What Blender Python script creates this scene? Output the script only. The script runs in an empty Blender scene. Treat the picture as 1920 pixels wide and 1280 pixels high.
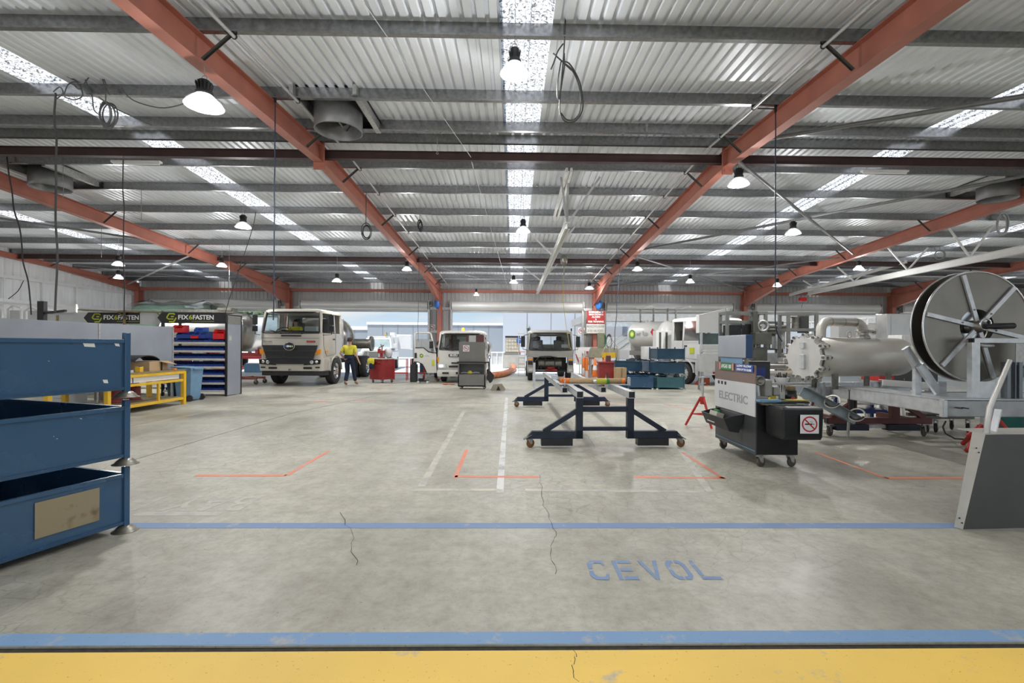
import bpy, math, random
from mathutils import Vector, Matrix
random.seed(7)
SC = bpy.context.scene
COL = SC.collection
PI = math.pi
def V(*a): return Vector(a)
# ---------------- camera ----------------
F_PX, PSI, ROLL, CX, CY, EYE = 907.0, 0.0172, 0.006, 978.0, 648.0, 1.5
_r0 = V(math.cos(PSI), -math.sin(PSI), 0); _u0 = V(0, 0, 1); FWD = V(math.sin(PSI), math.cos(PSI), 0)
CR = _r0*math.cos(ROLL) + _u0*math.sin(ROLL); CU = -_r0*math.sin(ROLL) + _u0*math.cos(ROLL)
cam = bpy.data.cameras.new('camera'); camo = bpy.data.objects.new('camera', cam); COL.objects.link(camo)
cam.sensor_width = 36.0; cam.lens = F_PX*36/1920
cam.shift_x = -(CX-960)/1920; cam.shift_y = (CY-640)/1920
cam.clip_start = 0.05; cam.clip_end = 500
m = Matrix.Identity(4)
for i in range(3):
    m[i][0] = CR[i]; m[i][1] = CU[i]; m[i][2] = -FWD[i]
m[2][3] = EYE
camo.matrix_world = m
SC.camera = camo
SC.view_settings.view_transform = 'Standard'; SC.view_settings.look = 'None'
SC.view_settings.exposure = 0.2; SC.view_settings.gamma = 1.0
# ---------------- sky, sun ----------------
W = bpy.data.worlds.new('sky'); SC.world = W; W.use_nodes = True
nt = W.node_tree; nt.nodes.clear()
def N(t, typ, **kw):
    n = t.nodes.new(typ)
    for k, v in kw.items(): setattr(n, k, v)
    return n
out = N(nt, 'ShaderNodeOutputWorld'); bg = N(nt, 'ShaderNodeBackground'); bg.inputs[1].default_value = 0.8
tc = N(nt, 'ShaderNodeTexCoord'); sep = N(nt, 'ShaderNodeSeparateXYZ'); nt.links.new(tc.outputs['Generated'], sep.inputs[0])
rmp = N(nt, 'ShaderNodeValToRGB'); nt.links.new(sep.outputs[2], rmp.inputs[0])
e = rmp.color_ramp.elements
e[0].position = 0.0; e[0].color = (0.86, 0.93, 0.98, 1)
e[1].position = 0.5; e[1].color = (0.33, 0.55, 0.88, 1)
x = e.new(0.07); x.color = (0.58, 0.78, 0.95, 1)
noi = N(nt, 'ShaderNodeTexNoise'); noi.inputs['Scale'].default_value = 3.4; noi.inputs['Detail'].default_value = 7
mp = N(nt, 'ShaderNodeMapping'); mp.inputs['Scale'].default_value = (1, 1, 4.5); mp.inputs['Location'].default_value = (0.35, 0.2, 0.1)
nt.links.new(tc.outputs['Generated'], mp.inputs[0]); nt.links.new(mp.outputs[0], noi.inputs['Vector'])
cr = N(nt, 'ShaderNodeValToRGB'); cr.color_ramp.elements[0].position = 0.50; cr.color_ramp.elements[1].position = 0.66
nt.links.new(noi.outputs[0], cr.inputs[0])
mx = N(nt, 'ShaderNodeMixRGB'); mx.inputs[2].default_value = (0.93, 0.95, 0.97, 1)
nt.links.new(cr.outputs[0], mx.inputs[0]); nt.links.new(rmp.outputs[0], mx.inputs[1])
nt.links.new(mx.outputs[0], bg.inputs[0]); nt.links.new(bg.outputs[0], out.inputs[0])
sd = bpy.data.lights.new('sun', 'SUN'); sd.energy = 5.5; sd.angle = 0.03; sd.color = (1, 0.97, 0.92)
so = bpy.data.objects.new('sun', sd); COL.objects.link(so)
so.rotation_euler = V(0.2, 0.28, -1.0).to_track_quat('-Z', 'Y').to_euler()
so.location = (0, -20, 30)
# pixel helpers used to read positions off the photograph (1920x1280 frame)
def ray(px, py): return FWD + CR*((px-CX)/F_PX) + CU*((CY-py)/F_PX)
def G(px, py, z=0.0):
    d = ray(px, py); t = (z-EYE)/d.z; return V(d.x*t, d.y*t, z)
def YP(px, py, y):
    d = ray(px, py); t = y/d.y; return V(d.x*t, y, EYE+d.z*t)
# ---------------- materials ----------------
MATS = {}
def smooth(pts, k=5):
    pts = [Vector(p) for p in pts]; out = []; n = len(pts)
    for i in range(n-1):
        a, b_, c_, d_ = pts[max(i-1, 0)], pts[i], pts[i+1], pts[min(i+2, n-1)]
        for j in range(k):
            t = j/k; out.append(0.5*((2*b_)+(c_-a)*t+(2*a-5*b_+4*c_-d_)*t*t+(3*b_-a-3*c_+d_)*t**3))
    return out+[pts[-1]]
def M(name, rgb, rough=0.5, metal=0.0, var=0.12, scale=6.0, bump=0.0, emit=None, alpha=None, trans=0.0, coat=0.0, rvar=0.0, spec=0.5, dirt=None):
    mt = bpy.data.materials.new(name); mt.use_nodes = True; t = mt.node_tree
    b = t.nodes['Principled BSDF']; b.inputs['Roughness'].default_value = rough; b.inputs['Metallic'].default_value = metal
    b.inputs['Specular IOR Level'].default_value = spec
    c = N(t, 'ShaderNodeTexCoord'); n = N(t, 'ShaderNodeTexNoise'); n.inputs['Scale'].default_value = scale; n.inputs['Detail'].default_value = 5
    t.links.new(c.outputs['Object'], n.inputs['Vector'])
    r = N(t, 'ShaderNodeValToRGB'); r.color_ramp.elements[0].position = 0.3; r.color_ramp.elements[1].position = 0.7
    d0 = dirt if dirt else tuple(v*(1-var) for v in rgb)
    r.color_ramp.elements[0].color = (*d0, 1); r.color_ramp.elements[1].color = (*[min(1, v*(1+var)) for v in rgb], 1)
    if dirt:
        r.color_ramp.elements[0].position = 0.28; r.color_ramp.elements[1].position = 0.42
    t.links.new(n.outputs[0], r.inputs[0]); t.links.new(r.outputs[0], b.inputs['Base Color'])
    if bump:
        bp = N(t, 'ShaderNodeBump'); bp.inputs['Strength'].default_value = bump; bp.inputs['Distance'].default_value = 0.02
        t.links.new(n.outputs[0], bp.inputs['Height']); t.links.new(bp.outputs[0], b.inputs['Normal'])
    if rvar:
        mr = N(t, 'ShaderNodeMapRange'); mr.inputs[3].default_value = max(0.05, rough-rvar); mr.inputs[4].default_value = min(1, rough+rvar)
        t.links.new(n.outputs[0], mr.inputs[0]); t.links.new(mr.outputs[0], b.inputs['Roughness'])
    if emit:
        b.inputs['Emission Color'].default_value = (*emit[0], 1); b.inputs['Emission Strength'].default_value = emit[1]
    if trans: b.inputs['Transmission Weight'].default_value = trans
    if alpha is not None: b.inputs['Alpha'].default_value = alpha
    if coat: b.inputs['Coat Weight'].default_value = coat
    MATS[name] = mt; return mt
def thin_glass(name, tint, amt=0.25):
    mt = bpy.data.materials.new(name); mt.use_nodes = True; t = mt.node_tree; t.nodes.clear()
    o = N(t, 'ShaderNodeOutputMaterial'); a = N(t, 'ShaderNodeBsdfTransparent'); a.inputs[0].default_value = (*tint, 1)
    g = N(t, 'ShaderNodeBsdfGlossy'); g.inputs['Roughness'].default_value = 0.04
    f = N(t, 'ShaderNodeFresnel'); f.inputs[0].default_value = 1.5
    ma = N(t, 'ShaderNodeMath', operation='MULTIPLY_ADD'); ma.inputs[1].default_value = 1.0; ma.inputs[2].default_value = amt*0.3
    x = N(t, 'ShaderNodeMixShader'); t.links.new(f.outputs[0], ma.inputs[0]); t.links.new(ma.outputs[0], x.inputs[0])
    t.links.new(a.outputs[0], x.inputs[1]); t.links.new(g.outputs[0], x.inputs[2]); t.links.new(x.outputs[0], o.inputs[0])
    MATS[name] = mt; return mt
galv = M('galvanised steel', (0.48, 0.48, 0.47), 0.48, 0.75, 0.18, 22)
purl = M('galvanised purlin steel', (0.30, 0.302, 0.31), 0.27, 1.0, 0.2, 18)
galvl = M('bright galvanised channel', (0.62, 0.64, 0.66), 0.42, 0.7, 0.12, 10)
sheet = M('zincalume roof sheet', (0.84, 0.87, 0.91), 0.45, 0.15, 0.06, 1.2)
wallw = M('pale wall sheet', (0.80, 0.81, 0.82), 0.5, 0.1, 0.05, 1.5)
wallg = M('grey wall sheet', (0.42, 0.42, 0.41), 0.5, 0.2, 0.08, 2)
reds = M('red oxide primer steel', (0.42, 0.15, 0.105), 0.55, 0, 0.1, 3)
bluec = M('blue stillage paint', (0.035, 0.10, 0.20), 0.26, 0.1, 0.05, 1.5, rvar=0.12, coat=0.4)
blued = M('dark blue stillage paint', (0.025, 0.07, 0.12), 0.38, 0.1, 0.2, 3)
steeld = M('bare worn steel', (0.24, 0.23, 0.20), 0.4, 0.8, 0.3, 14)
brass = M('worn brass plate', (0.36, 0.31, 0.21), 0.35, 0.6, 0.1, 7, dirt=(0.20, 0.13, 0.08))
yel = M('yellow bench paint', (0.78, 0.48, 0.03), 0.45, 0, 0.1, 5)
whitep = M('white paint', (0.78, 0.78, 0.76), 0.4, 0, 0.04, 4)
cream = M('cream truck paint', (0.52, 0.49, 0.43), 0.28, 0, 0.03, 2, coat=0.4)
creamd = M('white truck paint', (0.60, 0.59, 0.55), 0.3, 0, 0.03, 2, coat=0.4)
black = M('black paint', (0.012, 0.012, 0.014), 0.38, 0, 0.3, 8)
blackm = M('black plastic', (0.02, 0.02, 0.022), 0.5, 0, 0.2, 8)
navys = M('navy black steel', (0.012, 0.018, 0.035), 0.4, 0.1, 0.3, 8)
rubber = M('tyre rubber', (0.03, 0.03, 0.032), 0.75, 0, 0.2, 20, bump=0.3)
grout = M('caster rubber', (0.10, 0.085, 0.07), 0.6, 0, 0.2, 20)
chrome = M('polished steel', (0.72, 0.72, 0.72), 0.2, 1, 0.08, 8)
reelst = M('dull reel stainless', (0.25, 0.235, 0.21), 0.36, 0.9, 0.12, 2.5, rvar=0.06)
stainl = M('brushed stainless', (0.50, 0.49, 0.47), 0.3, 1.0, 0.1, 2.5, rvar=0.08)
vess = M('bead blasted stainless', (0.62, 0.60, 0.55), 0.42, 0.55, 0.08, 2.2)
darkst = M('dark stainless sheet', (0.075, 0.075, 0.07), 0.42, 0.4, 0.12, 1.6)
maroon = M('maroon trolley paint', (0.12, 0.035, 0.035), 0.45, 0, 0.15, 5)
redp = M('red paint', (0.48, 0.03, 0.025), 0.4, 0, 0.12, 6)
redd = M('dark red paint', (0.26, 0.025, 0.025), 0.4, 0, 0.12, 6)
orangep = M('orange plastic', (0.80, 0.20, 0.03), 0.45, 0, 0.08, 6)
carton = M('brown cardboard', (0.46, 0.32, 0.18), 0.85, 0, 0.08, 5)
amber = M('amber lens', (0.85, 0.30, 0.02), 0.2, 0, 0.05, 6)
greyp = M('blue grey painted sheet', (0.30, 0.33, 0.38), 0.42, 0.1, 0.08, 1.6)
greyc = M('grey painted cabinet', (0.20, 0.195, 0.18), 0.45, 0, 0.06, 3)
greyl = M('light grey paint', (0.55, 0.56, 0.56), 0.45, 0, 0.05, 3)
blueb = M('blue plastic bin', (0.008, 0.042, 0.24), 0.4, 0, 0.1, 6)
bluel = M('light blue plastic', (0.16, 0.30, 0.45), 0.5, 0, 0.08, 5)
redb = M('red plastic bin', (0.60, 0.012, 0.015), 0.4, 0, 0.1, 6)
hivis = M('yellow hi vis cloth', (0.62, 0.56, 0.05), 0.85, 0, 0.12, 9, bump=0.4)
navyc = M('navy work cloth', (0.012, 0.02, 0.045), 0.9, 0, 0.2, 9, bump=0.4)
skin = M('skin', (0.50, 0.30, 0.21), 0.55, 0, 0.05, 9)
hair = M('dark hair', (0.03, 0.02, 0.015), 0.8, 0, 0.2, 30)
boot = M('tan boot leather', (0.28, 0.17, 0.08), 0.7, 0, 0.2, 12)
inkb = M('black ink', (0.01, 0.01, 0.01), 0.5, 0, 0.0)
inkr = M('red ink', (0.50, 0.02, 0.02), 0.5, 0, 0.0)
inkw = M('white ink', (0.85, 0.85, 0.85), 0.5, 0, 0.0)
inky = M('lime ink', (0.50, 0.55, 0.03), 0.5, 0, 0.0)
inkg = M('grey ink', (0.33, 0.34, 0.36), 0.5, 0, 0.0)
inkgr = M('green ink', (0.03, 0.22, 0.05), 0.5, 0, 0.0)
inkbl = M('blue ink', (0.03, 0.10, 0.42), 0.5, 0, 0.0)
brown = M('brown panel', (0.21, 0.15, 0.13), 0.5, 0, 0.08, 3)
greenb = M('dark green plastic', (0.015, 0.10, 0.09), 0.4, 0, 0.1, 4)
wood = M('olive brown timber', (0.26, 0.20, 0.10), 0.7, 0, 0.2, 10)
glassw = thin_glass('windscreen glass', (0.78, 0.85, 0.85))
glassc = thin_glass('clear glass', (0.9, 0.93, 0.93))
lamp_e = M('lit lamp lens', (1, 1, 1), 0.4, 0, 0.0, emit=((1, 0.98, 0.95), 14))
head_e = M('lit headlamp lens', (1, 1, 1), 0.4, 0, 0.0, emit=((1, 1, 1), 3.5))
beac_e = M('lit amber beacon', (1, 0.5, 0.05), 0.3, 0, 0.0, emit=((1, 0.42, 0.03), 1.6))
tube_e = M('lit tube lamp', (1, 1, 1), 0.4, 0, 0.0, emit=((1, 1, 1), 1.6))
tubeoff = M('white tube lamp', (0.85, 0.85, 0.85), 0.3, 0, 0.0)
cable = M('dark cable', (0.03, 0.03, 0.032), 0.6, 0, 0.1)
cableg = M('grey cable', (0.22, 0.22, 0.22), 0.6, 0, 0.1)
# ---------------- mesh builder ----------------
def frame_of(d):
    d = d.normalized(); a = V(0, 0, 1) if abs(d.z) < 0.95 else V(1, 0, 0)
    s = d.cross(a).normalized(); return s, s.cross(d).normalized() if False else d.cross(s).normalized()*-1
class MB:
    def __init__(s): s.v = []; s.f = []; s.sm = []
    def add(s, vs, fs, smooth=False):
        o = len(s.v); s.v += [tuple(p) for p in vs]; s.f += [tuple(i+o for i in f) for f in fs]; s.sm += [smooth]*len(fs); return s
    def box(s, c, d, rz=0.0, rx=0.0, ry=0.0, taper=1.0):
        c = Vector(c); h = Vector(d)/2
        R = Matrix.Rotation(rz, 3, 'Z') @ Matrix.Rotation(ry, 3, 'Y') @ Matrix.Rotation(rx, 3, 'X')
        vs = []
        for z in (-1, 1):
            k = taper if z < 0 else 1.0
            for a, b in ((-1, -1), (1, -1), (1, 1), (-1, 1)): vs.append(c + R @ V(a*h.x*k, b*h.y*k, z*h.z))
        return s.add(vs, [(3, 2, 1, 0), (4, 5, 6, 7), (0, 1, 5, 4), (1, 2, 6, 5), (2, 3, 7, 6), (3, 0, 4, 7)])
    def bar(s, p, q, w, h, up=None):
        p = Vector(p); q = Vector(q); d = (q-p).normalized(); u = Vector(up) if up else (V(0, 0, 1) if abs(d.z) < 0.95 else V(0, 1, 0))
        a = d.cross(u).normalized(); b = a.cross(d).normalized(); vs = []
        for e_ in (p, q):
            for i, j in ((-1, -1), (1, -1), (1, 1), (-1, 1)): vs.append(e_ + a*(i*w/2) + b*(j*h/2))
        return s.add(vs, [(0, 1, 2, 3), (7, 6, 5, 4), (4, 5, 1, 0), (5, 6, 2, 1), (6, 7, 3, 2), (7, 4, 0, 3)])
    def tube(s, pts, r, n=8, closed=False, caps=True):
        pts = [Vector(p) for p in pts]; k = len(pts); rs = r if isinstance(r, (list, tuple)) else [r]*k
        a = None; vs = []
        for i, p in enumerate(pts):
            if closed: d = pts[(i+1) % k]-pts[i-1]
            else: d = pts[min(i+1, k-1)]-pts[max(i-1, 0)]
            d.normalize()
            if a is None:
                u = V(0, 0, 1) if abs(d.z) < 0.9 else V(1, 0, 0); a = d.cross(u).normalized()
            else: a = (a - d*a.dot(d)).normalized()
            b = d.cross(a)
            for j in range(n):
                t = 2*PI*j/n; vs.append(p + a*(math.cos(t)*rs[i]) + b*(math.sin(t)*rs[i]))
        fs = []
        for i in range(k if closed else k-1):
            i2 = (i+1) % k
            for j in range(n): j2 = (j+1) % n; fs.append((i*n+j, i*n+j2, i2*n+j2, i2*n+j))
        s.add(vs, fs, True)
        if caps and not closed:
            s.add(vs[:n], [tuple(range(n))[::-1]]); s.add(vs[-n:], [tuple(range(n))])
        return s
    def cyl(s, p, q, r, r2=None, n=20, caps=True): return s.tube([p, q], [r, r if r2 is None else r2], n, caps=caps)
    def lathe(s, prof, o=(0, 0, 0), ax=(0, 0, 1), n=28, smooth=True):
        o = Vector(o); ax = Vector(ax).normalized(); u = V(0, 0, 1) if abs(ax.z) < 0.9 else V(1, 0, 0)
        a = ax.cross(u).normalized(); b = ax.cross(a); vs = []; k = len(prof)
        for r, z in prof:
            for j in range(n):
                t = 2*PI*j/n; vs.append(o + ax*z + a*(r*math.cos(t)) + b*(r*math.sin(t)))
        fs = [(i*n+j, i*n+(j+1) % n, (i+1)*n+(j+1) % n, (i+1)*n+j) for i in range(k-1) for j in range(n)]
        return s.add(vs, fs, smooth)
    def prism(s, poly, o, u, v, t):
        # polygon in the u,v plane, thickness t along u x v
        o = Vector(o); u = Vector(u); v = Vector(v); w = u.cross(v).normalized()*t; n = len(poly)
        vs = [o+u*a+v*b for a, b in poly]; vs += [p+w for p in vs]
        fs = [tuple(range(n))[::-1], tuple(range(n, 2*n))] + [(i, (i+1) % n, n+(i+1) % n, n+i) for i in range(n)]
        return s.add(vs, fs)
    def loft(s, rings, caps=True, smooth=True, closed=True):
        n = len(rings[0]); vs = [p for r in rings for p in r]; fs = []
        for i in range(len(rings)-1):
            for j in range(n if closed else n-1): fs.append((i*n+j, i*n+(j+1) % n, (i+1)*n+(j+1) % n, (i+1)*n+j))
        s.add(vs, fs, smooth)
        if caps and closed: s.add(rings[0], [tuple(range(n))[::-1]]); s.add(rings[-1], [tuple(range(n))])
        return s
    def torus(s, c, R, r, ax=(0, 1, 0), n=28, m=8, a0=0, a1=2*PI):
        c = Vector(c); ax = Vector(ax).normalized(); u = V(0, 0, 1) if abs(ax.z) < 0.9 else V(1, 0, 0)
        a = ax.cross(u).normalized(); b = ax.cross(a); full = abs(a1-a0-2*PI) < 1e-6
        pts = [c + a*(R*math.cos(a0+(a1-a0)*i/n)) + b*(R*math.sin(a0+(a1-a0)*i/n)) for i in range(n if full else n+1)]
        return s.tube(pts, r, m, closed=full)
    def build(s, name, mat, parent=None, bev=0.0, sub=0):
        me = bpy.data.meshes.new(name); me.from_pydata(s.v, [], s.f); me.validate(clean_customdata=False)
        if len(me.polygons) == len(s.sm): me.polygons.foreach_set('use_smooth', s.sm)
        me.update(); me.materials.append(mat)
        o = bpy.data.objects.new(name, me); COL.objects.link(o)
        if parent: o.parent = parent
        if bev:
            b = o.modifiers.new('bevel', 'BEVEL'); b.width = bev; b.segments = 2; b.limit_method = 'ANGLE'; b.angle_limit = 0.7
        return o
def T(name, label, cat, loc=(0, 0, 0), rz=0.0, group=None):
    o = bpy.data.objects.new(name, None); COL.objects.link(o); o.location = loc; o.rotation_euler = (0, 0, rz)
    o.empty_display_size = 0.1
    o['label'] = label; o['category'] = cat
    if group: o['group'] = group
    return o
def tag(o, label, cat, group=None, kind=None):
    o['label'] = label; o['category'] = cat
    if group: o['group'] = group
    if kind: o['kind'] = kind
    return o
def S(name, mb, mat, label=None, parent=None):
    o = mb.build(name, mat, parent)
    if not parent: o['kind'] = 'structure'
    if label: o['label'] = label
    return o
def copy_tree(o, parent=None):
    c = o.copy(); COL.objects.link(c)
    if parent: c.parent = parent
    for ch in list(o.children): copy_tree(ch, c)
    return c
def relabel(o, label, group=None):
    o['label'] = label
    if group: o['group'] = group
    return o
FONT = None
def text(name, s_, size, mat, parent, o, u, v, depth=0.002, ext=1.0, bold=0.0, align='CENTER', shear=0.0, width=None):
    """lettering mesh; o = anchor, u = reading direction, v = up direction"""
    cu = bpy.data.curves.new('t', 'FONT'); cu.body = s_; cu.size = size; cu.extrude = depth/2; cu.align_x = align; cu.align_y = 'CENTER'
    cu.offset = bold; cu.shear = shear; cu.resolution_u = 3
    to = bpy.data.objects.new('t', cu); COL.objects.link(to)
    dg = bpy.context.evaluated_depsgraph_get(); me = bpy.data.meshes.new_from_object(to.evaluated_get(dg))
    bpy.data.objects.remove(to); bpy.data.curves.remove(cu)
    u = Vector(u).normalized(); v = Vector(v).normalized(); w = u.cross(v)
    xs = [q.co.x for q in me.vertices]
    if width and xs: ext = width/(max(xs)-min(xs))
    mm = Matrix(((u.x*ext, v.x, w.x, o[0]), (u.y*ext, v.y, w.y, o[1]), (u.z*ext, v.z, w.z, o[2]), (0, 0, 0, 1)))
    me.transform(mm); me.materials.clear(); me.materials.append(mat); me.name = name
    ob = bpy.data.objects.new(name, me); COL.objects.link(ob)
    if parent: ob.parent = parent
    return ob
# ---------------- the building ----------------
FX = [-19.0, -11.45, -3.78, 4.18, 11.95, 19.7, 27.4]
Y0, YR, YW = -6.2, 9.43, 25.0
XL, XR_ = -19.25, 33.0
def zp(y): return 5.36 - 0.052*abs(y-YR)      # underside of the purlins
# floor
fl = bpy.data.materials.new('worn concrete'); fl.use_nodes = True; t = fl.node_tree; b = t.nodes['Principled BSDF']
c = N(t, 'ShaderNodeTexCoord')
def noise(sc, det=6, rough=0.6, vec=None):
    n = N(t, 'ShaderNodeTexNoise'); n.inputs['Scale'].default_value = sc; n.inputs['Detail'].default_value = det; n.inputs['Roughness'].default_value = rough
    t.links.new(vec or c.outputs['Object'], n.inputs['Vector']); return n
def ramp(src, p0, c0, p1, c1):
    r = N(t, 'ShaderNodeValToRGB'); r.color_ramp.elements[0].position = p0; r.color_ramp.elements[1].position = p1
    r.color_ramp.elements[0].color = (*c0, 1); r.color_ramp.elements[1].color = (*c1, 1); t.links.new(src, r.inputs[0]); return r
def mixc(a, b_, fac, mode='MIX', f=None):
    x = N(t, 'ShaderNodeMixRGB', blend_type=mode); t.links.new(a, x.inputs[1])
    t.links.new(b_, x.inputs[2])
    if f is None: x.inputs[0].default_value = fac
    else: t.links.new(f, x.inputs[0])
    return x
n1 = noise(0.55, 8, 0.62); n2 = noise(3.5, 9, 0.7); n3 = noise(38, 4, 0.7); n4 = noise(0.16, 4, 0.5)
base = ramp(n1.outputs[0], 0.32, (0.36, 0.345, 0.295), 0.66, (0.53, 0.52, 0.445))
r2 = ramp(n2.outputs[0], 0.3, (0.56, 0.54, 0.50), 0.60, (1, 1, 1)); m1 = mixc(base.outputs[0], r2.outputs[0], 0.55, 'MULTIPLY')
mpx = N(t, 'ShaderNodeMapping'); mpx.inputs['Scale'].default_value = (2.2, 0.35, 1); t.links.new(c.outputs['Object'], mpx.inputs[0])
n5 = noise(2.2, 6, 0.65, mpx.outputs[0]); r5 = ramp(n5.outputs[0], 0.40, (0.80, 0.79, 0.77), 0.58, (1, 1, 1)); m1a = mixc(m1.outputs[0], r5.outputs[0], 0.35, 'MULTIPLY')
n6 = noise(13, 7, 0.75); r6 = ramp(n6.outputs[0], 0.36, (0.66, 0.64, 0.6), 0.56, (1, 1, 1)); m1b = mixc(m1a.outputs[0], r6.outputs[0], 0.55, 'MULTIPLY')
r3 = ramp(n3.outputs[0], 0.30, (0.35, 0.33, 0.3), 0.37, (1, 1, 1)); m2 = mixc(m1b.outputs[0], r3.outputs[0], 0.7, 'MULTIPLY')
vo = N(t, 'ShaderNodeTexVoronoi', feature='DISTANCE_TO_EDGE'); vo.inputs['Scale'].default_value = 5.5
wv = noise(5, 3, 0.6); wm = N(t, 'ShaderNodeMixRGB'); wm.inputs[0].default_value = 0.07; t.links.new(c.outputs['Object'], wm.inputs[1]); t.links.new(wv.outputs['Color'], wm.inputs[2])
t.links.new(wm.outputs[0], vo.inputs['Vector'])
rc = ramp(vo.outputs[0], 0.0, (0.42, 0.40, 0.36), 0.03, (1, 1, 1))
rmk = ramp(n4.outputs[0], 0.44, (0, 0, 0), 0.60, (0.75, 0.75, 0.75)); m3 = mixc(m2.outputs[0], rc.outputs[0], 0.4, 'MULTIPLY', f=rmk.outputs[0])
t.links.new(m3.outputs[0], b.inputs['Base Color'])
mr = N(t, 'ShaderNodeMapRange'); mr.inputs[1].default_value = 0.35; mr.inputs[2].default_value = 0.65; mr.inputs[3].default_value = 0.30; mr.inputs[4].default_value = 0.66
t.links.new(n1.outputs[0], mr.inputs[0]); t.links.new(mr.outputs[0], b.inputs['Roughness'])
bp = N(t, 'ShaderNodeBump'); bp.inputs['Strength'].default_value = 0.25; bp.inputs['Distance'].default_value = 0.01
t.links.new(n2.outputs[0], bp.inputs['Height']); t.links.new(bp.outputs[0], b.inputs['Normal'])
floor = S('floor', MB().add([(XL, 2.43, 0), (XR_, 2.43, 0), (XR_, YW+0.2, 0), (XL, YW+0.2, 0), (XL, 2.43, -0.2), (XR_, 2.43, -0.2)], [(0, 1, 2, 3), (0, 4, 5, 1)]), fl, 'worn grey concrete workshop floor')
# threshold slab in front of the camera and the ground outside
def worn(name, rgb, amt, sc):
    mt = bpy.data.materials.new(name); mt.use_nodes = True; global t, c; t = mt.node_tree; c = N(t, 'ShaderNodeTexCoord'); bb = t.nodes['Principled BSDF']
    na = noise(sc, 9, 0.72); ra = ramp(na.outputs[0], amt-0.06, (0.42, 0.41, 0.37), amt+0.05, rgb)
    nb = noise(45, 3, 0.7); rb = ramp(nb.outputs[0], 0.28, (0.4, 0.38, 0.34), 0.36, (1, 1, 1)); mm = mixc(ra.outputs[0], rb.outputs[0], 0.7, 'MULTIPLY')
    nd = noise(1.1, 3, 0.5); rd = ramp(nd.outputs[0], 0.35, (1, 1, 1), 0.7, (0.86, 0.88, 0.95)); m4 = mixc(mm.outputs[0], rd.outputs[0], 1, 'MULTIPLY')
    t.links.new(m4.outputs[0], bb.inputs['Base Color']); bb.inputs['Roughness'].default_value = 0.6
    MATS[name] = mt; return mt
yfl = worn('worn yellow floor paint', (0.90, 0.60, 0.12), 0.36, 3.0)
blfl = worn('worn blue floor paint', (0.19, 0.33, 0.53), 0.40, 4.0)
blf2 = worn('faded blue floor paint', (0.19, 0.28, 0.45), 0.37, 5.0)
orfl = worn('worn orange floor paint', (0.75, 0.26, 0.16), 0.42, 5.0)
whfl = worn('faded white floor paint', (0.66, 0.66, 0.63), 0.47, 4.0)
crfl = worn('faint cream floor paint', (0.55, 0.53, 0.44), 0.48, 4.0)
dark = M('dark joint filler', (0.035, 0.032, 0.025), 0.9, 0, 0.4, 30)
S('floor', MB().add([(XL, -14, -0.002), (XR_, -14, -0.002), (XR_, 2.385, -0.002), (XL, 2.385, -0.002)], [(0, 1, 2, 3)]), fl, 'concrete threshold slab in front of the workshop')
def on_floor(name, pts, mat, z=0.0015, label=None):
    mb = MB(); n = len(pts); vs = [(p[0], p[1], z) for p in pts] + [(p[0], p[1], z-0.0012) for p in pts]
    mb.add(vs, [tuple(range(n))] + [(i, n+i, n+(i+1) % n, (i+1) % n) for i in range(n)])
    o = mb.build(name, mat, floor)
    if label: o['label'] = label
    return o
def stripe(name, p, q, w, mat, z=0.0015, label=None):
    p = Vector(p[:2]); q = Vector(q[:2]); d = (q-p).normalized(); s = V(-d.y, d.x)*(w/2)
    s = Vector((-d.y*w/2, d.x*w/2))
    return on_floor(name, [p-s, q-s, q+s, p+s], mat, z, label)
on_floor('painted_line', [(XL, 1.6), (XR_, 1.6), (XR_, 2.38), (XL, 2.38)], yfl, label='broad worn yellow painted threshold band')
S('trim_1', MB().box((7, 2.4075, -0.04), (52, 0.045, 0.06)), dark, 'dark gritty joint between yellow and blue bands')
on_floor('painted_line', [(XL, 2.435), (XR_, 2.435), (XR_, 2.537), (XL, 2.537)], blfl, label='blue painted band beside the yellow threshold')
stripe('painted_line', (XL, 4.06), (XR_, 3.99), 0.115, blf2, label='thin blue line across the floor')
stripe('painted_line', G(937, 925), G(950, 745), 0.075, whfl, label='faded white line down the bay')
for a, b_ in (((870, 770), (790, 912)), ((1240, 790), (1330, 922)), ((985, 918), (1325, 922)), ((770, 918), (935, 918))):
    stripe('painted_line', G(*a), G(*b_), 0.08, crfl, 0.0012, label='ghost of an old cream line')
for a, b_ in (((367, 891), (536, 891)), ((536, 892), (617, 845)), ((853, 893), (1010, 894)), ((853, 896), (875, 843)), ((1191, 894), (1360, 896)), ((1356, 897), (1280, 848)), ((1660, 896), (1815, 896)), ((1666, 898), (1530, 848)), ((590, 753), (700, 750)), ((1100, 753), (1230, 757)), ((1245, 757), (1330, 775))):
    stripe('painted_line', G(*a), G(*b_), 0.075 if abs(a[1]-b_[1]) < 4 else 0.05, orfl, 0.002, label='worn orange marking')
for a, b_ in (((250, 862), (545, 775)), ((545, 775), (770, 728)), ((480, 752), (960, 757)), ((960, 757), (1400, 762))):
    stripe('saw_cut', G(*a), G(*b_), 0.012, dark, 0.001)
for a, b_ in (((250, 800), (430, 763)), ((430, 763), (640, 745)), ((440, 748), (520, 742))):
    stripe('painted_line', G(*a), G(*b_), 0.05, M('faint yellow', (0.55, 0.5, 0.33), 0.6, 0, 0.1, 6), 0.0011)
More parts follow.
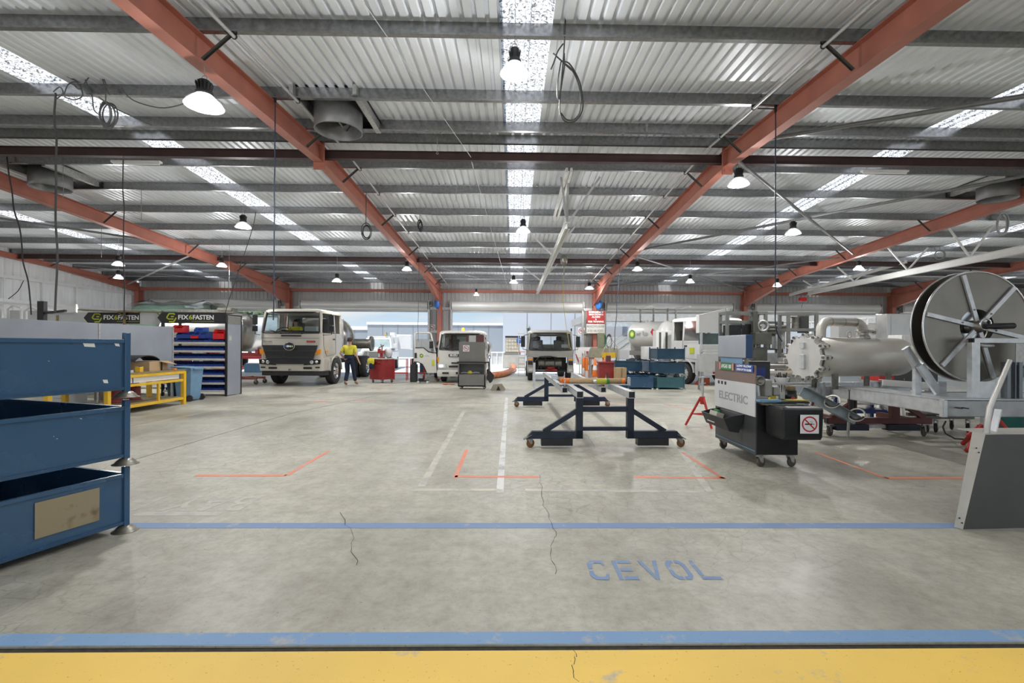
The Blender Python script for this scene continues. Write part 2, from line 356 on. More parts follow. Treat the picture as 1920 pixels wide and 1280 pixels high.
for pts in ([(1043, 1075), (1035, 1030), (1040, 990), (1018, 940), (1012, 890)], [(960, 800), (990, 790), (1050, 795), (1100, 815), (1115, 840), (1085, 848)], [(640, 960), (660, 1010), (668, 1060)], [(1240, 800), (1190, 835), (1130, 843)], [(1080, 1275), (1078, 1240), (1082, 1215)]):
    mb = MB(); zz = 0.0022
    P = [G(*p) for p in pts]; Q = []
    for i in range(len(P)-1):
        for k in range(6):
            p = P[i].lerp(P[i+1], k/6); Q.append(p+V(random.uniform(-.02, .02), random.uniform(-.02, .02), 0))
    Q.append(P[-1])
    for i in range(len(Q)-1):
        w = random.uniform(0.0008, 0.0024); a, b_ = Q[i], Q[i+1]
        mb.add([(a.x-w, a.y, zz), (a.x+w, a.y, zz), (b_.x+w, b_.y, zz), (b_.x-w, b_.y, zz)], [(0, 1, 2, 3)])
    mb.build('crack', dark, floor)
# stencilled letters (each a set of strokes with stencil breaks), skewed as painted
def letters(word, o, w, h, gap, mat, label):
    Sx = dict(C=[[(0.9, .72), (.78, .72), (.72, .85), (.35, .85), (.22, .7), (.22, .55), (0, .55), (0, .8), (.2, 1), (.8, 1)], [(.22, .45), (.22, .3), (.35, .15), (.72, .15), (.8, .28), (.95, .28), (.82, 0), (.2, 0), (0, .2), (0, .45)]],
              E=[[(0, 0), (.2, 0), (.2, 1), (0, 1)], [(.27, .84), (.95, .84), (.95, 1), (.27, 1)], [(.27, .42), (.85, .42), (.85, .58), (.27, .58)], [(.27, 0), (.95, 0), (.95, .16), (.27, .16)]],
              V=[[(0, 1), (.22, 1), (.48, .25), (.48, 0), (.4, 0)], [(.52, 0), (.6, 0), (1, 1), (.78, 1), (.52, .25)]],
              O=[[(.46, .84), (.46, 1), (.2, 1), (0, .8), (0, .2), (.2, 0), (.46, 0), (.46, .16), (.3, .16), (.2, .28), (.2, .72), (.3, .84)], [(.54, .84), (.54, 1), (.8, 1), (1, .8), (1, .2), (.8, 0), (.54, 0), (.54, .16), (.7, .16), (.8, .28), (.8, .72), (.7, .84)]],
              L=[[(0, .2), (.2, .2), (.2, 1), (0, 1)], [(0, 0), (.95, 0), (.95, .15), (0, .15)]])
    mb = MB()
    for i, ch in enumerate(word):
        for poly in Sx[ch]:
            pts = [(o[0]+i*(w+gap)+a*w, o[1]+b_*h) for a, b_ in poly]
            mb.add([(p[0], p[1], 0.002) for p in pts], [tuple(range(len(pts)))])
    ob = mb.build('painted_word', mat, floor); ob['label'] = label
g0 = G(1104, 1087); g1 = G(1357, 1087); g2 = G(1104, 1051)
letters('CEVOL', (g0.x+0.02, g0.y), 0.135, g2.y-g0.y, 0.045, blf2, 'stencilled blue word CEVOL')
ghost = worn('ghost cream floor paint', (0.52, 0.50, 0.42), 0.50, 6.0)
_o = text('painted_word', 'BAY 1', 0.62, ghost, floor, ((G(270, 943).x+G(468, 943).x)/2, 4.63, 0.0012), (-1, 0, 0), (0, -1, 0), 0.001, bold=0.004, width=0.98); _o['label'] = 'ghost of a cream painted bay marking, upside down'
stripe('painted_line', G(255, 963), G(415, 963), 0.09, ghost, 0.0011, label='ghost of a cream underline')
# roof sheets: trapezoid ribs
def ribbed(x0, x1, pitch, rib, h, yz):
    """strip of ribbed sheet from x0 to x1; yz = list of (y,z)"""
    prof = []; n = int(round((x1-x0)/pitch))
    for i in range(n):
        a = x0+i*pitch; prof += [(a, 0), (a+pitch-rib*1.6, 0), (a+pitch-rib*1.3, h), (a+pitch-rib*0.3, h)]
    prof.append((x1, 0)); k = len(prof); vs = []
    for y, z in yz:
        for a, dz in prof: vs.append((a, y, z+dz))
    return MB().add(vs, [(i*k+j, i*k+j+1, (i+1)*k+j+1, (i+1)*k+j) for i in range(len(yz)-1) for j in range(k-1)])
SKY = [(-15.2, -14.57), (-7.42, -6.79), (-0.18, 0.45), (7.54, 8.17), (15.4, 16.03), (23.1, 23.73)]
edges = [XL] + [v for s_ in SKY for v in s_] + [XR_]
HP = 0.2
prof_r = [(Y0-0.5, zp(Y0-0.5)+HP), (YR, zp(YR)+HP), (YW+0.4, zp(YW+0.4)+HP)]
mb = MB()
for i in range(0, len(edges), 2):
    q = ribbed(edges[i], edges[i+1], 0.151, 0.040, 0.042, prof_r); mb.add(q.v, q.f)
S('ceiling', mb, sheet, 'ribbed metal roof sheeting')
fg = bpy.data.materials.new('translucent fibreglass sheet'); fg.use_nodes = True; t = fg.node_tree; t.nodes.clear()
o_ = N(t, 'ShaderNodeOutputMaterial'); c = N(t, 'ShaderNodeTexCoord'); tr = N(t, 'ShaderNodeBsdfTranslucent'); df = N(t, 'ShaderNodeBsdfDiffuse')
nn = noise(26, 4, 0.75); rr = ramp(nn.outputs[0], 0.42, (0.12, 0.12, 0.12), 0.54, (0.93, 0.93, 0.93))
t.links.new(rr.outputs[0], tr.inputs[0]); t.links.new(rr.outputs[0], df.inputs[0]); ms = N(t, 'ShaderNodeMixShader'); ms.inputs[0].default_value = 0.25
t.links.new(tr.outputs[0], ms.inputs[1]); t.links.new(df.outputs[0], ms.inputs[2]); t.links.new(ms.outputs[0], o_.inputs[0])
k = 0
for a, b_ in SKY:
    for ya, yb in ((Y0, YR-0.32), (YR+0.32, YW)):
        k += 1; q = ribbed(a, b_, 0.187, 0.05, 0.032, [(ya, zp(ya)+HP), (yb, zp(yb)+HP)]); S('window_%d' % k, q, fg, 'speckled fibreglass skylight strip in the roof')
    q = ribbed(a, b_, 0.187, 0.05, 0.032, [(YR-0.32, zp(YR-0.32)+HP), (YR, zp(YR)+HP), (YR+0.32, zp(YR+0.32)+HP)]); S('trim_2', q, sheet, 'ridge capping between skylights')
# purlins
PY = [-5.9, -4.4, -2.7, -1.0, 0.7, 2.4, 4.1, 5.8, 7.5, 8.68, 9.3, 10.5, 11.95, 13.6, 15.3, 17.1, 18.75, 20.1, 21.4, 22.9, 24.2]
ordw = ['nearest', 'second', 'third', 'fourth', 'fifth', 'sixth', 'seventh', 'eighth', 'ninth', 'tenth', 'eleventh', 'twelfth', 'thirteenth', 'fourteenth', 'fifteenth']
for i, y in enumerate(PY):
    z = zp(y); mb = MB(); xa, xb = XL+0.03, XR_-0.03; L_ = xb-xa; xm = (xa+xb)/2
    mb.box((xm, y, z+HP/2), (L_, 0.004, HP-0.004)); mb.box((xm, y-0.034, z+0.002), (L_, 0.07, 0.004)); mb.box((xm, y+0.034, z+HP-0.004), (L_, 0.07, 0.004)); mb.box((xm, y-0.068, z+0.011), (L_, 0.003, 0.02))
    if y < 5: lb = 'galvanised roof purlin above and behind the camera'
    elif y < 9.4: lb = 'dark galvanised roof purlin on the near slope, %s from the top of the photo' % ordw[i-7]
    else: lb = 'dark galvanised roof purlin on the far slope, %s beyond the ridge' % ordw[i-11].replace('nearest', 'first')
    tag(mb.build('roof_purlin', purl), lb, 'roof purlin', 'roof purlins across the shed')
# tie beams under the purlins between the frames
def ibeam(mb, p, q, w, h, tw=0.012, tf=0.014):
    p = Vector(p); q = Vector(q); up = V(0, 0, 1); mb.bar(p, q, tw, h)
    d = (q-p).normalized(); a = d.cross(up).normalized(); b_ = a.cross(d)
    for s_ in (-1, 1): mb.bar(p+b_*(s_*(h/2-tf/2)), q+b_*(s_*(h/2-tf/2)), w, tf)
dks = M('dark red brown beam paint', (0.06, 0.032, 0.03), 0.5, 0, 0.2, 4)
for y, z, lb in ((9.62, 5.24, 'dark tie beam below the ridge'), (18.85, 4.80, 'dark tie beam halfway down the far slope')):
    for i in range(6):
        mb = MB(); ibeam(mb, (FX[i]+0.02, y, z), (FX[i+1]-0.02, y, z), 0.11, 0.17)
        tag(mb.build('tie_beam', dks), lb + ', %s bay from the left wall' % ['first', 'second', 'third', 'fourth', 'fifth', 'sixth'][i], 'tie beam', 'tie beams between frames')
# portal frames
dkb = M('dark angle steel', (0.07, 0.068, 0.062), 0.45, 0.5, 0.2, 8)
pos = ['against the left wall', 'second from the left wall', 'left of the centre bay', 'right of the centre bay', 'fifth from the left wall', 'behind the big hose reel', 'near the right wall']
for i, X in enumerate(FX):
    t_ = T('portal_frame', 'red oxide steel portal frame, ' + pos[i], 'steel frame', (X, YW, 0), 0, 'red portal frames')
    def loc(p): return (p[0], p[1]-YW, p[2])
    zb = (lambda y: 5.02-0.052*abs(y-YR)) if i else (lambda y: 5.16-0.052*abs(y-YR))
    for ya, yb in ((Y0, YR), (YR, YW-0.1)):
        mb = MB(); a = ya if ya < YR-1 else ya
        n = 1
        top0, top1 = zp(ya)-0.002, zp(yb)-0.002; b0, b1 = zb(ya), zb(yb)
        W_ = 0.17 if i else 0.14
        mb.prism([(ya-YW, b0+0.012), (yb-YW, b1+0.012), (yb-YW, top1-0.012), (ya-YW, top0-0.012)], (-0.005, 0, 0), (0, 1, 0), (0, 0, 1), 0.01)
        mb.bar((0, ya-YW, top0-0.006), (0, yb-YW, top1-0.006), W_, 0.012); mb.bar((0, ya-YW, b0+0.006), (0, yb-YW, b1+0.006), W_, 0.012)
        mb.build('rafter', reds, t_)
    for s_, ye in ((1, YW-0.1), (-1, Y0)):     # knee haunch and column
        y1 = ye - s_*4.3; hz = 3.55 if i else 4.1
        mb = MB(); mb.prism([(y1-YW, zb(y1)), (ye-YW, hz), (ye-YW, zb(ye))], (-0.005, 0, 0), (0, 1, 0), (0, 0, 1), 0.01)
        mb.bar((0, y1-YW, zb(y1)-0.008), (0, ye-YW, hz), 0.17, 0.014); mb.build('haunch', reds, t_)
        mb = MB(); cy_ = ye - s_*0.02 - YW
        yc = cy_ + s_*0.0
        mb.box((0, yc, 2.2), (0.014, 0.36, 4.4)); mb.box((0, yc-0.18, 2.2), (0.20, 0.014, 4.4)); mb.box((0, yc+0.18, 2.2), (0.20, 0.014, 4.4)); mb.box((0, yc, 0.01), (0.32, 0.46, 0.02))
        for zz in (hz, 4.2): mb.box((0, yc, zz), (0.19, 0.35, 0.014))
        mb.build('column', reds, t_)
    mb = MB(); z_ = zb(YR)
    for dy in (-0.012, 0.012): mb.box((0, YR+dy-YW, z_+0.13), (0.2, 0.018, 0.52))
    for a in (-0.06, 0.06):
        for zz in (-0.08, 0.08, 0.22, 0.33):
            mb.cyl((a, YR-0.04-YW, z_+zz), (a, YR+0.04-YW, z_+zz), 0.014, n=6)
    mb.build('splice_plate', reds, t_)
    sd_ = 1 if i in (1, 2) else -1
    if i in (0,): sd_ = 1
    for y in (-2.7, 2.4, 5.8, 8.68, 10.5, 13.6, 17.1, 20.1, 22.9):
        z = zp(y); mb = MB(); mb.bar((sd_*0.44, y-0.02-YW, z+0.01), (sd_*0.085, y-0.02-YW, zb(y)+0.03), 0.004, 0.05, (0, 1, 0)); mb.bar((sd_*0.44, y-YW, z+0.02), (sd_*0.085, y-YW, zb(y)+0.04), 0.05, 0.004, (0, 1, 0))
        br = mb.build('fly_brace', dkb, t_)
# eave strut, red beam along the far wall head
for i in range(6):
    mb = MB(); ibeam(mb, (FX[i]+0.11, YW-0.2, 4.27), (FX[i+1]-0.11, YW-0.2, 4.27), 0.1, 0.14)
    tag(mb.build('eave_beam', reds), 'red oxide eave beam over the roller doors, %s bay from the left wall' % ['first', 'second', 'third', 'fourth', 'fifth', 'sixth'][i], 'eave beam', 'eave beams')
# far wall with roller doors
def vrib_wall(x0, x1, y, z0, z1, pitch=0.2, h=0.03, inward=-1):
    mb = MB(); prof = []; n = max(1, int(round((x1-x0)/pitch))); pitch = (x1-x0)/n
    for i in range(n):
        a = x0+i*pitch; prof += [(a, 0), (a+pitch*0.62, 0), (a+pitch*0.70, h), (a+pitch*0.92, h)]
    prof.append((x1, 0)); k = len(prof); vs = [(a, y+inward*d, z0) for a, d in prof]+[(a, y+inward*d, z1) for a, d in prof]
    mb.add(vs, [(j, j+1, k+j+1, k+j) for j in range(k-1)]); return mb
DO = []
for i in range(6):
    a = FX[i]+0.62; b_ = FX[i+1]-0.62
    if i == 0: a = FX[0]+0.55
    DO.append((a, b_))
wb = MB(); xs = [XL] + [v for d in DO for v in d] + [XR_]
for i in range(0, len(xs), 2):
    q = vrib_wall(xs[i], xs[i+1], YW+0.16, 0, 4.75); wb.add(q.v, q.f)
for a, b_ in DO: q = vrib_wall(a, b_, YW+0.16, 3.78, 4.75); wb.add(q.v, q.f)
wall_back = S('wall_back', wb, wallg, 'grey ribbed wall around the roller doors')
mb = MB()
for i in range(1, len(xs)-1):
    x_ = xs[i]; s_ = -1 if i % 2 else 1
    mb.box((x_+s_*0.04, YW+0.05, 1.9), (0.1, 0.16, 3.8))
for a, b_ in zip(xs[::2], xs[1::2]):
    for z in (1.0, 2.2, 3.4): mb.box(((a+b_)/2, YW+0.1, z), (b_-a, 0.05, 0.14))
S('trim_3', mb, galv, 'galvanised door jambs and girts')
doorc = M('pale roller door curtain', (0.70, 0.70, 0.68), 0.45, 0.2, 0.04, 2)
words = ['first', 'second', 'third', 'fourth', 'fifth', 'sixth']
for i, (a, b_) in enumerate(DO):
    r = 0.23; z = 3.55; y = YW-0.02; mb = MB()
    prof = [(r*0.3, 0), (r, 0), (r, 0.02), (r*0.985, 0.03), (r*0.985, b_-a-0.03), (r, b_-a-0.02), (r, b_-a), (r*0.3, b_-a)]
    mb.lathe(prof, (a, y, z), (1, 0, 0), 24)
    d = S('door_%d' % (i+1), mb, doorc, '%s roller door from the left, rolled up' % words[i])
    mb = MB(); n = 6; vs = []
    for j in range(2*n+1):
        vs += [(a, y+0.2+(0.02 if j % 2 else 0), z-0.10-j*0.02), (b_, y+0.2+(0.02 if j % 2 else 0), z-0.10-j*0.02)]
    mb.add(vs, [(2*j, 2*j+1, 2*j+3, 2*j+2) for j in range(2*n)]); mb.box(((a+b_)/2, y+0.2, 3.31), (b_-a, 0.05, 0.05))
    S('door_curtain', mb, doorc, parent=d)
    for xx in (a-0.06, b_+0.06):
        mb = MB(); mb.box((xx, y, z), (0.04, 0.4, 0.4)); mb.cyl((xx-0.1, y, z), (xx+0.1, y, z), 0.05); S('door_bracket', mb, galv, parent=d)
# left wall
mb = MB(); prof = []; yy = Y0
vs = []; n = int((YW+0.16-Y0)/0.3)
for i in range(n+1):
    a = Y0+i*0.3
    for dy, dx in ((0, 0), (0.19, 0), (0.205, 0.06), (0.27, 0.06)):
        if a+dy <= YW+0.16: vs.append((a+dy, dx))
k = len(vs); mb.add([(XL+d, a, 0) for a, d in vs]+[(XL+d, a, zp(a)+HP+0.03) for a, d in vs], [(j, j+1, k+j+1, k+j) for j in range(k-1)])
S('wall_left', mb, wallw, 'pale ribbed metal side wall')
mb = MB()
for z in (0.9, 2.1, 3.1, 4.0): mb.box((XL+0.09, (Y0+YW)/2, z), (0.06, YW-Y0, 0.13)); mb.box((XL+0.13, (Y0+YW)/2, z-0.06), (0.08, YW-Y0, 0.012))
for y in (3, 8, 13, 18.5, 20, 21.5, 23): mb.box((XL+0.12, y, 3.3), (0.03, 0.04, 1.5))
S('trim_4', mb, wallw, 'pale wall girts on the left wall')
# right wall
mb = MB(); vs = [(a+dy, dx) for a in [Y0+i*0.3 for i in range(n)] for dy, dx in ((0, 0), (0.2, 0), (0.23, 0.03), (0.27, 0.03))]; k = len(vs)
mb.add([(XR_-d, a, 0) for a, d in vs]+[(XR_-d, a, zp(a)+HP+0.03) for a, d in vs], [(j, j+1, k+j+1, k+j) for j in range(k-1)])
S('wall_right', mb, wallw, 'pale ribbed metal wall at the far right')
# outside ground, buildings
apr = M('sunlit concrete apron', (0.62, 0.61, 0.58), 0.8, 0, 0.08, 0.5)
S('ground_outside', MB().add([(-90, YW+0.2, -0.01), (90, YW+0.2, -0.01), (90, 130, -0.01), (-90, 130, -0.01)], [(0, 1, 2, 3)]), apr, 'sunlit concrete yard beyond the doors')
S('ground_outside', MB().add([(-90, -60, -0.02), (90, -60, -0.02), (90, -14, -0.02), (-90, -14, -0.02)], [(0, 1, 2, 3)]), apr, 'sunlit concrete yard behind the camera')
# ---------------- common pieces ----------------
def caster(parent, x, y, h=0.14, r=0.05, rot=0.0, mat=None, name='caster', plate=True):
    """swivel caster hanging from z=h at x,y (child of parent)"""
    c_, s_ = math.cos(rot), math.sin(rot); d = V(c_, s_, 0); n_ = V(-s_, c_, 0)
    ctr = V(x, y, r) + d*0.03; mb = MB()
    if plate: mb.box((x, y, h-0.005), (0.10, 0.10, 0.01))
    mb.cyl((x, y, h-0.035), (x, y, h), 0.025, n=12)
    for k in (-1, 1):
        mb.add([V(x, y, h-0.03)+n_*k*0.024-d*0.03, V(x, y, h-0.03)+n_*k*0.024+d*0.05, ctr+n_*k*0.024+d*0.018, ctr+n_*k*0.024-d*0.018,
                V(x, y, h-0.03)+n_*k*0.028-d*0.03, V(x, y, h-0.03)+n_*k*0.028+d*0.05, ctr+n_*k*0.028+d*0.018, ctr+n_*k*0.028-d*0.018],
               [(0, 1, 2, 3), (7, 6, 5, 4), (0, 4, 5, 1), (1, 5, 6, 2), (2, 6, 7, 3), (3, 7, 4, 0)])
    mb.box((x, y, h-0.03), (0.06, 0.06, 0.012), rz=rot)
    mb.cyl(ctr-n_*0.036, ctr+n_*0.036, 0.008, n=8)
    o = mb.build(name, galv, parent)
    w = MB(); w.lathe([(0, -0.02), (r*0.55, -0.02), (r*0.6, -0.014), (r*0.8, -0.016), (r*0.97, -0.013), (r, 0), (r*0.97, 0.013), (r*0.8, 0.016), (r*0.6, 0.014), (r*0.55, 0.02), (0, 0.02)], ctr, n_, 24)
    w.build('wheel', mat or grout, o); return o
def nosmoking(parent, o, u, v, s_, name='no_smoking_sign'):
    """square sign: red ring and slash over a cigarette, size s_"""
    o = Vector(o); u = Vector(u).normalized(); v = Vector(v).normalized(); w = u.cross(v)
    mb = MB(); h = s_/2; mb.prism([(-h, -h), (h, -h), (h, h), (-h, h)], o, u, v, s_*0.012); sg = mb.build(name, inkw, parent)
    mb = MB(); k = 36; R, r = s_*0.42, s_*0.345; e1 = o+w*(s_*0.018)
    vs = []
    for i in range(k):
        a = 2*PI*i/k; vs += [e1+(u*math.cos(a)+v*math.sin(a))*R, e1+(u*math.cos(a)+v*math.sin(a))*r]
    mb.add(vs, [(2*i, 2*((i+1) % k), 2*((i+1) % k)+1, 2*i+1) for i in range(k)])
    d = (u*-1+v).normalized(); n_ = (u+v).normalized(); e2 = e1+w*(s_*0.006)
    mb.add([e2+d*r+n_*s_*0.035, e2+d*r-n_*s_*0.035, e2-d*r-n_*s_*0.035, e2-d*r+n_*s_*0.035], [(0, 1, 2, 3)])
    mb.build('prohibition_ring', inkr, sg)
    mb = MB(); e3 = e1+w*(s_*0.002)
    def q(x0, y0, x1, y1): mb.add([e3+u*(x0*s_)+v*(y0*s_), e3+u*(x1*s_)+v*(y0*s_), e3+u*(x1*s_)+v*(y1*s_), e3+u*(x0*s_)+v*(y1*s_)], [(0, 1, 2, 3)])
    q(-0.26, -0.035, 0.14, 0.035); q(0.17, -0.035, 0.2, 0.035); q(0.225, -0.035, 0.25, 0.035)
    for k2 in range(6):
        q(0.08+0.02*k2, 0.07+0.03*math.sin(k2*1.5)+k2*0.012, 0.10+0.02*k2, 0.085+0.03*math.sin(k2*1.5)+k2*0.012); q(0.0+0.02*k2, 0.13+0.02*math.cos(k2*1.5), 0.02+0.02*k2, 0.145+0.02*math.cos(k2*1.5))
    mb.build('cigarette_symbol', inkb, sg)
    return sg
# ---------------- steel stillages ----------------
def stillage(name, label, loc, rz, L, Wd, h=0.535, mat=None, fr=0.30, group=None, foot=True, front_lo=0.08):
    """box stillage: local x along the long side (0..L), y depth (0..Wd), posts at the corners, base at z=0"""
    mat = mat or bluec; t_ = T(name, label, 'stillage', loc, rz, group); p = 0.042; z0, z1 = front_lo, h-0.10
    for x_, y_ in ((0, 0), (L, 0), (0, Wd), (L, Wd)):
        MB().box((x_, y_, h/2+0.01), (p, p, h-0.06)).build('corner_post', mat, t_, 0.004)
        mb = MB(); mb.lathe([(0.012, 0.045), (0.04, 0.042), (0.062, 0.024), (0.072, 0.008), (0.09, 0.0), (0.092, -0.004), (0.07, 0.003), (0.03, 0.03), (0.012, 0.035)], (x_, y_, 0.004), n=20)
        if foot: mb.build('cup_foot', steeld, t_)
    for (a, b_, nm) in (((0, 0), (L, 0), 'front_panel'), ((0, Wd), (L, Wd), 'rear_panel'), ((0, 0), (0, Wd), 'end_panel'), ((L, 0), (L, Wd), 'end_panel')):
        A = V(*a, 0); B = V(*b_, 0); d = (B-A).normalized(); A2 = A+d*p/2; B2 = B-d*p/2
        mb = MB(); mb.bar(A2+V(0, 0, (z0+z1)/2), B2+V(0, 0, (z0+z1)/2), 0.006, z1-z0)
        mb.build(nm, mat, t_)
        mb = MB(); mb.bar(A2+V(0, 0, z1+0.012), B2+V(0, 0, z1+0.012), 0.03, 0.03); mb.bar(A2+V(0, 0, z0-0.01), B2+V(0, 0, z0-0.01), 0.03, 0.024)
        mb.build('edge_rail', mat, t_, 0.003)
    MB().box((L/2, Wd/2, z0), (L-p, Wd-p, 0.006)).build('base_sheet', mat, t_)
    return t_
u_ = V(-0.324, -0.946, 0); po = G(243, 990); po = V(-3.10, 3.93, 0)
rzs = math.atan2(u_.y, u_.x)
# local x runs along u_, local y must run away to the left
for i, lb in enumerate(('blue steel stillage with a worn brass plate, bottom of the stack at lower left', 'blue steel stillage at lower left, middle of the stack of three', 'blue steel stillage at lower left, topmost of the stack of three')):
    st = stillage('steel_stillage', lb, (po.x, po.y, i*0.535), rzs, 1.25, -1.95, group='blue stillages stacked at lower left')
    if i == 0:
        mb = MB(); mb.prism([(0.19, 0.15), (0.58, 0.15), (0.58, 0.40), (0.19, 0.40)], (0, 0.012, 0), (1, 0, 0), (0, 0, 1), 0.003); q = mb.build('name_plate', brass, st); q['label'] = 'worn brass plate'
        mb = MB(); mb.bar((0.75, 0, 0.40), (0.75, -1.95, 0.40), 0.02, 0.02); mb.build('divider_rail', whitep, st)
    if i:
        mb = MB()
        for (a, b_, c_, d_) in (((0.22, 0.40, 0.30, 0.43), (0.05, 0.405, 0.09, 0.43), (0.13, 0.12, 0.17, 0.15), (0.5, 0.3, 0.51, 0.305)) if i == 2 else ((0.47, 0.30, 0.48, 0.31), (0.45, 0.28, 0.46, 0.285), (0.9, 0.2, 0.98, 0.26), (0.3, 0.4, 0.32, 0.41))):
            mb.add([(a, 0.0045, b_), (c_-0.01, 0.0045, b_+0.004), (c_, 0.0045, d_), (a+0.006, 0.0045, d_-0.002)], [(0, 1, 2, 3)])
        mb.build('tape_scrap', whitep, st)
# contents glimpsed inside the middle stillage
mb = MB(); mb.box((0, 0, 0), (0.34, 0.02, 0.16)); q = mb.build('document_pouch', greyl); q.location = (-4.0, 4.22, 0.76); q.rotation_euler = (0, 0, -0.33); tag(q, 'grey document pouch leaning inside the middle blue stillage', 'document pouch')
# black rubber stops on the post
for z in (0.18, 0.44, 0.72, 0.98, 1.25, 1.5):
    pass
# ---------------- yellow workbench, screen ----------------
wb_ = T('workbench', 'long yellow steel workbench with timber top and white drawer fronts', 'workbench', (-8.6, 12.15, 0))
for x_ in (0.42, -0.42):
    for y_ in (0, -2.25, -3.5): MB().box((x_, y_, 0.41), (0.085, 0.085, 0.82)).build('leg', yel, wb_, 0.005)
MB().box((0.42, -0.85, 0.36), (0.045, 0.045, 0.5)).build('leg', yel, wb_)
mb = MB(); mb.box((0.42, -1.75, 0.80), (0.07, 3.5, 0.07)); mb.box((-0.42, -1.75, 0.80), (0.07, 3.5, 0.07)); mb.box((0, 0, 0.80), (0.8, 0.07, 0.07)); mb.box((0, -3.5, 0.80), (0.8, 0.07, 0.07)); mb.build('top_frame', yel, wb_, 0.004)
mb = MB(); mb.box((0.42, -1.75, 0.60), (0.05, 3.5, 0.055)); mb.box((0.42, -1.75, 0.15), (0.06, 3.5, 0.06)); mb.box((-0.42, -1.75, 0.15), (0.06, 3.5, 0.06)); mb.box((0, 0, 0.15), (0.8, 0.06, 0.06)); mb.box((0, 0, 0.60), (0.8, 0.05, 0.055)); mb.build('side_rail', yel, wb_, 0.004)
MB().box((0, -1.75, 0.848), (0.92, 3.6, 0.028)).build('bench_top', wood, wb_)
MB().box((0, -1.75, 0.19), (0.8, 3.4, 0.02)).build('lower_shelf', wood, wb_)
MB().box((0.40, -1.6, 0.705), (0.03, 2.9, 0.12)).build('drawer_front', whitep, wb_, 0.004)
MB().box((0.42, -1.6, 0.705), (0.012, 0.012, 0.11)).build('drawer_gap', black, wb_)
scr = T('steel_screen', 'blue grey sheet steel screen standing behind the yellow workbench', 'screen', (-9.12, 13.1, 0))
mb = MB(); mb.box((0, -2.3, 1.38), (0.02, 4.6, 1.12)); mb.build('screen_sheet', greyp, scr)
mb = MB(); mb.box((0, 0, 0.97), (0.05, 0.05, 1.94)); mb.box((0, -2.3, 0.97), (0.04, 0.04, 1.9)); mb.box((0, -4.6, 0.97), (0.05, 0.05, 1.94)); mb.build('screen_post', galv, scr)
# things on the bench
bx = T('cardboard_box', 'open brown cardboard box with black tape on the yellow workbench', 'box', (-8.62, 11.55, 0.862), 0.12)
mb = MB(); mb.box((0, 0, 0.11), (0.5, 0.72, 0.22)); mb.build('box_body', carton, bx, 0.004)
mb = MB(); mb.box((0.252, 0.1, 0.11), (0.006, 0.06, 0.222)); mb.box((0, 0.1, 0.222), (0.5, 0.06, 0.004)); mb.build('tape', black, bx)
for (a, b_, c_, d_) in (((0.25, 0.36, 0.21), (-0.22, 0.36, 0.21), (-0.22, 0.72, 0.17), (0.25, 0.72, 0.13)), ((0.25, 0.0, 0.22), (0.25, 0.36, 0.22), (0.42, 0.42, 0.12), (0.42, 0.1, 0.16))):
    q = MB(); q.add([a, b_, c_, d_], [(0, 1, 2, 3)]); o = q.build('box_flap', carton, bx); sm = o.modifiers.new('s', 'SOLIDIFY'); sm.thickness = 0.006
gd = MB(); rings = []
for i in range(15):
    a = PI*(0.12+0.76*i/14); y_ = -0.42*math.cos(a); z_ = 0.20*math.sin(a); rings.append([V(-0.2, y_, z_), V(0.2, y_, z_), V(0.2, y_*0.97, z_*0.9), V(-0.2, y_*0.97, z_*0.9)])
gd.loft(rings, smooth=False); q = gd.build('mudguard', blackm); q.location = (-8.62, 11.3, 1.03); tag(q, 'black curved mudguard lying on the cardboard box', 'mudguard')
random.seed(3)
for i, (x_, y_, w_, l_, h_, mt_, nm, lb) in enumerate(((-8.3, 10.55, 0.12, 0.2, 0.06, greyl, 'parts_tray', 'grey parts tray near the left end of the yellow workbench'), (-8.35, 10.95, 0.1, 0.14, 0.12, yel, 'spray_can_box', 'yellow and black box on the workbench beside the cardboard box'), (-8.3, 12.0, 0.06, 0.25, 0.04, orangep, 'hand_tool', 'orange handled tool on the far corner of the yellow workbench'))):
    q = T(nm, lb, 'tool', (x_, y_, 0.862), 0.2*i)
    MB().box((0, 0, h_/2), (w_, l_, h_)).build('body', mt_, q, 0.006); MB().box((0, l_*0.35, h_+0.006), (w_*0.7, l_*0.25, 0.012)).build('lid', black, q)
# bins under and beside the bench
def wheelie(label, loc, s_=1.0, rz=0, mat=bluel):
    t_ = T('wheelie_bin', label, 'bin', loc, rz)
    mb = MB(); rings = []
    for z, k in ((0.04, 0.78), (0.1, 0.82), (0.86, 1.0), (0.9, 1.06), (0.93, 1.06)):
        a, b_ = 0.24*k*s_, 0.27*k*s_; rings.append([V(-a, -b_, z*s_), V(a, -b_, z*s_), V(a, b_, z*s_), V(-a, b_, z*s_)])
    mb.loft(rings, smooth=False); mb.build('bin_body', mat, t_, 0.01)
    mb = MB(); mb.box((0.03, 0, 0.955*s_), (0.56*s_, 0.6*s_, 0.04*s_), ry=-0.05); mb.box((-0.27*s_, 0, 0.92*s_), (0.06*s_, 0.4*s_, 0.06*s_)); mb.build('lid', mat, t_, 0.012)
    for k in (-1, 1): MB().cyl((-0.2*s_, k*0.24*s_, 0.09*s_), (-0.2*s_, k*0.29*s_, 0.09*s_), 0.09*s_, n=16).build('wheel', rubber, t_)
    return t_
wheelie('light blue wheelie bin at the end of the yellow workbench', (-8.58, 12.95, 0), 0.92, PI)
mb = MB(); mb.lathe([(0.0, 0), (0.2, 0), (0.25, 0.5), (0.26, 0.52), (0.24, 0.52), (0.19, 0.03), (0, 0.03)], n=20); q = mb.build('round_bin', blued); q.location = (-9.15, 13.35, 0); tag(q, 'dark blue open bin behind the workbench leg', 'bin')
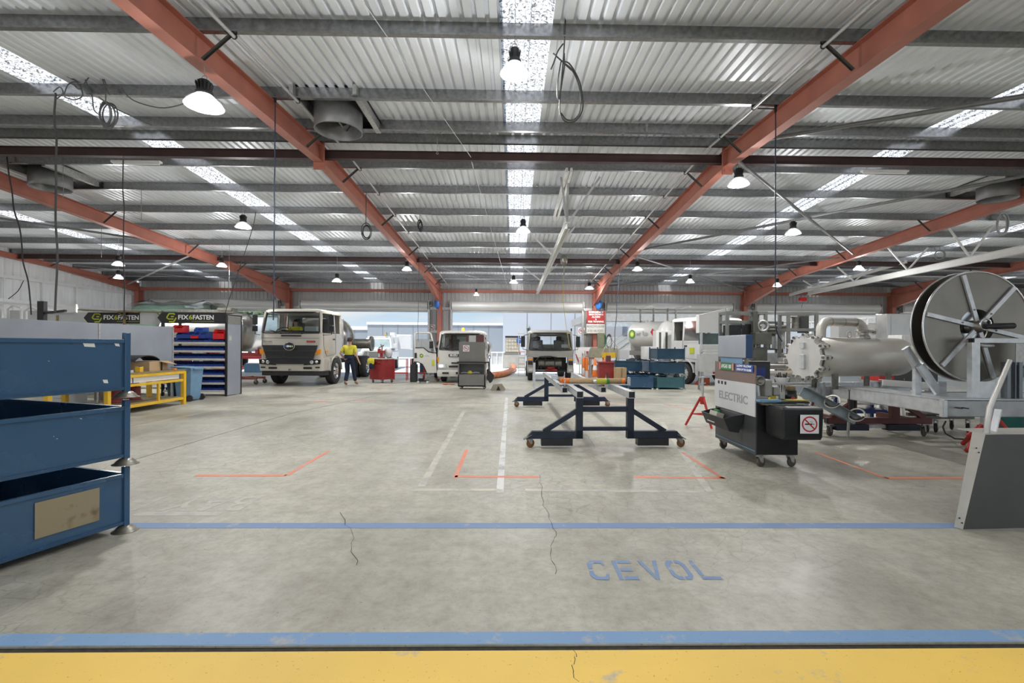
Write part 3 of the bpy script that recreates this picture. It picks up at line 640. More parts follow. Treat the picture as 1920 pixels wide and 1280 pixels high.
for i, (x_, y_, r_) in enumerate(((-8.75, 10.75, 0.17), (-8.8, 11.35, 0.15))):
    t_ = T('paint_drum', 'dark red drum on the lower shelf of the workbench, ' + ('left' if i == 0 else 'right') + ' of two', 'drum', (x_, y_, 0.2), 0, 'red drums under the workbench')
    mb = MB(); mb.lathe([(0, 0), (r_, 0), (r_*1.03, 0.01), (r_, 0.02), (r_, 0.12), (r_*1.03, 0.13), (r_, 0.14), (r_, 0.29), (r_*1.03, 0.3), (r_*0.95, 0.3), (r_*0.95, 0.28), (0, 0.28)], n=24); mb.build('drum_body', redd, t_)
    MB().torus((0, 0, 0.28), r_*0.7, 0.005, (0, 1, 0), 12, 6, PI, 2*PI).build('handle', galv, t_)
# cabinets behind the bench, seen through the gap of the stillages
for i, (px, py, w_, h_, lb) in enumerate(((160, 745, 0.55, 0.62, 'pale filing cabinet seen through the gap between the blue stillages'), (195, 738, 0.8, 0.60, 'grey brown cabinet beside the pale filing cabinet behind the stillages'))):
    p = G(px, 765); t_ = T('filing_cabinet', lb, 'cabinet', (p.x-1.2, 13.2 if i else 12.2, 0))
    MB().box((0, 0, h_/2), (w_, 0.5, h_)).build('cabinet_body', greyl if i == 0 else greyc, t_, 0.006)
    for k in range(2): MB().box((0, -0.256, h_*(0.27+0.46*k)), (w_*0.9, 0.012, h_*0.4)).build('drawer', greyl if i == 0 else greyc, t_, 0.003); MB().box((0, -0.27, h_*(0.27+0.46*k)), (w_*0.3, 0.02, 0.015)).build('handle', galv, t_)
# ---------------- fastener racks ----------------
def logo_sign(t_, xl, xr, z0, z1, y_):
    """black arrow ended header with lime hexagon mark and wording"""
    zc = (z0+z1)/2; mb = MB(); mb.prism([(xl, zc), (xl+0.13, z0), (xr, z0), (xr, z1), (xl+0.13, z1)], (0, y_, 0), (1, 0, 0), (0, 0, 1), 0.03)
    sg = mb.build('header_sign', black, t_); sg['label'] = 'black header sign lettered FIX6FASTEN in white and lime'
    cx = xl+(xr-xl)*0.24 if xr-xl < 1.7 else xl+0.40; R = (z1-z0)*0.42; yy = y_-0.034
    hexp = [(cx+R*math.cos(a), zc+R*math.sin(a)*0.98) for a in [PI/3*k for k in range(6)]]
    mb = MB()
    def seg(a, b_, w): mb.bar((a[0], yy, a[1]), (b_[0], yy, b_[1]), 0.004, w, (0, 0, 1) if abs(a[0]-b_[0]) > 0.01 else (1, 0, 0))
    k_ = R*0.26
    seg(hexp[1], hexp[2], k_); seg(hexp[2], hexp[3], k_); seg(hexp[4], hexp[5], k_); seg(hexp[5], hexp[0], k_)
    seg(hexp[3], (cx-R*0.45, zc-R*0.35), k_); seg((cx-R*0.1, zc+R*0.25), (hexp[0][0]*0.5+cx*0.5, zc+R*0.25), k_); seg((cx-R*0.45, zc-R*0.28), (cx+R*0.45, zc-R*0.28), k_); seg(hexp[1], (hexp[1][0]+R*0.2, hexp[1][1]-R*0.2), k_)
    mb.build('hexagon_mark', inky, sg)
    x_ = cx+R*1.35; s_ = (z1-z0)*0.56; o_y = y_-0.034
    for word, mt_, wd in (('FIX', inkw, 0.30), ('6', inky, 0.10), ('FASTEN', inkw, 0.60)):
        wd *= (z1-z0)/0.32*0.98; text('sign_lettering', word, s_, mt_, sg, (x_+wd/2, o_y, zc+0.01), (1, 0, 0), (0, 0, 1), 0.004, bold=0.004, width=wd); x_ += wd+0.015
    mb = MB()
    for j in range(16): mb.box((x_-0.62+0.04*j, o_y, zc-(z1-z0)*0.30), (0.026, 0.003, 0.014))
    mb.build('tagline', inky, sg)
def bin_box(name, label, loc, w, d, h, mat, group):
    """small open fronted storage bin"""
    t_ = MB(); t = 0.006
    t_.box((0, 0, t/2), (w, d, t)); t_.box((0, d/2, h/2), (w, t, h))
    for k in (-1, 1): t_.prism([(-d/2, 0), (d/2, 0), (d/2, h), (-d*0.2, h), (-d/2, h*0.55)], (k*w/2-t/2, 0, 0), (0, 1, 0), (0, 0, 1), t)
    t_.box((0, -d/2, h*0.28), (w, t, h*0.56)); t_.box((0, -d*0.36, h*0.78), (w, t, h*0.06), rx=-0.6)
    o = t_.build(name, mat); o.location = loc; return tag(o, label, 'storage bin', group)
rk = T('fastener_rack', 'steel bolt rack full of blue bins with a black and lime header sign', 'shelving', (-9.13, 14.0, 0))
rw = 0.90
MB().box((rw, 0.38, 1.17), (0.03, 0.70, 2.3)).build('side_panel', greyp, rk, 0.003)
mb = MB(); mb.box((rw, 0.02, 1.18), (0.05, 0.05, 2.36)); mb.box((rw, 0.75, 1.18), (0.05, 0.05, 2.36)); mb.box((rw, 0.38, 2.34), (0.04, 0.7, 0.04)); mb.box((-rw, 0.02, 1.18), (0.05, 0.05, 2.36)); mb.box((-rw, 0.75, 1.18), (0.05, 0.05, 2.36)); mb.build('upright', black, rk)
mb = MB(); mb.box((rw+0.018, 0.38, 2.19), (0.006, 0.64, 0.22)); mb.build('end_plate', greyc, rk)
mb = MB(); mb.box((rw+0.018, 0.18, 1.68), (0.004, 0.12, 0.14)); mb.build('paper_label', crfl, rk)
logo_sign(rk, -1.02, rw+0.02, 2.08, 2.40, -0.005)
shz = [0.14, 0.30+0.06, 0.58, 0.82, 1.05, 1.28, 1.52]
cream_s = M('cream shelf edge', (0.60, 0.57, 0.50), 0.5, 0, 0.08, 8)
for z in shz:
    mb = MB(); mb.box((0, 0.38, z), (2*rw-0.05, 0.7, 0.012)); mb.box((0, 0.03, z+0.012), (2*rw-0.05, 0.012, 0.045)); mb.box((0, -0.0, z-0.012), (2*rw-0.05, 0.012, 0.02)); mb.build('shelf', cream_s, rk)
MB().box((0, 0.77, 1.2), (2*rw, 0.01, 2.3)).build('back_panel', wallw, rk) if False else None
pb = bin_box('storage_bin', 'x', (0, 0, 0), 0.138, 0.42, 0.155, blueb, 'blue bins on the bolt rack'); first = True
lev = ['bottom', 'second', 'third', 'fourth', 'fifth', 'sixth', 'seventh']
for j, z in enumerate(shz):
    for i in range(11):
        o = pb if first else pb.copy()
        if not first: COL.objects.link(o)
        first = False
        o.location = (-9.13-rw+0.14+i*0.150, 14.0+0.26, z+0.008)
        relabel(o, 'small blue bin on the %s shelf of the bolt rack, %s from the left' % (lev[j], ordw[i].replace('nearest', 'first')))
for i in range(5):
    o = pb.copy(); COL.objects.link(o); o.location = (-9.13-0.42+i*0.165, 14.2, 1.653); o.scale = (1.15, 1, 1.3); relabel(o, 'larger blue bin piled on the top row of the bolt rack, %s from the left' % ordw[i].replace('nearest', 'first'))
for x_, z, w_, h_, lb in ((-9.58, 1.82, 0.28, 0.22, 'red plastic bin tipped on the left of the bolt rack top'), (-9.1, 1.653, 0.2, 0.13, 'small red plastic bin in the middle of the bolt rack top'), (-8.42, 1.64, 0.30, 0.28, 'large red plastic bin on the right of the bolt rack top')):
    bin_box('red_bin', lb, (x_, 14.1, z), w_, 0.3, h_, redb, 'red bins on the bolt rack')
bin_box('blue_bin', 'bright blue bin tipped over among the bins on the bolt rack top', (-9.15, 14.35, 1.80), 0.24, 0.3, 0.18, M('bright blue plastic', (0.03, 0.14, 0.6), 0.4), 'blue bins on the bolt rack')
r2 = T('fastener_rack', 'bolt rack with a black and lime header sign showing above the grey screen', 'shelving', (-11.6, 14.2, 0))
mb = MB()
for x_ in (-1.55, 1.45):
    for y_ in (0, 0.7): mb.box((x_, y_, 1.15), (0.06, 0.06, 2.3))
mb.build('upright', wood, r2)
for z in (0.2, 0.7, 1.2, 1.7): MB().box((-0.05, 0.35, z), (2.95, 0.7, 0.03)).build('shelf', cream_s, r2)
MB().box((-0.95, 0.0, 2.22), (1.6, 0.03, 0.33)).build('header_blank', greyl, r2)
mb = MB(); mb.prism([(0.75, 2.06), (1.32, 2.06), (1.42, 2.12), (1.42, 2.32), (1.28, 2.39), (0.75, 2.39)], (0, 0.0, 0), (1, 0, 0), (0, 0, 1), 0.03); mb.build('header_blank', greyl, r2)
logo_sign(r2, -0.78, 0.80, 2.07, 2.39, -0.02)
mb = MB(); mb.bar((-0.7, -0.2, 2.44), (0.8, -0.1, 2.40), 0.3, 0.03); mb.bar((0.2, 0.1, 2.44), (1.6, 0, 2.40), 0.25, 0.03)
for x_ in (0.42, 1.50): mb.box((x_, -0.1, 2.2), (0.05, 0.05, 0.5)); mb.bar((x_, -0.1, 2.25), (x_-0.2, -0.1, 2.42), 0.03, 0.03)
mb.build('olive_bracket', wood, r2)
# cantilever rack and white frames far left
cr_ = T('cantilever_rack', 'black cantilever rack with arms rising above the grey screen', 'rack', (-13.6, 14.2, 0))
mb = MB(); mb.box((0, 0, 1.35), (0.18, 0.12, 2.7)); mb.build('rack_post', black, cr_)
MB().box((0, 0, 0.06), (0.5, 1.3, 0.1)).build('rack_foot', black, cr_)
for z, s_ in ((0.9, 1), (1.6, 1), (2.36, 1)): MB().bar((0.05, 0, z), (0.85, -0.2, z+0.06), 0.06, 0.06).build('rack_arm', black, cr_)
for z, s_ in ((2.5, 1), (2.06, 1)): MB().bar((-1.7, -0.2, z-0.03), (-0.95, -0.3, z+0.02), 0.06, 0.06).build('rack_arm', black, cr_)
MB().box((-1.75, 0, 1.3), (0.14, 0.12, 2.6)).build('rack_post', black, cr_)
wf = T('guard_frame', 'white welded guard frame leaning behind the grey screen at far left', 'frame', (-15.0, 15.0, 0.0)); wf.scale = (1, 1, 1.17)
mb = MB()
for k in range(5): mb.tube([(-0.9+0.5*k, 0, 1.2), (-0.9+0.5*k, 0, 2.2-0.05*k), (-0.75+0.5*k, 0, 2.3-0.05*k), (-0.5+0.5*k, 0, 2.25-0.05*k)], 0.03, 6)
mb.bar((-1.2, 0, 2.35), (1.6, 0.1, 2.2), 0.05, 0.05); mb.bar((-1.2, 0, 1.7), (1.6, 0.1, 1.6), 0.05, 0.05)
for x_ in (-1.2, 1.6): mb.bar((x_, 0.05, 0), (x_, 0.05, 2.3), 0.05, 0.05)
mb.build('frame_tube', whitep, wf)
for k in range(4): MB().box((-0.75+0.55*k, 0.02, 1.95), (0.3, 0.03, 0.35)).build('infill_plate', greyl, wf)
q = MB().box((0, 0, 0.09), (0.26, 0.2, 0.18)).build('small_box', carton); q.location = (-13.1, 14.35, 1.715); tag(q, 'small brown box perched at the left end of the second bolt rack', 'box')
q.location = (-12.95, 14.35, 2.3); q.location = (-12.7, 14.5, 1.716)
# ---------------- silver tanks at left ----------------
def tank(t_, x0, x1, z, r, mat, n=36, dish=0.3, name='tank_shell', y=0):
    mb = MB(); prof = []
    for k in range(7): a = PI/2*k/6; prof.append((r*math.sin(a), -dish*r*math.cos(a)))
    prof += [(r, 0.02), (r*1.015, 0.03), (r*1.015, 0.06), (r, 0.07)]; L = x1-x0
    prof += [(r, L-0.07), (r*1.015, L-0.06), (r*1.015, L-0.03), (r, L-0.02)]
    for k in range(6, -1, -1): a = PI/2*k/6; prof.append((r*math.sin(a), L+dish*r*math.cos(a)))
    mb.lathe(prof, (x0, y, z), (1, 0, 0), n); return mb.build(name, mat, t_)
tk = T('silver_tank', 'silver cylindrical tank with a domed end behind the bolt rack', 'tank', (-9.9, 17.6, 0))
tank(tk, -2.4, 0.25, 1.93, 0.67, stainl)
mb = MB(); mb.box((-1.1, 0, 2.66), (2.0, 0.3, 0.12)); mb.box((-0.4, 0, 2.74), (0.5, 0.4, 0.1)); mb.build('top_walkway', steeld, tk)
for x_ in (-2.0, -0.2): mb = MB(); mb.box((x_, 0, 1.0), (0.12, 0.9, 0.7)); mb.box((x_, -0.45, 0.5), (0.08, 0.08, 1.0)); mb.box((x_, 0.45, 0.5), (0.08, 0.08, 1.0)); mb.build('cradle', redd, tk)
tj = T('trolley_jack', 'red tow trolley with small wheels beside the cream truck', 'trolley', (-10.55, 18.5, 0))
mb = MB(); mb.bar((-1.2, 0, 0.75), (0.1, 0, 0.30), 0.1, 0.1); mb.bar((-0.1, -0.3, 0.22), (1.0, -0.3, 0.22), 0.08, 0.08); mb.bar((-0.1, 0.3, 0.22), (1.0, 0.3, 0.22), 0.08, 0.08); mb.bar((-0.05, -0.35, 0.24), (-0.05, 0.35, 0.24), 0.08, 0.08); mb.bar((0.5, -0.35, 0.24), (0.5, 0.35, 0.24), 0.08, 0.08); mb.build('tow_frame', reds, tj)
for y_ in (-0.32, 0.32): caster(tj, -0.05, y_, 0.2, 0.085)
for y_ in (-0.32, 0.32): caster(tj, 0.95, y_, 0.2, 0.085)
bt = T('tanker_trailer', 'big silver road tanker parked outside the leftmost roller doors', 'tanker', (-15.6, 29.5, 0))
tank(bt, -4.6, 3.6, 2.1, 1.05, M('sunlit aluminium', (0.75, 0.75, 0.74), 0.35, 0.7, 0.06, 2), n=48, dish=0.22)
mb = MB(); mb.box((-0.5, 0, 3.2), (7, 0.5, 0.06))
for k in range(8): mb.box((-4+k, -0.2, 3.3), (0.03, 0.03, 0.3))
mb.box((-0.5, -0.2, 3.45), (7.2, 0.03, 0.03)); mb.build('top_rail', galv, bt)
mb = MB(); mb.box((-0.3, -0.5, 0.85), (7.5, 0.12, 0.25)); mb.box((-0.3, 0.5, 0.85), (7.5, 0.12, 0.25))
for x_ in (-2.5, 0.5, 2.6): mb.box((x_, 0, 1.05), (0.15, 1.6, 0.25))
mb.build('chassis', redd, bt)
for x_ in (-2.6, -1.4, 2.2):
    for y_ in (-0.85, 0.85): MB().lathe([(0, -0.14), (0.3, -0.14), (0.32, -0.08), (0.48, -0.13), (0.5, 0), (0.48, 0.13), (0, 0.13)], (x_, y_, 0.5), (0, 1, 0), 24).build('wheel', rubber, bt)
gt = T('wrapped_tank', 'green tank wrapped in clear plastic above the bolt racks', 'tank', (-14.6, 21.5, 0))
tank(gt, -1.7, 1.0, 2.62, 0.62, M('dull green tank paint', (0.22, 0.34, 0.26), 0.35, 0, 0.12, 1.5), dish=0.4)
for x_ in (-1.3, 0.6): mb = MB(); mb.box((x_, 0, 1.05), (0.14, 1.0, 0.14)); mb.box((x_, -0.45, 1.0), (0.1, 0.1, 2.0)); mb.box((x_, 0.45, 1.0), (0.1, 0.1, 2.0)); mb.box((x_, 0, 2.0), (0.14, 1.0, 0.12)); mb.build('support_stand', galv, gt)
mb = MB(); rings = []
for i in range(9):
    a = i*PI/8; rings.append([V(-2.0+0.33*j+0.05*math.sin(j*2+i), -0.72*math.cos(a)*(1+0.06*math.sin(j*3+i*2)), 2.66+(0.68+0.07*math.sin(j*1.7+i*1.3))*math.sin(a)) for j in range(12)])
mb.loft(rings, caps=False, closed=False); mb.build('plastic_wrap', thin_glass('clear plastic wrap', (0.9, 0.93, 0.93), 0.6), gt)
# low clutter outside, between tank and truck
random.seed(5)
for i, (px, py, w_, h_, mt_, nm, lb) in enumerate(((480, 690, 0.9, 0.45, bluel, 'storage_crate', 'light blue crate in the sunlit yard beside the cream truck'), (470, 672, 1.6, 0.12, redd, 'steel_beam', 'dark red steel beam stacked in the yard beyond the silver tank'), (486, 700, 1.0, 0.2, carton, 'timber_pallet', 'timber pallet lying in the yard beside the cream truck'))):
    d_ = 26.3+i*0.9; p = YP(px, py, d_); q = T(nm, lb, nm.split('_')[1], (p.x, d_, 0))
    if i == 1:
        for z in (0.25, 0.75): MB().box((0, 0, z), (w_, 0.3, h_)).build('beam', mt_, q)
        for x_ in (-0.6, 0.6): MB().box((x_, 0, 0.36), (0.12, 0.3, 0.68)).build('trestle', galv, q)
    elif i == 0:
        mb = MB(); mb.box((0, 0, 0.05), (w_, 0.6, 0.1)); mb.box((0, -0.3, h_/2), (w_, 0.03, h_)); mb.box((0, 0.3, h_/2), (w_, 0.03, h_)); mb.box((-w_/2, 0, h_/2), (0.03, 0.6, h_)); mb.box((w_/2, 0, h_/2), (0.03, 0.6, h_)); mb.build('crate_body', mt_, q)
        MB().box((0, 0, h_), (w_*0.9, 0.5, 0.08)).build('folded_cover', whitep, q)
    else:
        mb = MB()
        for k in range(6): mb.box((0, -0.45+0.18*k, 0.15), (w_, 0.12, 0.025))
        for k in (-1, 0, 1): mb.box((k*0.42, 0, 0.07), (0.1, 1.0, 0.13))
        mb.build('slats', mt_, q)
# ---------------- people ----------------
def skinned(name, verts, edges, radii, mat, parent, sub=1, root=0):
    me = bpy.data.meshes.new(name); me.from_pydata([tuple(v) for v in verts], edges, []); o = bpy.data.objects.new(name, me); COL.objects.link(o)
    if parent: o.parent = parent
    sk = o.modifiers.new('skin', 'SKIN'); sk.use_smooth_shade = True
    lay = me.skin_vertices[0].data if me.skin_vertices else None
    if lay is None:
        bpy.context.view_layer.objects.active = o
        bm_ = __import__('bmesh').new(); bm_.from_mesh(me); bm_.verts.layers.skin.verify(); bm_.to_mesh(me); bm_.free(); lay = me.skin_vertices[0].data
    for i, r in enumerate(radii):
        lay[i].radius = r if isinstance(r, tuple) else (r, r); lay[i].use_root = (i == root)
    ss = o.modifiers.new('sub', 'SUBSURF'); ss.levels = sub; ss.render_levels = sub
    me.materials.append(mat); return o
def person(label, loc, rz, J, shirt, trou, seated=False, legs=True, name='person'):
    """J = joint positions in local space; faces local -y"""
    t_ = T(name, label, 'person', loc, rz)
    P = J; vs = []; ed = []; rd = []
    def v(p, r): vs.append(V(*p)); rd.append(r); return len(vs)-1
    pel = v(P['pelvis'], (0.125, 0.10)); sp = v(P['spine'], (0.125, 0.095)); ch = v(P['chest'], (0.15, 0.105)); nk = v(P['neck'], 0.052)
    ed += [(pel, sp), (sp, ch), (ch, nk)]; hb = v(P['headb'], 0.06); ed.append((nk, hb))
    hc = v(P['head'], (0.075, 0.09)); ed.append((hb, hc)); ht = v((P['head'][0], P['head'][1]+0.01, P['head'][2]+0.075), (0.062, 0.075)); ed.append((hc, ht))
    hands = []
    for s_ in 'LR':
        if 'sh'+s_ not in P: continue
        a = v(P['sh'+s_], 0.058); b_ = v(P['el'+s_], 0.040); c_ = v(P['wr'+s_], 0.028); e_ = V(*P['wr'+s_])-V(*P['el'+s_]); e_.normalize()
        pm = V(*P['wr'+s_])+e_*0.06; d_ = v(pm, (0.036, 0.018)); ed += [(ch, a), (a, b_), (b_, c_), (c_, d_)]; hands.append((pm, e_, s_, d_))
    for pm, e_, s_, d_ in hands:      # five fingers
        side = e_.cross(V(0, 1, 0)).normalized() if abs(e_.y) < 0.9 else V(1, 0, 0); fwd = V(0, -1, 0); fwd = (fwd-e_*fwd.dot(e_)).normalized()
        for k, ln in enumerate((0.055, 0.068, 0.063, 0.05)):
            o1 = pm+e_*0.035+fwd*(0.026-0.0175*k); a = v(o1, 0.009); b_ = v(o1+e_*ln*0.55, 0.0085); c_ = v(o1+e_*ln*0.9+side*(0.018 if s_ == 'L' else -0.018), 0.007); ed += [(d_, a), (a, b_), (b_, c_)]
        a = v(pm-e_*0.01+fwd*0.042, 0.011); b_ = v(pm+e_*0.035+fwd*0.058, 0.009); ed += [(d_, a), (a, b_)]
    if legs:
        for s_ in 'LR':
            a = v(P['hip'+s_], 0.085); b_ = v(P['kn'+s_], 0.057); c_ = v(P['an'+s_], 0.038); f_ = v(P['to'+s_], (0.04, 0.03)); ed += [(pel, a), (a, b_), (b_, c_), (c_, f_)]
    skinned('body', vs, ed, rd, skin, t_, 1)
    # clothing
    vs2 = [P['pelvis'], P['spine'], P['chest'], tuple(V(*P['chest']).lerp(V(*P['neck']), 0.75))]; e2 = [(0, 1), (1, 2), (2, 3)]; r2_ = [(0.175, 0.14), (0.175, 0.138), (0.195, 0.14), 0.085]
    for s_ in 'LR':
        if 'sh'+s_ not in P: continue
        n_ = len(vs2); vs2 += [P['sh'+s_], tuple(V(*P['sh'+s_]).lerp(V(*P['el'+s_]), 0.55)), tuple(V(*P['sh'+s_]).lerp(V(*P['el'+s_]), 0.85))]; e2 += [(2, n_), (n_, n_+1), (n_+1, n_+2)]; r2_ += [0.082, 0.066, 0.062]
    skinned('shirt', vs2, e2, r2_, shirt, t_, 1)
    if legs:
        a = V(*P['pelvis']); vs3 = [tuple(a+V(0, 0, 0.10)), P['pelvis']]; e3 = [(0, 1)]; r3 = [(0.178, 0.145), (0.182, 0.15)]
        for s_ in 'LR':
            n_ = len(vs3); vs3 += [P['hip'+s_], P['kn'+s_], tuple(V(*P['kn'+s_]).lerp(V(*P['an'+s_]), 0.9))]; e3 += [(1, n_), (n_, n_+1), (n_+1, n_+2)]; r3 += [0.112, 0.086, 0.072]
            an, to = V(*P['an'+s_]), V(*P['to'+s_]); skinned('boot', [an+V(0, 0, 0.07), an, to.lerp(an, 0.3), to], [(0, 1), (1, 2), (2, 3)], [0.052, 0.05, (0.048, 0.042), (0.043, 0.032)], boot, t_, 1)
        skinned('trousers', vs3, e3, r3, trou, t_, 1)
    h = V(*P['head']); mb = MB(); rings = []
    for i in range(6):
        a = PI*0.5*i/5; r = 0.108*math.cos(a)+0.004; z_ = h.z+0.035+0.098*math.sin(a); rings.append([V(h.x+r*0.86*math.cos(b_), h.y+0.018+r*math.sin(b_), z_-(0.07 if math.sin(b_) > 0.2 and i == 0 else 0)) for b_ in [2*PI*k/16 for k in range(16)]])
    mb.loft(rings); mb.build('hair', hair, t_)
    mb = MB()
    for s_ in (-1, 1): mb.lathe([(0, -0.008), (0.008, -0.005), (0.011, 0), (0.008, 0.005), (0, 0.008)], (h.x+s_*0.032, h.y-0.088, h.z+0.02), (0, 1, 0), 8)
    mb.build('eye', inkb, t_)
    mb = MB(); mb.prism([(-0.014, -0.02), (0.014, -0.02), (0.006, 0.025), (-0.006, 0.025)], (h.x, h.y-0.085, h.z), (1, 0, 0), (0, 0, 1), 0.026); 
    for s_ in (-1, 1): mb.lathe([(0, 0), (0.02, 0.002), (0.028, 0.01), (0.016, 0.012)], (h.x+s_*0.078, h.y+0.005, h.z+0.005), (s_, 0, 0), 10)
    mb.build('face_feature', skin, t_)
    mb = MB(); mb.box((h.x, h.y-0.094, h.z-0.045), (0.042, 0.006, 0.008)); mb.build('mouth', redd, t_)
    return t_
walk = dict(pelvis=(0, 0, 0.95), spine=(0, 0.0, 1.10), chest=(0, -0.02, 1.36), neck=(0, -0.03, 1.50), headb=(0, -0.035, 1.56), head=(0, -0.045, 1.65),
            shL=(0.20, -0.01, 1.42), elL=(0.33, 0.08, 1.17), wrL=(0.25, -0.10, 0.98), shR=(-0.20, -0.01, 1.42), elR=(-0.27, 0.03, 1.14), wrR=(-0.33, -0.06, 0.90),
            hipL=(0.10, 0, 0.90), knL=(0.10, -0.06, 0.50), anL=(0.09, 0.14, 0.10), toL=(0.10, 0.01, 0.04), hipR=(-0.10, 0, 0.90), knR=(-0.11, -0.12, 0.52), anR=(-0.13, -0.22, 0.09), toR=(-0.14, -0.38, 0.035))
p = G(655, 722); w_ = person('person in yellow and navy work clothes walking away beside the cream truck', (p.x, p.y, 0.0), PI-0.15, walk, hivis, navyc)
mb = MB(); rings = []
for z_, a, b_ in ((0.99, 0.192, 0.158), (1.06, 0.19, 0.156), (1.13, 0.188, 0.152)): rings.append([V(a*math.cos(k*PI/8), b_*math.sin(k*PI/8)-0.0, z_) for k in range(16)])
mb.loft(rings, caps=False); mb.build('shirt_band', navyc, w_)
# ---------------- trucks ----------------
def wheel(t_, x_, y_, r, w, face, rim=chrome, sub=True):
    """face=+1: outer face towards +x"""
    mb = MB(); mb.lathe([(r*0.62, -w/2), (r*0.93, -w/2), (r*0.985, -w*0.42), (r, -w*0.3), (r, w*0.3), (r*0.985, w*0.42), (r*0.93, w/2), (r*0.62, w/2)], (x_, y_, r), (face, 0, 0), 40); o = mb.build('tyre', rubber, t_)
    mb = MB(); mb.lathe([(r*0.62, -w*0.4), (r*0.62, w*0.44), (r*0.58, w*0.47), (r*0.55, w*0.3), (r*0.35, w*0.22), (r*0.28, w*0.30), (r*0.26, w*0.52), (r*0.16, w*0.58), (0, w*0.58)], (x_, y_, r), (face, 0, 0), 32); mb.build('rim', rim, o)
    mb = MB(); q = MB()
    for k in range(10):
        a = k*2*PI/10; cy, cz = y_+r*0.45*math.cos(a), r+r*0.45*math.sin(a); mb.cyl((x_+face*w*0.25, cy, cz), (x_+face*(w*0.27+0.004), cy, cz), r*0.055, n=10)
        cy, cz = y_+r*0.24*math.cos(a), r+r*0.24*math.sin(a); q.cyl((x_+face*w*0.3, cy, cz), (x_+face*w*0.6, cy, cz), r*0.03, n=6)
    mb.build('rim_hole', black, o); q.build('wheel_nut', steeld, o); return o
def rr_ring(wd, yf, yb, z, rc, lift=0.0, n=4):
    pts = []; hw = wd/2
    for cx_, cy_, a0 in ((hw-rc, yf+rc, -PI/2), (hw-0.04, yb-0.04, 0), (-hw+0.04, yb-0.04, PI/2), (-hw+rc, yf+rc, PI)):
        r_ = rc if cy_ < (yf+yb)/2 else 0.04
        for k in range(n+1): a = a0+k*(PI/2)/n; pts.append(V(cx_+r_*math.cos(a), cy_+r_*math.sin(a), z))
    return pts
def mirror(t_, pts, c_, sz, mat=black):
    mb = MB(); mb.tube(pts, 0.014, 6); a = mb.build('mirror_arm', black, t_); MB().box(c_, sz).build('mirror_head', mat, a, 0.02)
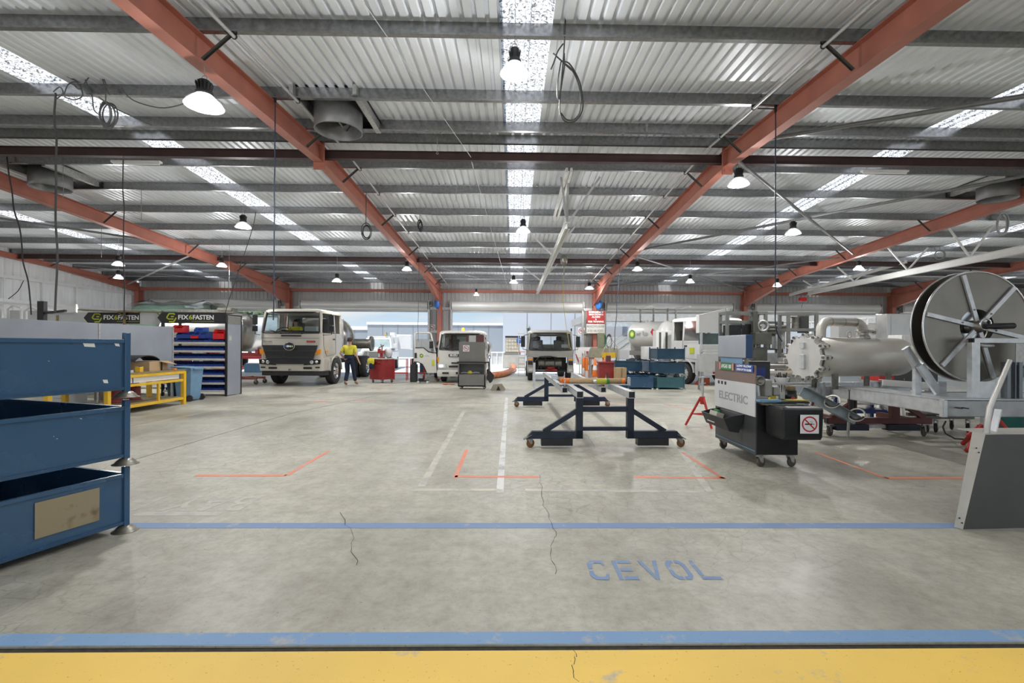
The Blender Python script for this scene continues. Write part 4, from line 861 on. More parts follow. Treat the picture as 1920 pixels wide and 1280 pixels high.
def cab(t_, wd, yf, yb, zf, zb_, zs, zt, paint, rake=0.14, rc=0.16, gap_open=None, backwin=True, floor_z=None, lowfront=None):
    """cab over truck cab. front at y=yf (towards -y); zf lower edge, zs windscreen sill, zt roof"""
    mb = MB(); rings = [rr_ring(wd, yf+0.02, yb, z_, rc) for z_ in (zf, zf+0.03)] + [rr_ring(wd, yf, yb, (zf+zs)/2, rc), rr_ring(wd*0.99, yf+0.02, yb, zs, rc)]
    mb.loft(rings); mb.build('cab_body', paint, t_)
    zr = zt-0.16; mb = MB(); ins = 0.06
    rings = [rr_ring(wd*0.95, yf+rake, yb, zr, rc), rr_ring(wd*0.94, yf+rake+0.02, yb, zr+0.09, rc), rr_ring(wd*0.88, yf+rake+0.12, yb-0.06, zt-0.02, rc*0.9), rr_ring(wd*0.75, yf+rake+0.25, yb-0.15, zt, rc*0.8)]
    mb.loft(rings); mb.build('cab_roof', paint, t_)
    hw = wd/2
    for s_ in (-1, 1):
        mb = MB(); mb.bar((s_*(hw-0.07), yf+0.07, zs-0.02), (s_*(hw*0.95-0.06), yf+rake+0.06, zr+0.03), 0.07, 0.10, (0, 1, 0)); mb.build('pillar', paint, t_)
        mb = MB(); mb.bar((s_*(hw-0.035), yb-0.06, zs-0.02), (s_*(hw*0.95-0.03), yb-0.06, zr+0.02), 0.05, 0.10, (0, 1, 0)); mb.build('pillar', paint, t_)
        mb = MB(); mb.bar((s_*(hw-0.035), (yf+yb)/2+0.28, zs-0.02), (s_*(hw*0.95-0.03), (yf+yb)/2+0.28, zr+0.02), 0.05, 0.07, (0, 1, 0)); mb.build('pillar', paint, t_)
    # back wall, with a rear window opening
    mb = MB(); y_ = yb-0.05; bw = hw*0.42; z1, z2 = zs+(zr-zs)*0.35, zs+(zr-zs)*0.88
    mb.box((-(hw+bw)/2+0.03, y_, (zs+zr)/2), (hw-bw-0.06, 0.05, zr-zs)); mb.box(((hw+bw)/2-0.03, y_, (zs+zr)/2), (hw-bw-0.06, 0.05, zr-zs)); mb.box((0, y_, (zs+z1)/2), (2*bw, 0.05, z1-zs)); mb.box((0, y_, (z2+zr)/2), (2*bw, 0.05, zr-z2))
    mb.build('rear_wall', greyc, t_)
    # glazing with dark surround
    def pt(s_, v_, off=0.0): return V(s_*(hw*(1-0.05*v_)-0.10), yf+0.045+rake*v_-off*0.02, zs+(zr+0.02-zs)*v_)
    mb = MB(); n = 10; R0 = []; R1 = []
    for k in range(n+1):
        s_ = -1+2*k/n; bul = 0.05*(1-s_*s_); R0.append(pt(s_, 0.0)-V(0, bul, 0)); R1.append(pt(s_, 1.0)-V(0, bul, 0))
    mb.loft([R0, R1], caps=False, closed=False); mb.build('windscreen', glassw, t_)
    mb = MB()
    mb.tube(R0, 0.035, 6); mb.tube(R1, 0.035, 6); mb.tube([R0[0], R1[0]], 0.04, 6); mb.tube([R0[-1], R1[-1]], 0.04, 6); mb.build('windscreen_seal', black, t_)
    for s_ in (-1, 1):
        mb = MB(); mb.add([(s_*(hw-0.02), yf+0.16, zs), (s_*(hw-0.02), (yf+yb)/2+0.27, zs), (s_*(hw*0.95-0.02), (yf+yb)/2+0.27, zr), (s_*(hw*0.95-0.02), yf+rake+0.12, zr)], [(0, 1, 2, 3)]); mb.build('side_window', glassw, t_)
        mb = MB(); mb.tube([(s_*(hw+0.003), yf+0.14, zs), (s_*(hw+0.003), (yf+yb)/2+0.28, zs), (s_*(hw+0.003), (yf+yb)/2+0.30, zf+0.15), (s_*(hw+0.003), yf+0.42, zf+0.1), (s_*(hw+0.003), yf+0.16, (zf+zs)/2)], 0.006, 4, closed=True); mb.build('door_seam', black, t_)
        mb = MB(); mb.box((s_*(hw+0.012), (yf+yb)/2+0.12, zs-0.22), (0.03, 0.14, 0.05)); mb.build('door_handle', black, t_)
    # interior: dash, seats, wheel
    mb = MB(); mb.box((0, yf+0.28, zs-0.0), (wd*0.88, 0.4, 0.12)); mb.box((0, yf+0.22, zs+0.05), (wd*0.35, 0.2, 0.06)); mb.build('dashboard', blackm, t_, 0.02)
    for x_ in (-wd*0.24, wd*0.24):
        mb = MB(); mb.box((x_, yb-0.25, zs+0.12), (0.46, 0.12, 0.62), rx=-0.08); mb.box((x_, yb-0.27, zs+0.5), (0.24, 0.09, 0.18)); mb.build('seat', blackm, t_, 0.03)
    mb = MB(); mb.torus((-wd*0.24, yf+0.5, zs+0.10), 0.21, 0.016, (0, -0.5, 0.85), 24, 6); mb.cyl((-wd*0.24, yf+0.5, zs+0.10), (-wd*0.24, yf+0.42, zs-0.02), 0.03, n=8); mb.box((-wd*0.24, yf+0.5, zs+0.10), (0.38, 0.03, 0.02)); mb.build('steering_wheel', blackm, t_)
    for x_ in (-0.35, 0.4):
        mb = MB(); mb.bar((x_, yf-0.03, zs-0.02), (x_-0.42 if x_ > 0 else x_-0.42, yf+0.02, zs+0.10), 0.032, 0.02); mb.cyl((x_, yf+0.03, zs-0.03), (x_, yf-0.05, zs-0.03), 0.02, n=8); mb.build('wiper', black, t_)
# --- cream medium truck
h_ = T('tanker_truck', 'cream medium tanker truck with a black grille and a driver at the wheel', 'truck', (-7.95, 18.75, 0), -0.01)
cab(h_, 2.22, -1.3, 0.72, 0.98, 0, 1.92, 2.80, cream, 0.16, 0.16)
hf = -1.3
mb = MB(); rings = [rr_ring(2.30, hf+0.00, -0.62, z_, 0.16) for z_ in (0.55, 0.58)]+[rr_ring(2.32, hf-0.04, -0.62, 0.8, 0.16), rr_ring(2.30, hf-0.02, -0.62, 0.99, 0.16)]
mb.loft(rings); mb.build('bumper', cream, h_)
mb = MB(); rings = [rr_ring(2.22, hf+0.05, -0.6, z_, 0.16) for z_ in (0.38, 0.56)]; mb.loft(rings); mb.build('under_skirt', blackm, h_)
mb = MB(); mb.prism([(-0.98, 1.47), (-0.78, 0.86), (-0.70, 0.80), (0.70, 0.80), (0.78, 0.86), (0.98, 1.47)], (0, hf-0.035, 0), (1, 0, 0), (0, 0, 1), 0.05); gr = mb.build('grille', blackm, h_)
mb = MB()
for z_, w1 in ((1.26, 0.92), (1.02, 0.86)): mb.bar((-w1, hf-0.075, z_), (w1, hf-0.075, z_), 0.04, 0.035)
for z_, w1 in ((1.36, 0.72), (1.14, 0.66), (0.92, 0.62)): mb.bar((-w1, hf-0.07, z_), (w1, hf-0.07, z_), 0.03, 0.03)
mb.build('grille_bar', M('satin grille bar', (0.035, 0.035, 0.038), 0.3), gr, 0.006)
mb = MB(); mb.lathe([(0, 0), (0.19, 0), (0.2, 0.02), (0.19, 0.03), (0, 0.03)], (0, hf-0.085, 1.43), (0, -1, 0), 32); em = mb.build('emblem', black, h_); em.scale = (1, 1, 0.74); em.location.z = 1.43*0.26
mb = MB(); mb.torus((0, hf-0.115, 1.43), 0.188, 0.012, (0, 1, 0), 32, 6); mb.build('emblem_ring', chrome, em)
text('emblem_lettering', 'B', 0.12, inkbl, em, (-0.12, hf-0.12, 1.43), (1, 0, 0), (0, 0, 1), 0.004, bold=0.006, width=0.07)
text('emblem_lettering', 'EN', 0.11, inkw, em, (-0.01, hf-0.12, 1.43), (1, 0, 0), (0, 0, 1), 0.004, bold=0.006, width=0.15)
text('emblem_lettering', 'A', 0.12, M('pale green ink', (0.3, 0.6, 0.25), 0.5), em, (0.11, hf-0.12, 1.43), (1, 0, 0), (0, 0, 1), 0.004, bold=0.006, width=0.08)
text('model_badge', '500', 0.10, inkr, h_, (0.72, hf-0.008, 1.60), (1, 0, 0), (0, 0, 1), 0.01, bold=0.004, width=0.32)
text('model_badge', 'RANGER', 0.06, inkg, h_, (-0.82, hf-0.006, 1.60), (1, 0, 0), (0, 0, 1), 0.01, width=0.3)
mb = MB(); mb.prism([(-1.06, 1.73), (1.0, 1.73), (1.0, 1.72), (-1.06, 1.72)], (0, hf-0.002, 0), (1, 0, 0), (0, 0, 1), 0.006); mb.build('panel_seam', black, h_)
mb = MB(); mb.box((0.02, hf-0.012, 1.81), (0.72, 0.03, 0.05)); mb.build('grab_slot', black, h_, 0.01)
for s_ in (-1, 1):
    mb = MB(); mb.prism([(s_*a, b_) for a, b_ in ((0.84, 1.15), (1.07, 1.15), (1.09, 1.33), (1.02, 1.33))], (0, hf-0.0, 0), (1, 0, 0), (0, 0, 1), 0.05); mb.build('indicator', amber, h_)
    mb = MB(); mb.prism([(s_*a, b_) for a, b_ in ((0.48, 0.76), (1.08, 0.80), (1.10, 0.96), (0.62, 0.97))], (0, hf-0.045, 0), (1, 0, 0), (0, 0, 1), 0.02); hb_ = mb.build('headlamp', black, h_)
    mb = MB(); mb.lathe([(0, 0.02), (0.06, 0.015), (0.075, 0), (0.07, -0.02)], (s_*0.78, hf-0.07, 0.87), (0, -1, 0), 16); mb.lathe([(0, 0.02), (0.05, 0.015), (0.06, 0), (0.055, -0.02)], (s_*0.95, hf-0.06, 0.88), (0, -1, 0), 16); mb.build('headlamp_lens', glassc if False else chrome, hb_)
    mb = MB(); mb.box((s_*0.62, hf-0.03, 0.66), (0.30, 0.03, 0.07)); mb.build('fog_lamp_slot', black, h_, 0.01)
    mb = MB(); mb.box((s_*0.97, hf-0.02, 0.68), (0.16, 0.03, 0.05)); mb.build('bumper_slot', black, h_, 0.01)
    x_ = 1.46 if s_ > 0 else -1.26; mirror(h_, [(s_*1.10, hf+0.08, 2.60), (x_, hf-0.02, 2.58), (x_, hf-0.02, 1.86), (s_*1.12, hf+0.06, 1.84)], (x_, hf-0.03, 2.38), (0.17, 0.06, 0.36)); MB().box((x_, hf-0.03, 2.06), (0.18, 0.06, 0.20)).build('mirror_head', black, h_, 0.02)
    wheel(h_, s_*1.02, 0, 0.50, 0.28, s_)
    mb = MB(); mb.torus((s_*1.06, 0, 0.5), 0.60, 0.05, (1, 0, 0), 16, 6, 0, PI) if False else mb.loft([[V(s_*1.16, 0.60*math.cos(a), 0.52+0.58*math.sin(a)), V(s_*0.85, 0.60*math.cos(a), 0.52+0.58*math.sin(a)), V(s_*0.85, 0.56*math.cos(a), 0.52+0.54*math.sin(a)), V(s_*1.16, 0.56*math.cos(a), 0.52+0.54*math.sin(a))] for a in [PI*k/14 for k in range(15)]], smooth=False); mb.build('wheel_arch', cream, h_)
    mb = MB(); mb.box((s_*1.12, -0.66, 0.75), (0.06, 0.3, 0.42)); mb.build('step_panel', cream, h_, 0.01)
    mb = MB(); mb.box((s_*1.155, -0.95, 1.26), (0.02, 0.16, 0.07)); mb.build('side_marker', amber, h_, 0.01)
mb = MB(); mb.box((0, hf-0.06, 0.60), (0.10, 0.02, 0.05)); mb.build('tow_eye', chrome, h_)
mb = MB(); mb.box((-0.45, 2.6, 0.85), (0.1, 6.2, 0.25)); mb.box((0.45, 2.6, 0.85), (0.1, 6.2, 0.25)); mb.build('chassis', black, h_)
tt = MB(); prof = [(0.0, 0.94), (0.7, 0.96), (0.95, 1.0), (1.05, 1.1), (1.05, 2.2), (0.9, 2.3), (0, 2.35)]; tt.lathe(prof, (0, 0, 1.82), (0, 1, 0), 44); tko = tt.build('tank_barrel', stainl, h_); tko.scale = (1.0, 1, 0.84); tko.location.z = 1.82*0.16
mb = MB(); mb.torus((0, 2.15, 1.82), 1.06, 0.03, (0, 1, 0), 44, 6); mb.build('tank_rim', steeld, tko)
MB().box((1.05, 0.80, 1.75), (0.12, 0.14, 1.6)).build('pump_cover', M('draped silver sheet', (0.5, 0.5, 0.5), 0.35, 0.5, 0.3, 5), h_, 0.02)
for s_ in (-1, 1): wheel(h_, s_*0.98, 4.0, 0.5, 0.3, s_); wheel(h_, s_*0.66, 4.0, 0.5, 0.26, s_)
mb = MB(); mb.cyl((0.5, 3.6, 1.55), (1.45, 3.6, 1.55), 0.22, n=16); mb.cyl((1.36, 3.6, 1.55), (1.45, 3.6, 1.55), 0.34, n=16); mb.build('rear_outlet', steeld, h_)
mb = MB(); mb.box((0.62, hf+0.3, 2.05), (0.42, 0.25, 0.20)); q = mb.build('dash_box', greyl, h_)
drv = dict(pelvis=(0, 0, 0.05), spine=(0, 0, 0.20), chest=(0, -0.03, 0.45), neck=(0, -0.04, 0.59), headb=(0, -0.05, 0.64), head=(0, -0.06, 0.72),
           shL=(0.20, -0.02, 0.50), elL=(0.27, -0.22, 0.33), wrL=(0.16, -0.42, 0.36), shR=(-0.20, -0.02, 0.50), elR=(-0.27, -0.22, 0.33), wrR=(-0.14, -0.42, 0.38), hipL=(0.1, -0.05, 0.03), knL=(0.12, -0.4, 0.06), anL=(0.12, -0.48, -0.3), toL=(0.12, -0.58, -0.36), hipR=(-0.1, -0.05, 0.03), knR=(-0.12, -0.4, 0.06), anR=(-0.12, -0.48, -0.3), toR=(-0.12, -0.58, -0.36))
a_ = -0.01; lx, ly = -0.42, 0.05
person('person in a yellow work shirt sitting at the wheel of the cream truck', (-7.95+lx*math.cos(a_)-ly*math.sin(a_), 18.75+lx*math.sin(a_)+ly*math.cos(a_), 1.62), a_, drv, hivis, navyc)
# --- small truck with open door (second)
def small_truck(label, loc, rz, paint, H=2.12, Wd=1.95, openfront=False, tankmat=None, badge=None):
    t_ = T('light_truck', label, 'truck', loc, rz); yf = 0.0
    zs = 1.33; zf = 0.50 if not openfront else 1.02
    cab(t_, Wd, yf, 1.65, zf, 0, zs, H, paint, 0.20, 0.13)
    if openfront:
        for s_ in (-1, 1):
            mb = MB(); mb.box((s_*(Wd/2-0.14), 0.14, 0.72), (0.26, 0.26, 0.62)); mb.build('corner_panel', paint, t_, 0.03)
            mb = MB(); mb.box((s_*(Wd/2-0.15), 0.0, 0.48), (0.28, 0.10, 0.22)); mb.build('bumper_end', paint, t_, 0.03)
            mb = MB(); mb.box((s_*(Wd/2-0.15), -0.055, 0.48), (0.16, 0.02, 0.10)); mb.build('fog_lamp', greyl, t_, 0.01)
            mb = MB(); mb.box((s_*(Wd/2-0.14), 0.0, 0.78), (0.2, 0.03, 0.16)); mb.build('lamp_recess', blackm, t_, 0.02)
            mb = MB(); mb.box((s_*(Wd/2-0.14), -0.01, 0.92), (0.18, 0.03, 0.06)); mb.build('indicator', amber, t_, 0.01)
        mb = MB(); mb.box((0, 0.75, 0.75), (Wd-0.5, 0.04, 0.6)); mb.box((0, 0.45, 0.42), (Wd-0.5, 0.8, 0.04)); mb.build('radiator', blackm, t_)
        mb = MB(); mb.tube([(-0.75, -0.02, 0.35), (-0.66, -0.05, 0.85), (-0.45, -0.06, 1.05), (0.0, -0.04, 1.06), (0.3, 0.0, 1.0)], 0.025, 8); mb.tube([(-0.2, 0.0, 1.02), (-0.25, 0.1, 0.6), (0.0, 0.2, 0.5), (0.2, 0.1, 0.6), (0.18, 0.0, 1.0)], 0.02, 8); mb.tube([(-0.55, -0.02, 1.0), (-0.5, 0.05, 0.6), (-0.62, 0.0, 0.4)], 0.018, 8); mb.build('engine_hose', black, t_)
        mb = MB(); mb.cyl((-0.2, 0.3, 0.45), (0.3, 0.3, 0.45), 0.07, n=12); mb.box((0.05, 0.35, 0.55), (0.3, 0.1, 0.1)); mb.build('red_fitting', redp, t_)
        mb = MB(); mb.cyl((-0.5, 0.5, 0.75), (0.5, 0.5, 0.75), 0.22, n=20); mb.build('engine_block', steeld, t_)
    else:
        mb = MB(); rings = [rr_ring(Wd, -0.04, 0.5, z_, 0.13) for z_ in (0.26, 0.30)]+[rr_ring(Wd+0.02, -0.07, 0.5, 0.42, 0.13), rr_ring(Wd, -0.04, 0.5, 0.52, 0.13)]; mb.loft(rings); mb.build('bumper', paint, t_)
        mb = MB(); mb.box((-0.62, -0.085, 0.40), (0.26, 0.02, 0.07)); mb.box((0.0, -0.085, 0.40), (0.42, 0.02, 0.09)); mb.box((0.5, -0.085, 0.36), (0.4, 0.02, 0.05)); mb.build('bumper_slot', black, t_, 0.01)
        mb = MB(); mb.box((0.05, -0.02, 0.66), (1.1, 0.05, 0.07)); mb.box((0.05, -0.02, 0.80), (0.9, 0.05, 0.05)); mb.build('grille', black, t_, 0.01)
        MB().box((-0.30, -0.02, 1.10), (0.42, 0.03, 0.11)).build('name_plate', black, t_, 0.01)
        text('badge_lettering', 'ISUZU', 0.1, inkw, t_, (-0.30, -0.04, 1.10), (1, 0, 0), (0, 0, 1), 0.004, bold=0.004, width=0.3)
        for s_ in (-1, 1):
            mb = MB(); mb.prism([(s_*0.58, 0.60), (s_*0.94, 0.60), (s_*0.95, 0.78), (s_*0.62, 0.74)], (0, 0.02, 0), (1, 0, 0), (0, 0, 1), 0.06); hl = mb.build('headlamp', greyl, t_); MB().box((s_*0.80, -0.05, 0.68), (0.15, 0.03, 0.08)).build('headlamp_lens', head_e if s_ < 0 else chrome, hl, 0.01)
            mb = MB(); mb.box((s_*0.93, 0.03, 0.92), (0.06, 0.08, 0.2)); mb.build('indicator', amber, t_, 0.01)
    for s_ in (-1, 1):
        wheel(t_, s_*(Wd/2-0.16), 0.95 if not openfront else 0.85, 0.38, 0.20, s_, greyl)
        wheel(t_, s_*(Wd/2-0.2), 3.6, 0.38, 0.3, s_, greyl)
        if openfront:
            x_ = s_*(Wd/2+0.17); mirror(t_, [(s_*(Wd/2-0.02), 0.18, H-0.2), (x_-s_*0.05, 0.05, H-0.24), (x_, 0.05, H-0.3)], (x_, 0.02, H-0.50), (0.17, 0.07, 0.46)); mb = MB(); mb.tube([(x_, 0.05, H-0.72), (x_, 0.05, H-0.82), (s_*(Wd/2), 0.15, H-0.85)], 0.012, 6); mb.build('mirror_stay', black, t_)
    mb = MB(); mb.box((-0.38, 2.4, 0.62), (0.08, 4.2, 0.18)); mb.box((0.38, 2.4, 0.62), (0.08, 4.2, 0.18)); mb.build('chassis', black, t_)
    if tankmat:
        tt = MB(); tt.lathe([(0, 1.72), (0.6, 1.74), (0.9, 1.8), (0.98, 1.86), (0.98, 4.6), (0.8, 4.7), (0, 4.72)], (0, 0, 1.42), (0, 1, 0), 36); o = tt.build('tank_barrel', tankmat, t_); o.scale = (1.05, 1, 0.70); o.location.z = 1.42*0.30
    return t_
t2 = small_truck('pale light tanker truck with its door open and one headlamp lit', (-2.06, 19.3, 0), 0.0, creamd, H=2.10, tankmat=stainl)
MB().lathe([(0, 0.14), (0.04, 0.13), (0.055, 0.1), (0.06, 0), (0, 0)], (-0.0, 0.55, 2.09), n=14).build('beacon', beac_e, t2)
# open door, hinged at the front corner, seen edge-out to the left
dr = [(-0.90, 0.98), (-0.88, 1.98), (-0.84, 2.02), (-0.28, 2.02), (-0.22, 1.98), (-0.08, 1.30), (-0.02, 1.15), (0.0, 0.40), (-0.38, 0.40), (-0.45, 0.52), (-0.56, 0.72), (-0.72, 0.80), (-0.92, 0.82)]
win = [(-0.83, 1.40), (-0.82, 1.93), (-0.30, 1.93), (-0.14, 1.30), (-0.32, 1.20), (-0.52, 1.36)]
mb = MB(); ox, oy = -0.99, 0.02
lower = [(-0.90, 0.98), (-0.88, 1.42), (-0.52, 1.36), (-0.32, 1.20), (-0.12, 1.26), (-0.02, 1.15), (0.0, 0.40), (-0.38, 0.40), (-0.45, 0.52), (-0.56, 0.72), (-0.72, 0.80), (-0.92, 0.82)]
mb.prism(lower, (ox, oy, 0), (1, 0, 0), (0, 0, 1), -0.06); dd = mb.build('door', creamd, t2)
mb = MB(); mb.tube([(ox+a, oy+0.03, b_) for a, b_ in ((-0.86, 1.38), (-0.86, 1.95), (-0.82, 1.99), (-0.30, 1.99), (-0.24, 1.95), (-0.06, 1.2))], 0.035, 8); mb.build('window_frame', creamd, dd)
mb = MB(); mb.add([(ox+a, oy+0.03, b_) for a, b_ in win], [tuple(range(6))]); mb.build('window_glass', thin_glass('door glass', (0.80, 0.84, 0.84)), dd)
mb = MB(); mb.tube([(ox+a, oy-0.01, b_) for a, b_ in ((-0.84, 1.40), (-0.52, 1.40), (-0.32, 1.24), (-0.12, 1.20))], 0.02, 6); mb.tube([(ox+a, oy-0.01, b_) for a, b_ in ((-0.90, 0.84), (-0.72, 0.82), (-0.56, 0.74), (-0.46, 0.55), (-0.40, 0.42))], 0.02, 6); mb.build('door_trim', black, dd)
mb = MB(); mb.box((ox-0.83, oy-0.01, 1.09), (0.09, 0.03, 0.20)); mb.build('door_handle', black, dd, 0.01)
mb = MB(); mb.lathe([(0, 0), (0.075, 0)], (ox-0.60, oy-0.008, 1.08), (0, -1, 0), 20); mb.build('green_emblem', inkgr, dd); mb = MB(); mb.lathe([(0, 0), (0.045, 0)], (ox-0.60, oy-0.011, 1.08), (0, -1, 0), 12); mb.build('yellow_emblem', inky, dd)
mb = MB(); mb.box((ox-0.14, oy-0.012, 0.80), (0.10, 0.006, 0.22)); mb.build('yellow_sticker', inky, dd)
text('door_lettering', 'air bp', 0.09, inkg, dd, (ox-0.38, oy-0.008, 1.08), (1, 0, 0), (0, 0, 1), 0.003, width=0.16)
mirror(t2, [(-0.98, 0.05, 1.20), (-1.16, -0.04, 1.22), (-1.18, -0.04, 1.35)], (-1.19, -0.06, 1.52), (0.15, 0.06, 0.30))
# worker standing behind the open door
stand_j = dict(walk); stand_j.update(knL=(0.10, -0.02, 0.50), anL=(0.10, 0.0, 0.09), toL=(0.11, -0.14, 0.035), knR=(-0.10, -0.02, 0.50), anR=(-0.10, 0.0, 0.09), toR=(-0.11, -0.14, 0.035), chest=(0, -0.05, 1.30), neck=(0, -0.10, 1.42), headb=(0, -0.12, 1.47), head=(0, -0.15, 1.55), shL=(0.20, -0.04, 1.34), shR=(-0.20, -0.04, 1.34), elL=(0.25, -0.15, 1.1), elR=(-0.25, -0.15, 1.1), wrL=(0.15, -0.35, 1.1), wrR=(-0.15, -0.35, 1.1))
person('person in navy work clothes standing behind the open truck door', (-3.22, 20.25, 0), PI/2, stand_j, navyc, navyc)
lean = dict(stand_j); lean.update(pelvis=(0, 0.05, 0.92), spine=(0, -0.05, 1.05), chest=(0, -0.28, 1.2), neck=(0, -0.40, 1.28), headb=(0, -0.45, 1.31), head=(0, -0.52, 1.34), shL=(0.2, -0.30, 1.24), shR=(-0.2, -0.30, 1.24), elL=(0.25, -0.42, 1.0), elR=(-0.25, -0.42, 1.0), wrL=(0.12, -0.62, 0.95), wrR=(-0.12, -0.62, 0.95), hipL=(0.1, 0.05, 0.88), hipR=(-0.1, 0.05, 0.88))
person('person in dark blue overalls leaning over the front of the light tanker truck', (-1.78, 18.55, 0), PI-0.3, lean, M('dark blue cloth', (0.01, 0.025, 0.10), 0.9), navyc)
jk = T('axle_stand', 'small black trolley jack on the floor under the open truck door', 'jack', (-3.55, 19.2, 0))
mb = MB(); mb.box((0, 0, 0.09), (0.42, 0.2, 0.06)); mb.box((-0.1, 0, 0.14), (0.16, 0.14, 0.1)); mb.cyl((0.0, 0, 0.12), (0.0, 0, 0.3), 0.02, n=8); mb.build('jack_body', black, jk)
for x_ in (-0.18, 0.18): MB().cyl((x_, -0.12, 0.05), (x_, 0.12, 0.05), 0.05, n=12).build('jack_wheel', greyl, jk)
for i, (x_, y_, lb) in enumerate(((-2.6, 18.6, 'orange dish lying on the floor before the light tanker truck, left of two'), (-2.36, 18.6, 'orange dish lying on the floor before the light tanker truck, right of two'))):
    q = MB().lathe([(0, 0), (0.09, 0.0), (0.12, 0.03), (0.11, 0.03), (0.08, 0.012), (0, 0.012)], n=18).build('drip_dish', orangep); q.location = (x_, y_, 0.0); tag(q, lb, 'dish', 'orange dishes')
# --- open fronted truck in the centre
t3 = small_truck('grey cab light truck with its front panel removed, in the centre doorway', (1.57, 20.35, 0), 0.0, M('grey truck paint', (0.33, 0.32, 0.295), 0.3, 0, 0.04, 2, coat=0.3), H=2.18, Wd=1.98, openfront=True)
for s_ in (-1, 1): MB().box((s_*0.93, 0.5, 2.2), (0.05, 0.1, 0.12)).build('marker_lamp', black, t3)
MB().box((0.62, 0.12, 1.50), (0.30, 0.02, 0.14)).build('dash_card', greyl, t3)
# ---------------- centre floor objects ----------------
cb = T('tool_cabinet', 'tall grey wheeled steel cabinet with a no smoking sign before the light tanker truck', 'cabinet', (-1.42, 16.6, 0), 0.0)
cw = 0.94
mb = MB(); mb.box((0, 0.25, 0.50), (cw, 0.5, 0.76)) if False else None
mb.box((0, 0.02, 0.30), (cw, 0.04, 0.42)); mb.box((0, 0.25, 0.11), (cw, 0.5, 0.04)); mb.box((-cw/2+0.02, 0.25, 0.50), (0.04, 0.5, 0.80)); mb.box((cw/2-0.02, 0.25, 0.50), (0.04, 0.5, 0.80)); mb.box((0, 0.49, 0.5), (cw, 0.03, 0.8)); mb.box((0, 0.25, 0.89), (cw+0.0, 0.5, 0.04)); mb.box((0, 0.25, 0.50), (cw, 0.48, 0.02)); mb.build('cabinet_body', greyc, cb, 0.004)
MB().box((0.05, 0.01, 0.925), (cw+0.16, 0.1, 0.04)).build('edge_bar', black, cb, 0.005)
mb = MB(); mb.box((0, 0.1, 1.28), (cw-0.04, 0.03, 0.68)); mb.build('back_board', greyc, cb, 0.003)
nosmoking(cb, (-0.20, 0.08, 1.40), (1, 0, 0), (0, 0, 1), 0.22)
for x_, w_ in ((-0.17, 0.06), (0.27, 0.28)): MB().box((x_, 0.12, 1.73), (w_, 0.02, 0.26)).build('red_board', maroon, cb)
MB().box((0.02, 0.13, 1.72), (0.26, 0.02, 0.25)).build('grey_board', greyl, cb)
for x_ in (-0.40, 0.40): caster(cb, x_, 0.06, 0.1, 0.045); caster(cb, x_, 0.44, 0.1, 0.045)
q = T('cleaning_rags', 'bundle of yellow and grey rags in the niche of the grey cabinet', 'rags', (-1.5, 16.82, 0.512))
MB().lathe([(0, 0.12), (0.06, 0.10), (0.09, 0.04), (0.07, 0), (0, 0)], (0, 0, 0), n=10).build('yellow_rag', hivis, q); MB().tube([(0.05, 0, 0.03), (0.2, 0.02, 0.05), (0.34, 0, 0.04)], [0.03, 0.04, 0.03], 6).build('grey_rag', greyp, q); MB().tube([(-0.3, 0, 0.03), (-0.2, 0.02, 0.05), (-0.08, 0, 0.04)], [0.02, 0.03, 0.03], 6).build('grey_rag', greyp, q)
q = T('shovel', 'black shovel hanging from the right side of the grey cabinet', 'shovel', (-0.80, 16.72, 0))
mb = MB(); mb.cyl((0, 0, 0.55), (-0.02, 0, 1.05), 0.015, n=8); mb.torus((-0.02, 0, 1.1), 0.05, 0.012, (0, 1, 0), 12, 6); mb.build('shaft', black, q)
mb = MB(); mb.prism([(-0.06, 0.60), (0.02, 0.62), (0.15, 0.46), (0.08, 0.26), (0.0, 0.20), (-0.12, 0.38)], (0, 0, 0), (1, 0, 0), (0, 0, 1), 0.02); mb.build('blade', blackm, q)
q = T('wheel_chock', 'beige wheel chock with a dark notch on the floor right of the grey cabinet', 'chock', (-0.50, 16.2, 0))
mb = MB(); mb.prism([(-0.25, 0.03), (-0.17, 0.2), (0.12, 0.22), (0.24, 0.03), (0.2, 0), (-0.22, 0)], (0, 0, 0), (1, 0, 0), (0, 0, 1), -0.3); mb.build('chock_body', M('beige rubber', (0.33, 0.30, 0.24), 0.7, 0, 0.1, 6), q)
mb = MB(); mb.prism([(-0.06, 0.0), (0.08, 0.0), (0.01, 0.16)], (0, -0.004, 0), (1, 0, 0), (0, 0, 1), 0.004); mb.build('notch', black, q)
# orange duct hose
pts = [G(917, 712), G(925, 709), G(935, 708), G(945, 706), G(954, 702), G(962, 697), G(964, 692), G(958, 688), G(950, 686)]
fine = []
for i in range(len(pts)-1):
    for k in range(6): fine.append(pts[i].lerp(pts[i+1], k/6))
fine.append(pts[-1]); mb = MB(); mb.tube([V(p.x, p.y, 0.15) for p in fine], [0.135 if i % 2 else 0.15 for i in range(len(fine))], 12); q = mb.build('duct_hose', M('orange ribbed duct', (0.55, 0.20, 0.09), 0.6, 0, 0.35, 7)); tag(q, 'orange ribbed ventilation duct curling over the floor between the two light trucks', 'hose')
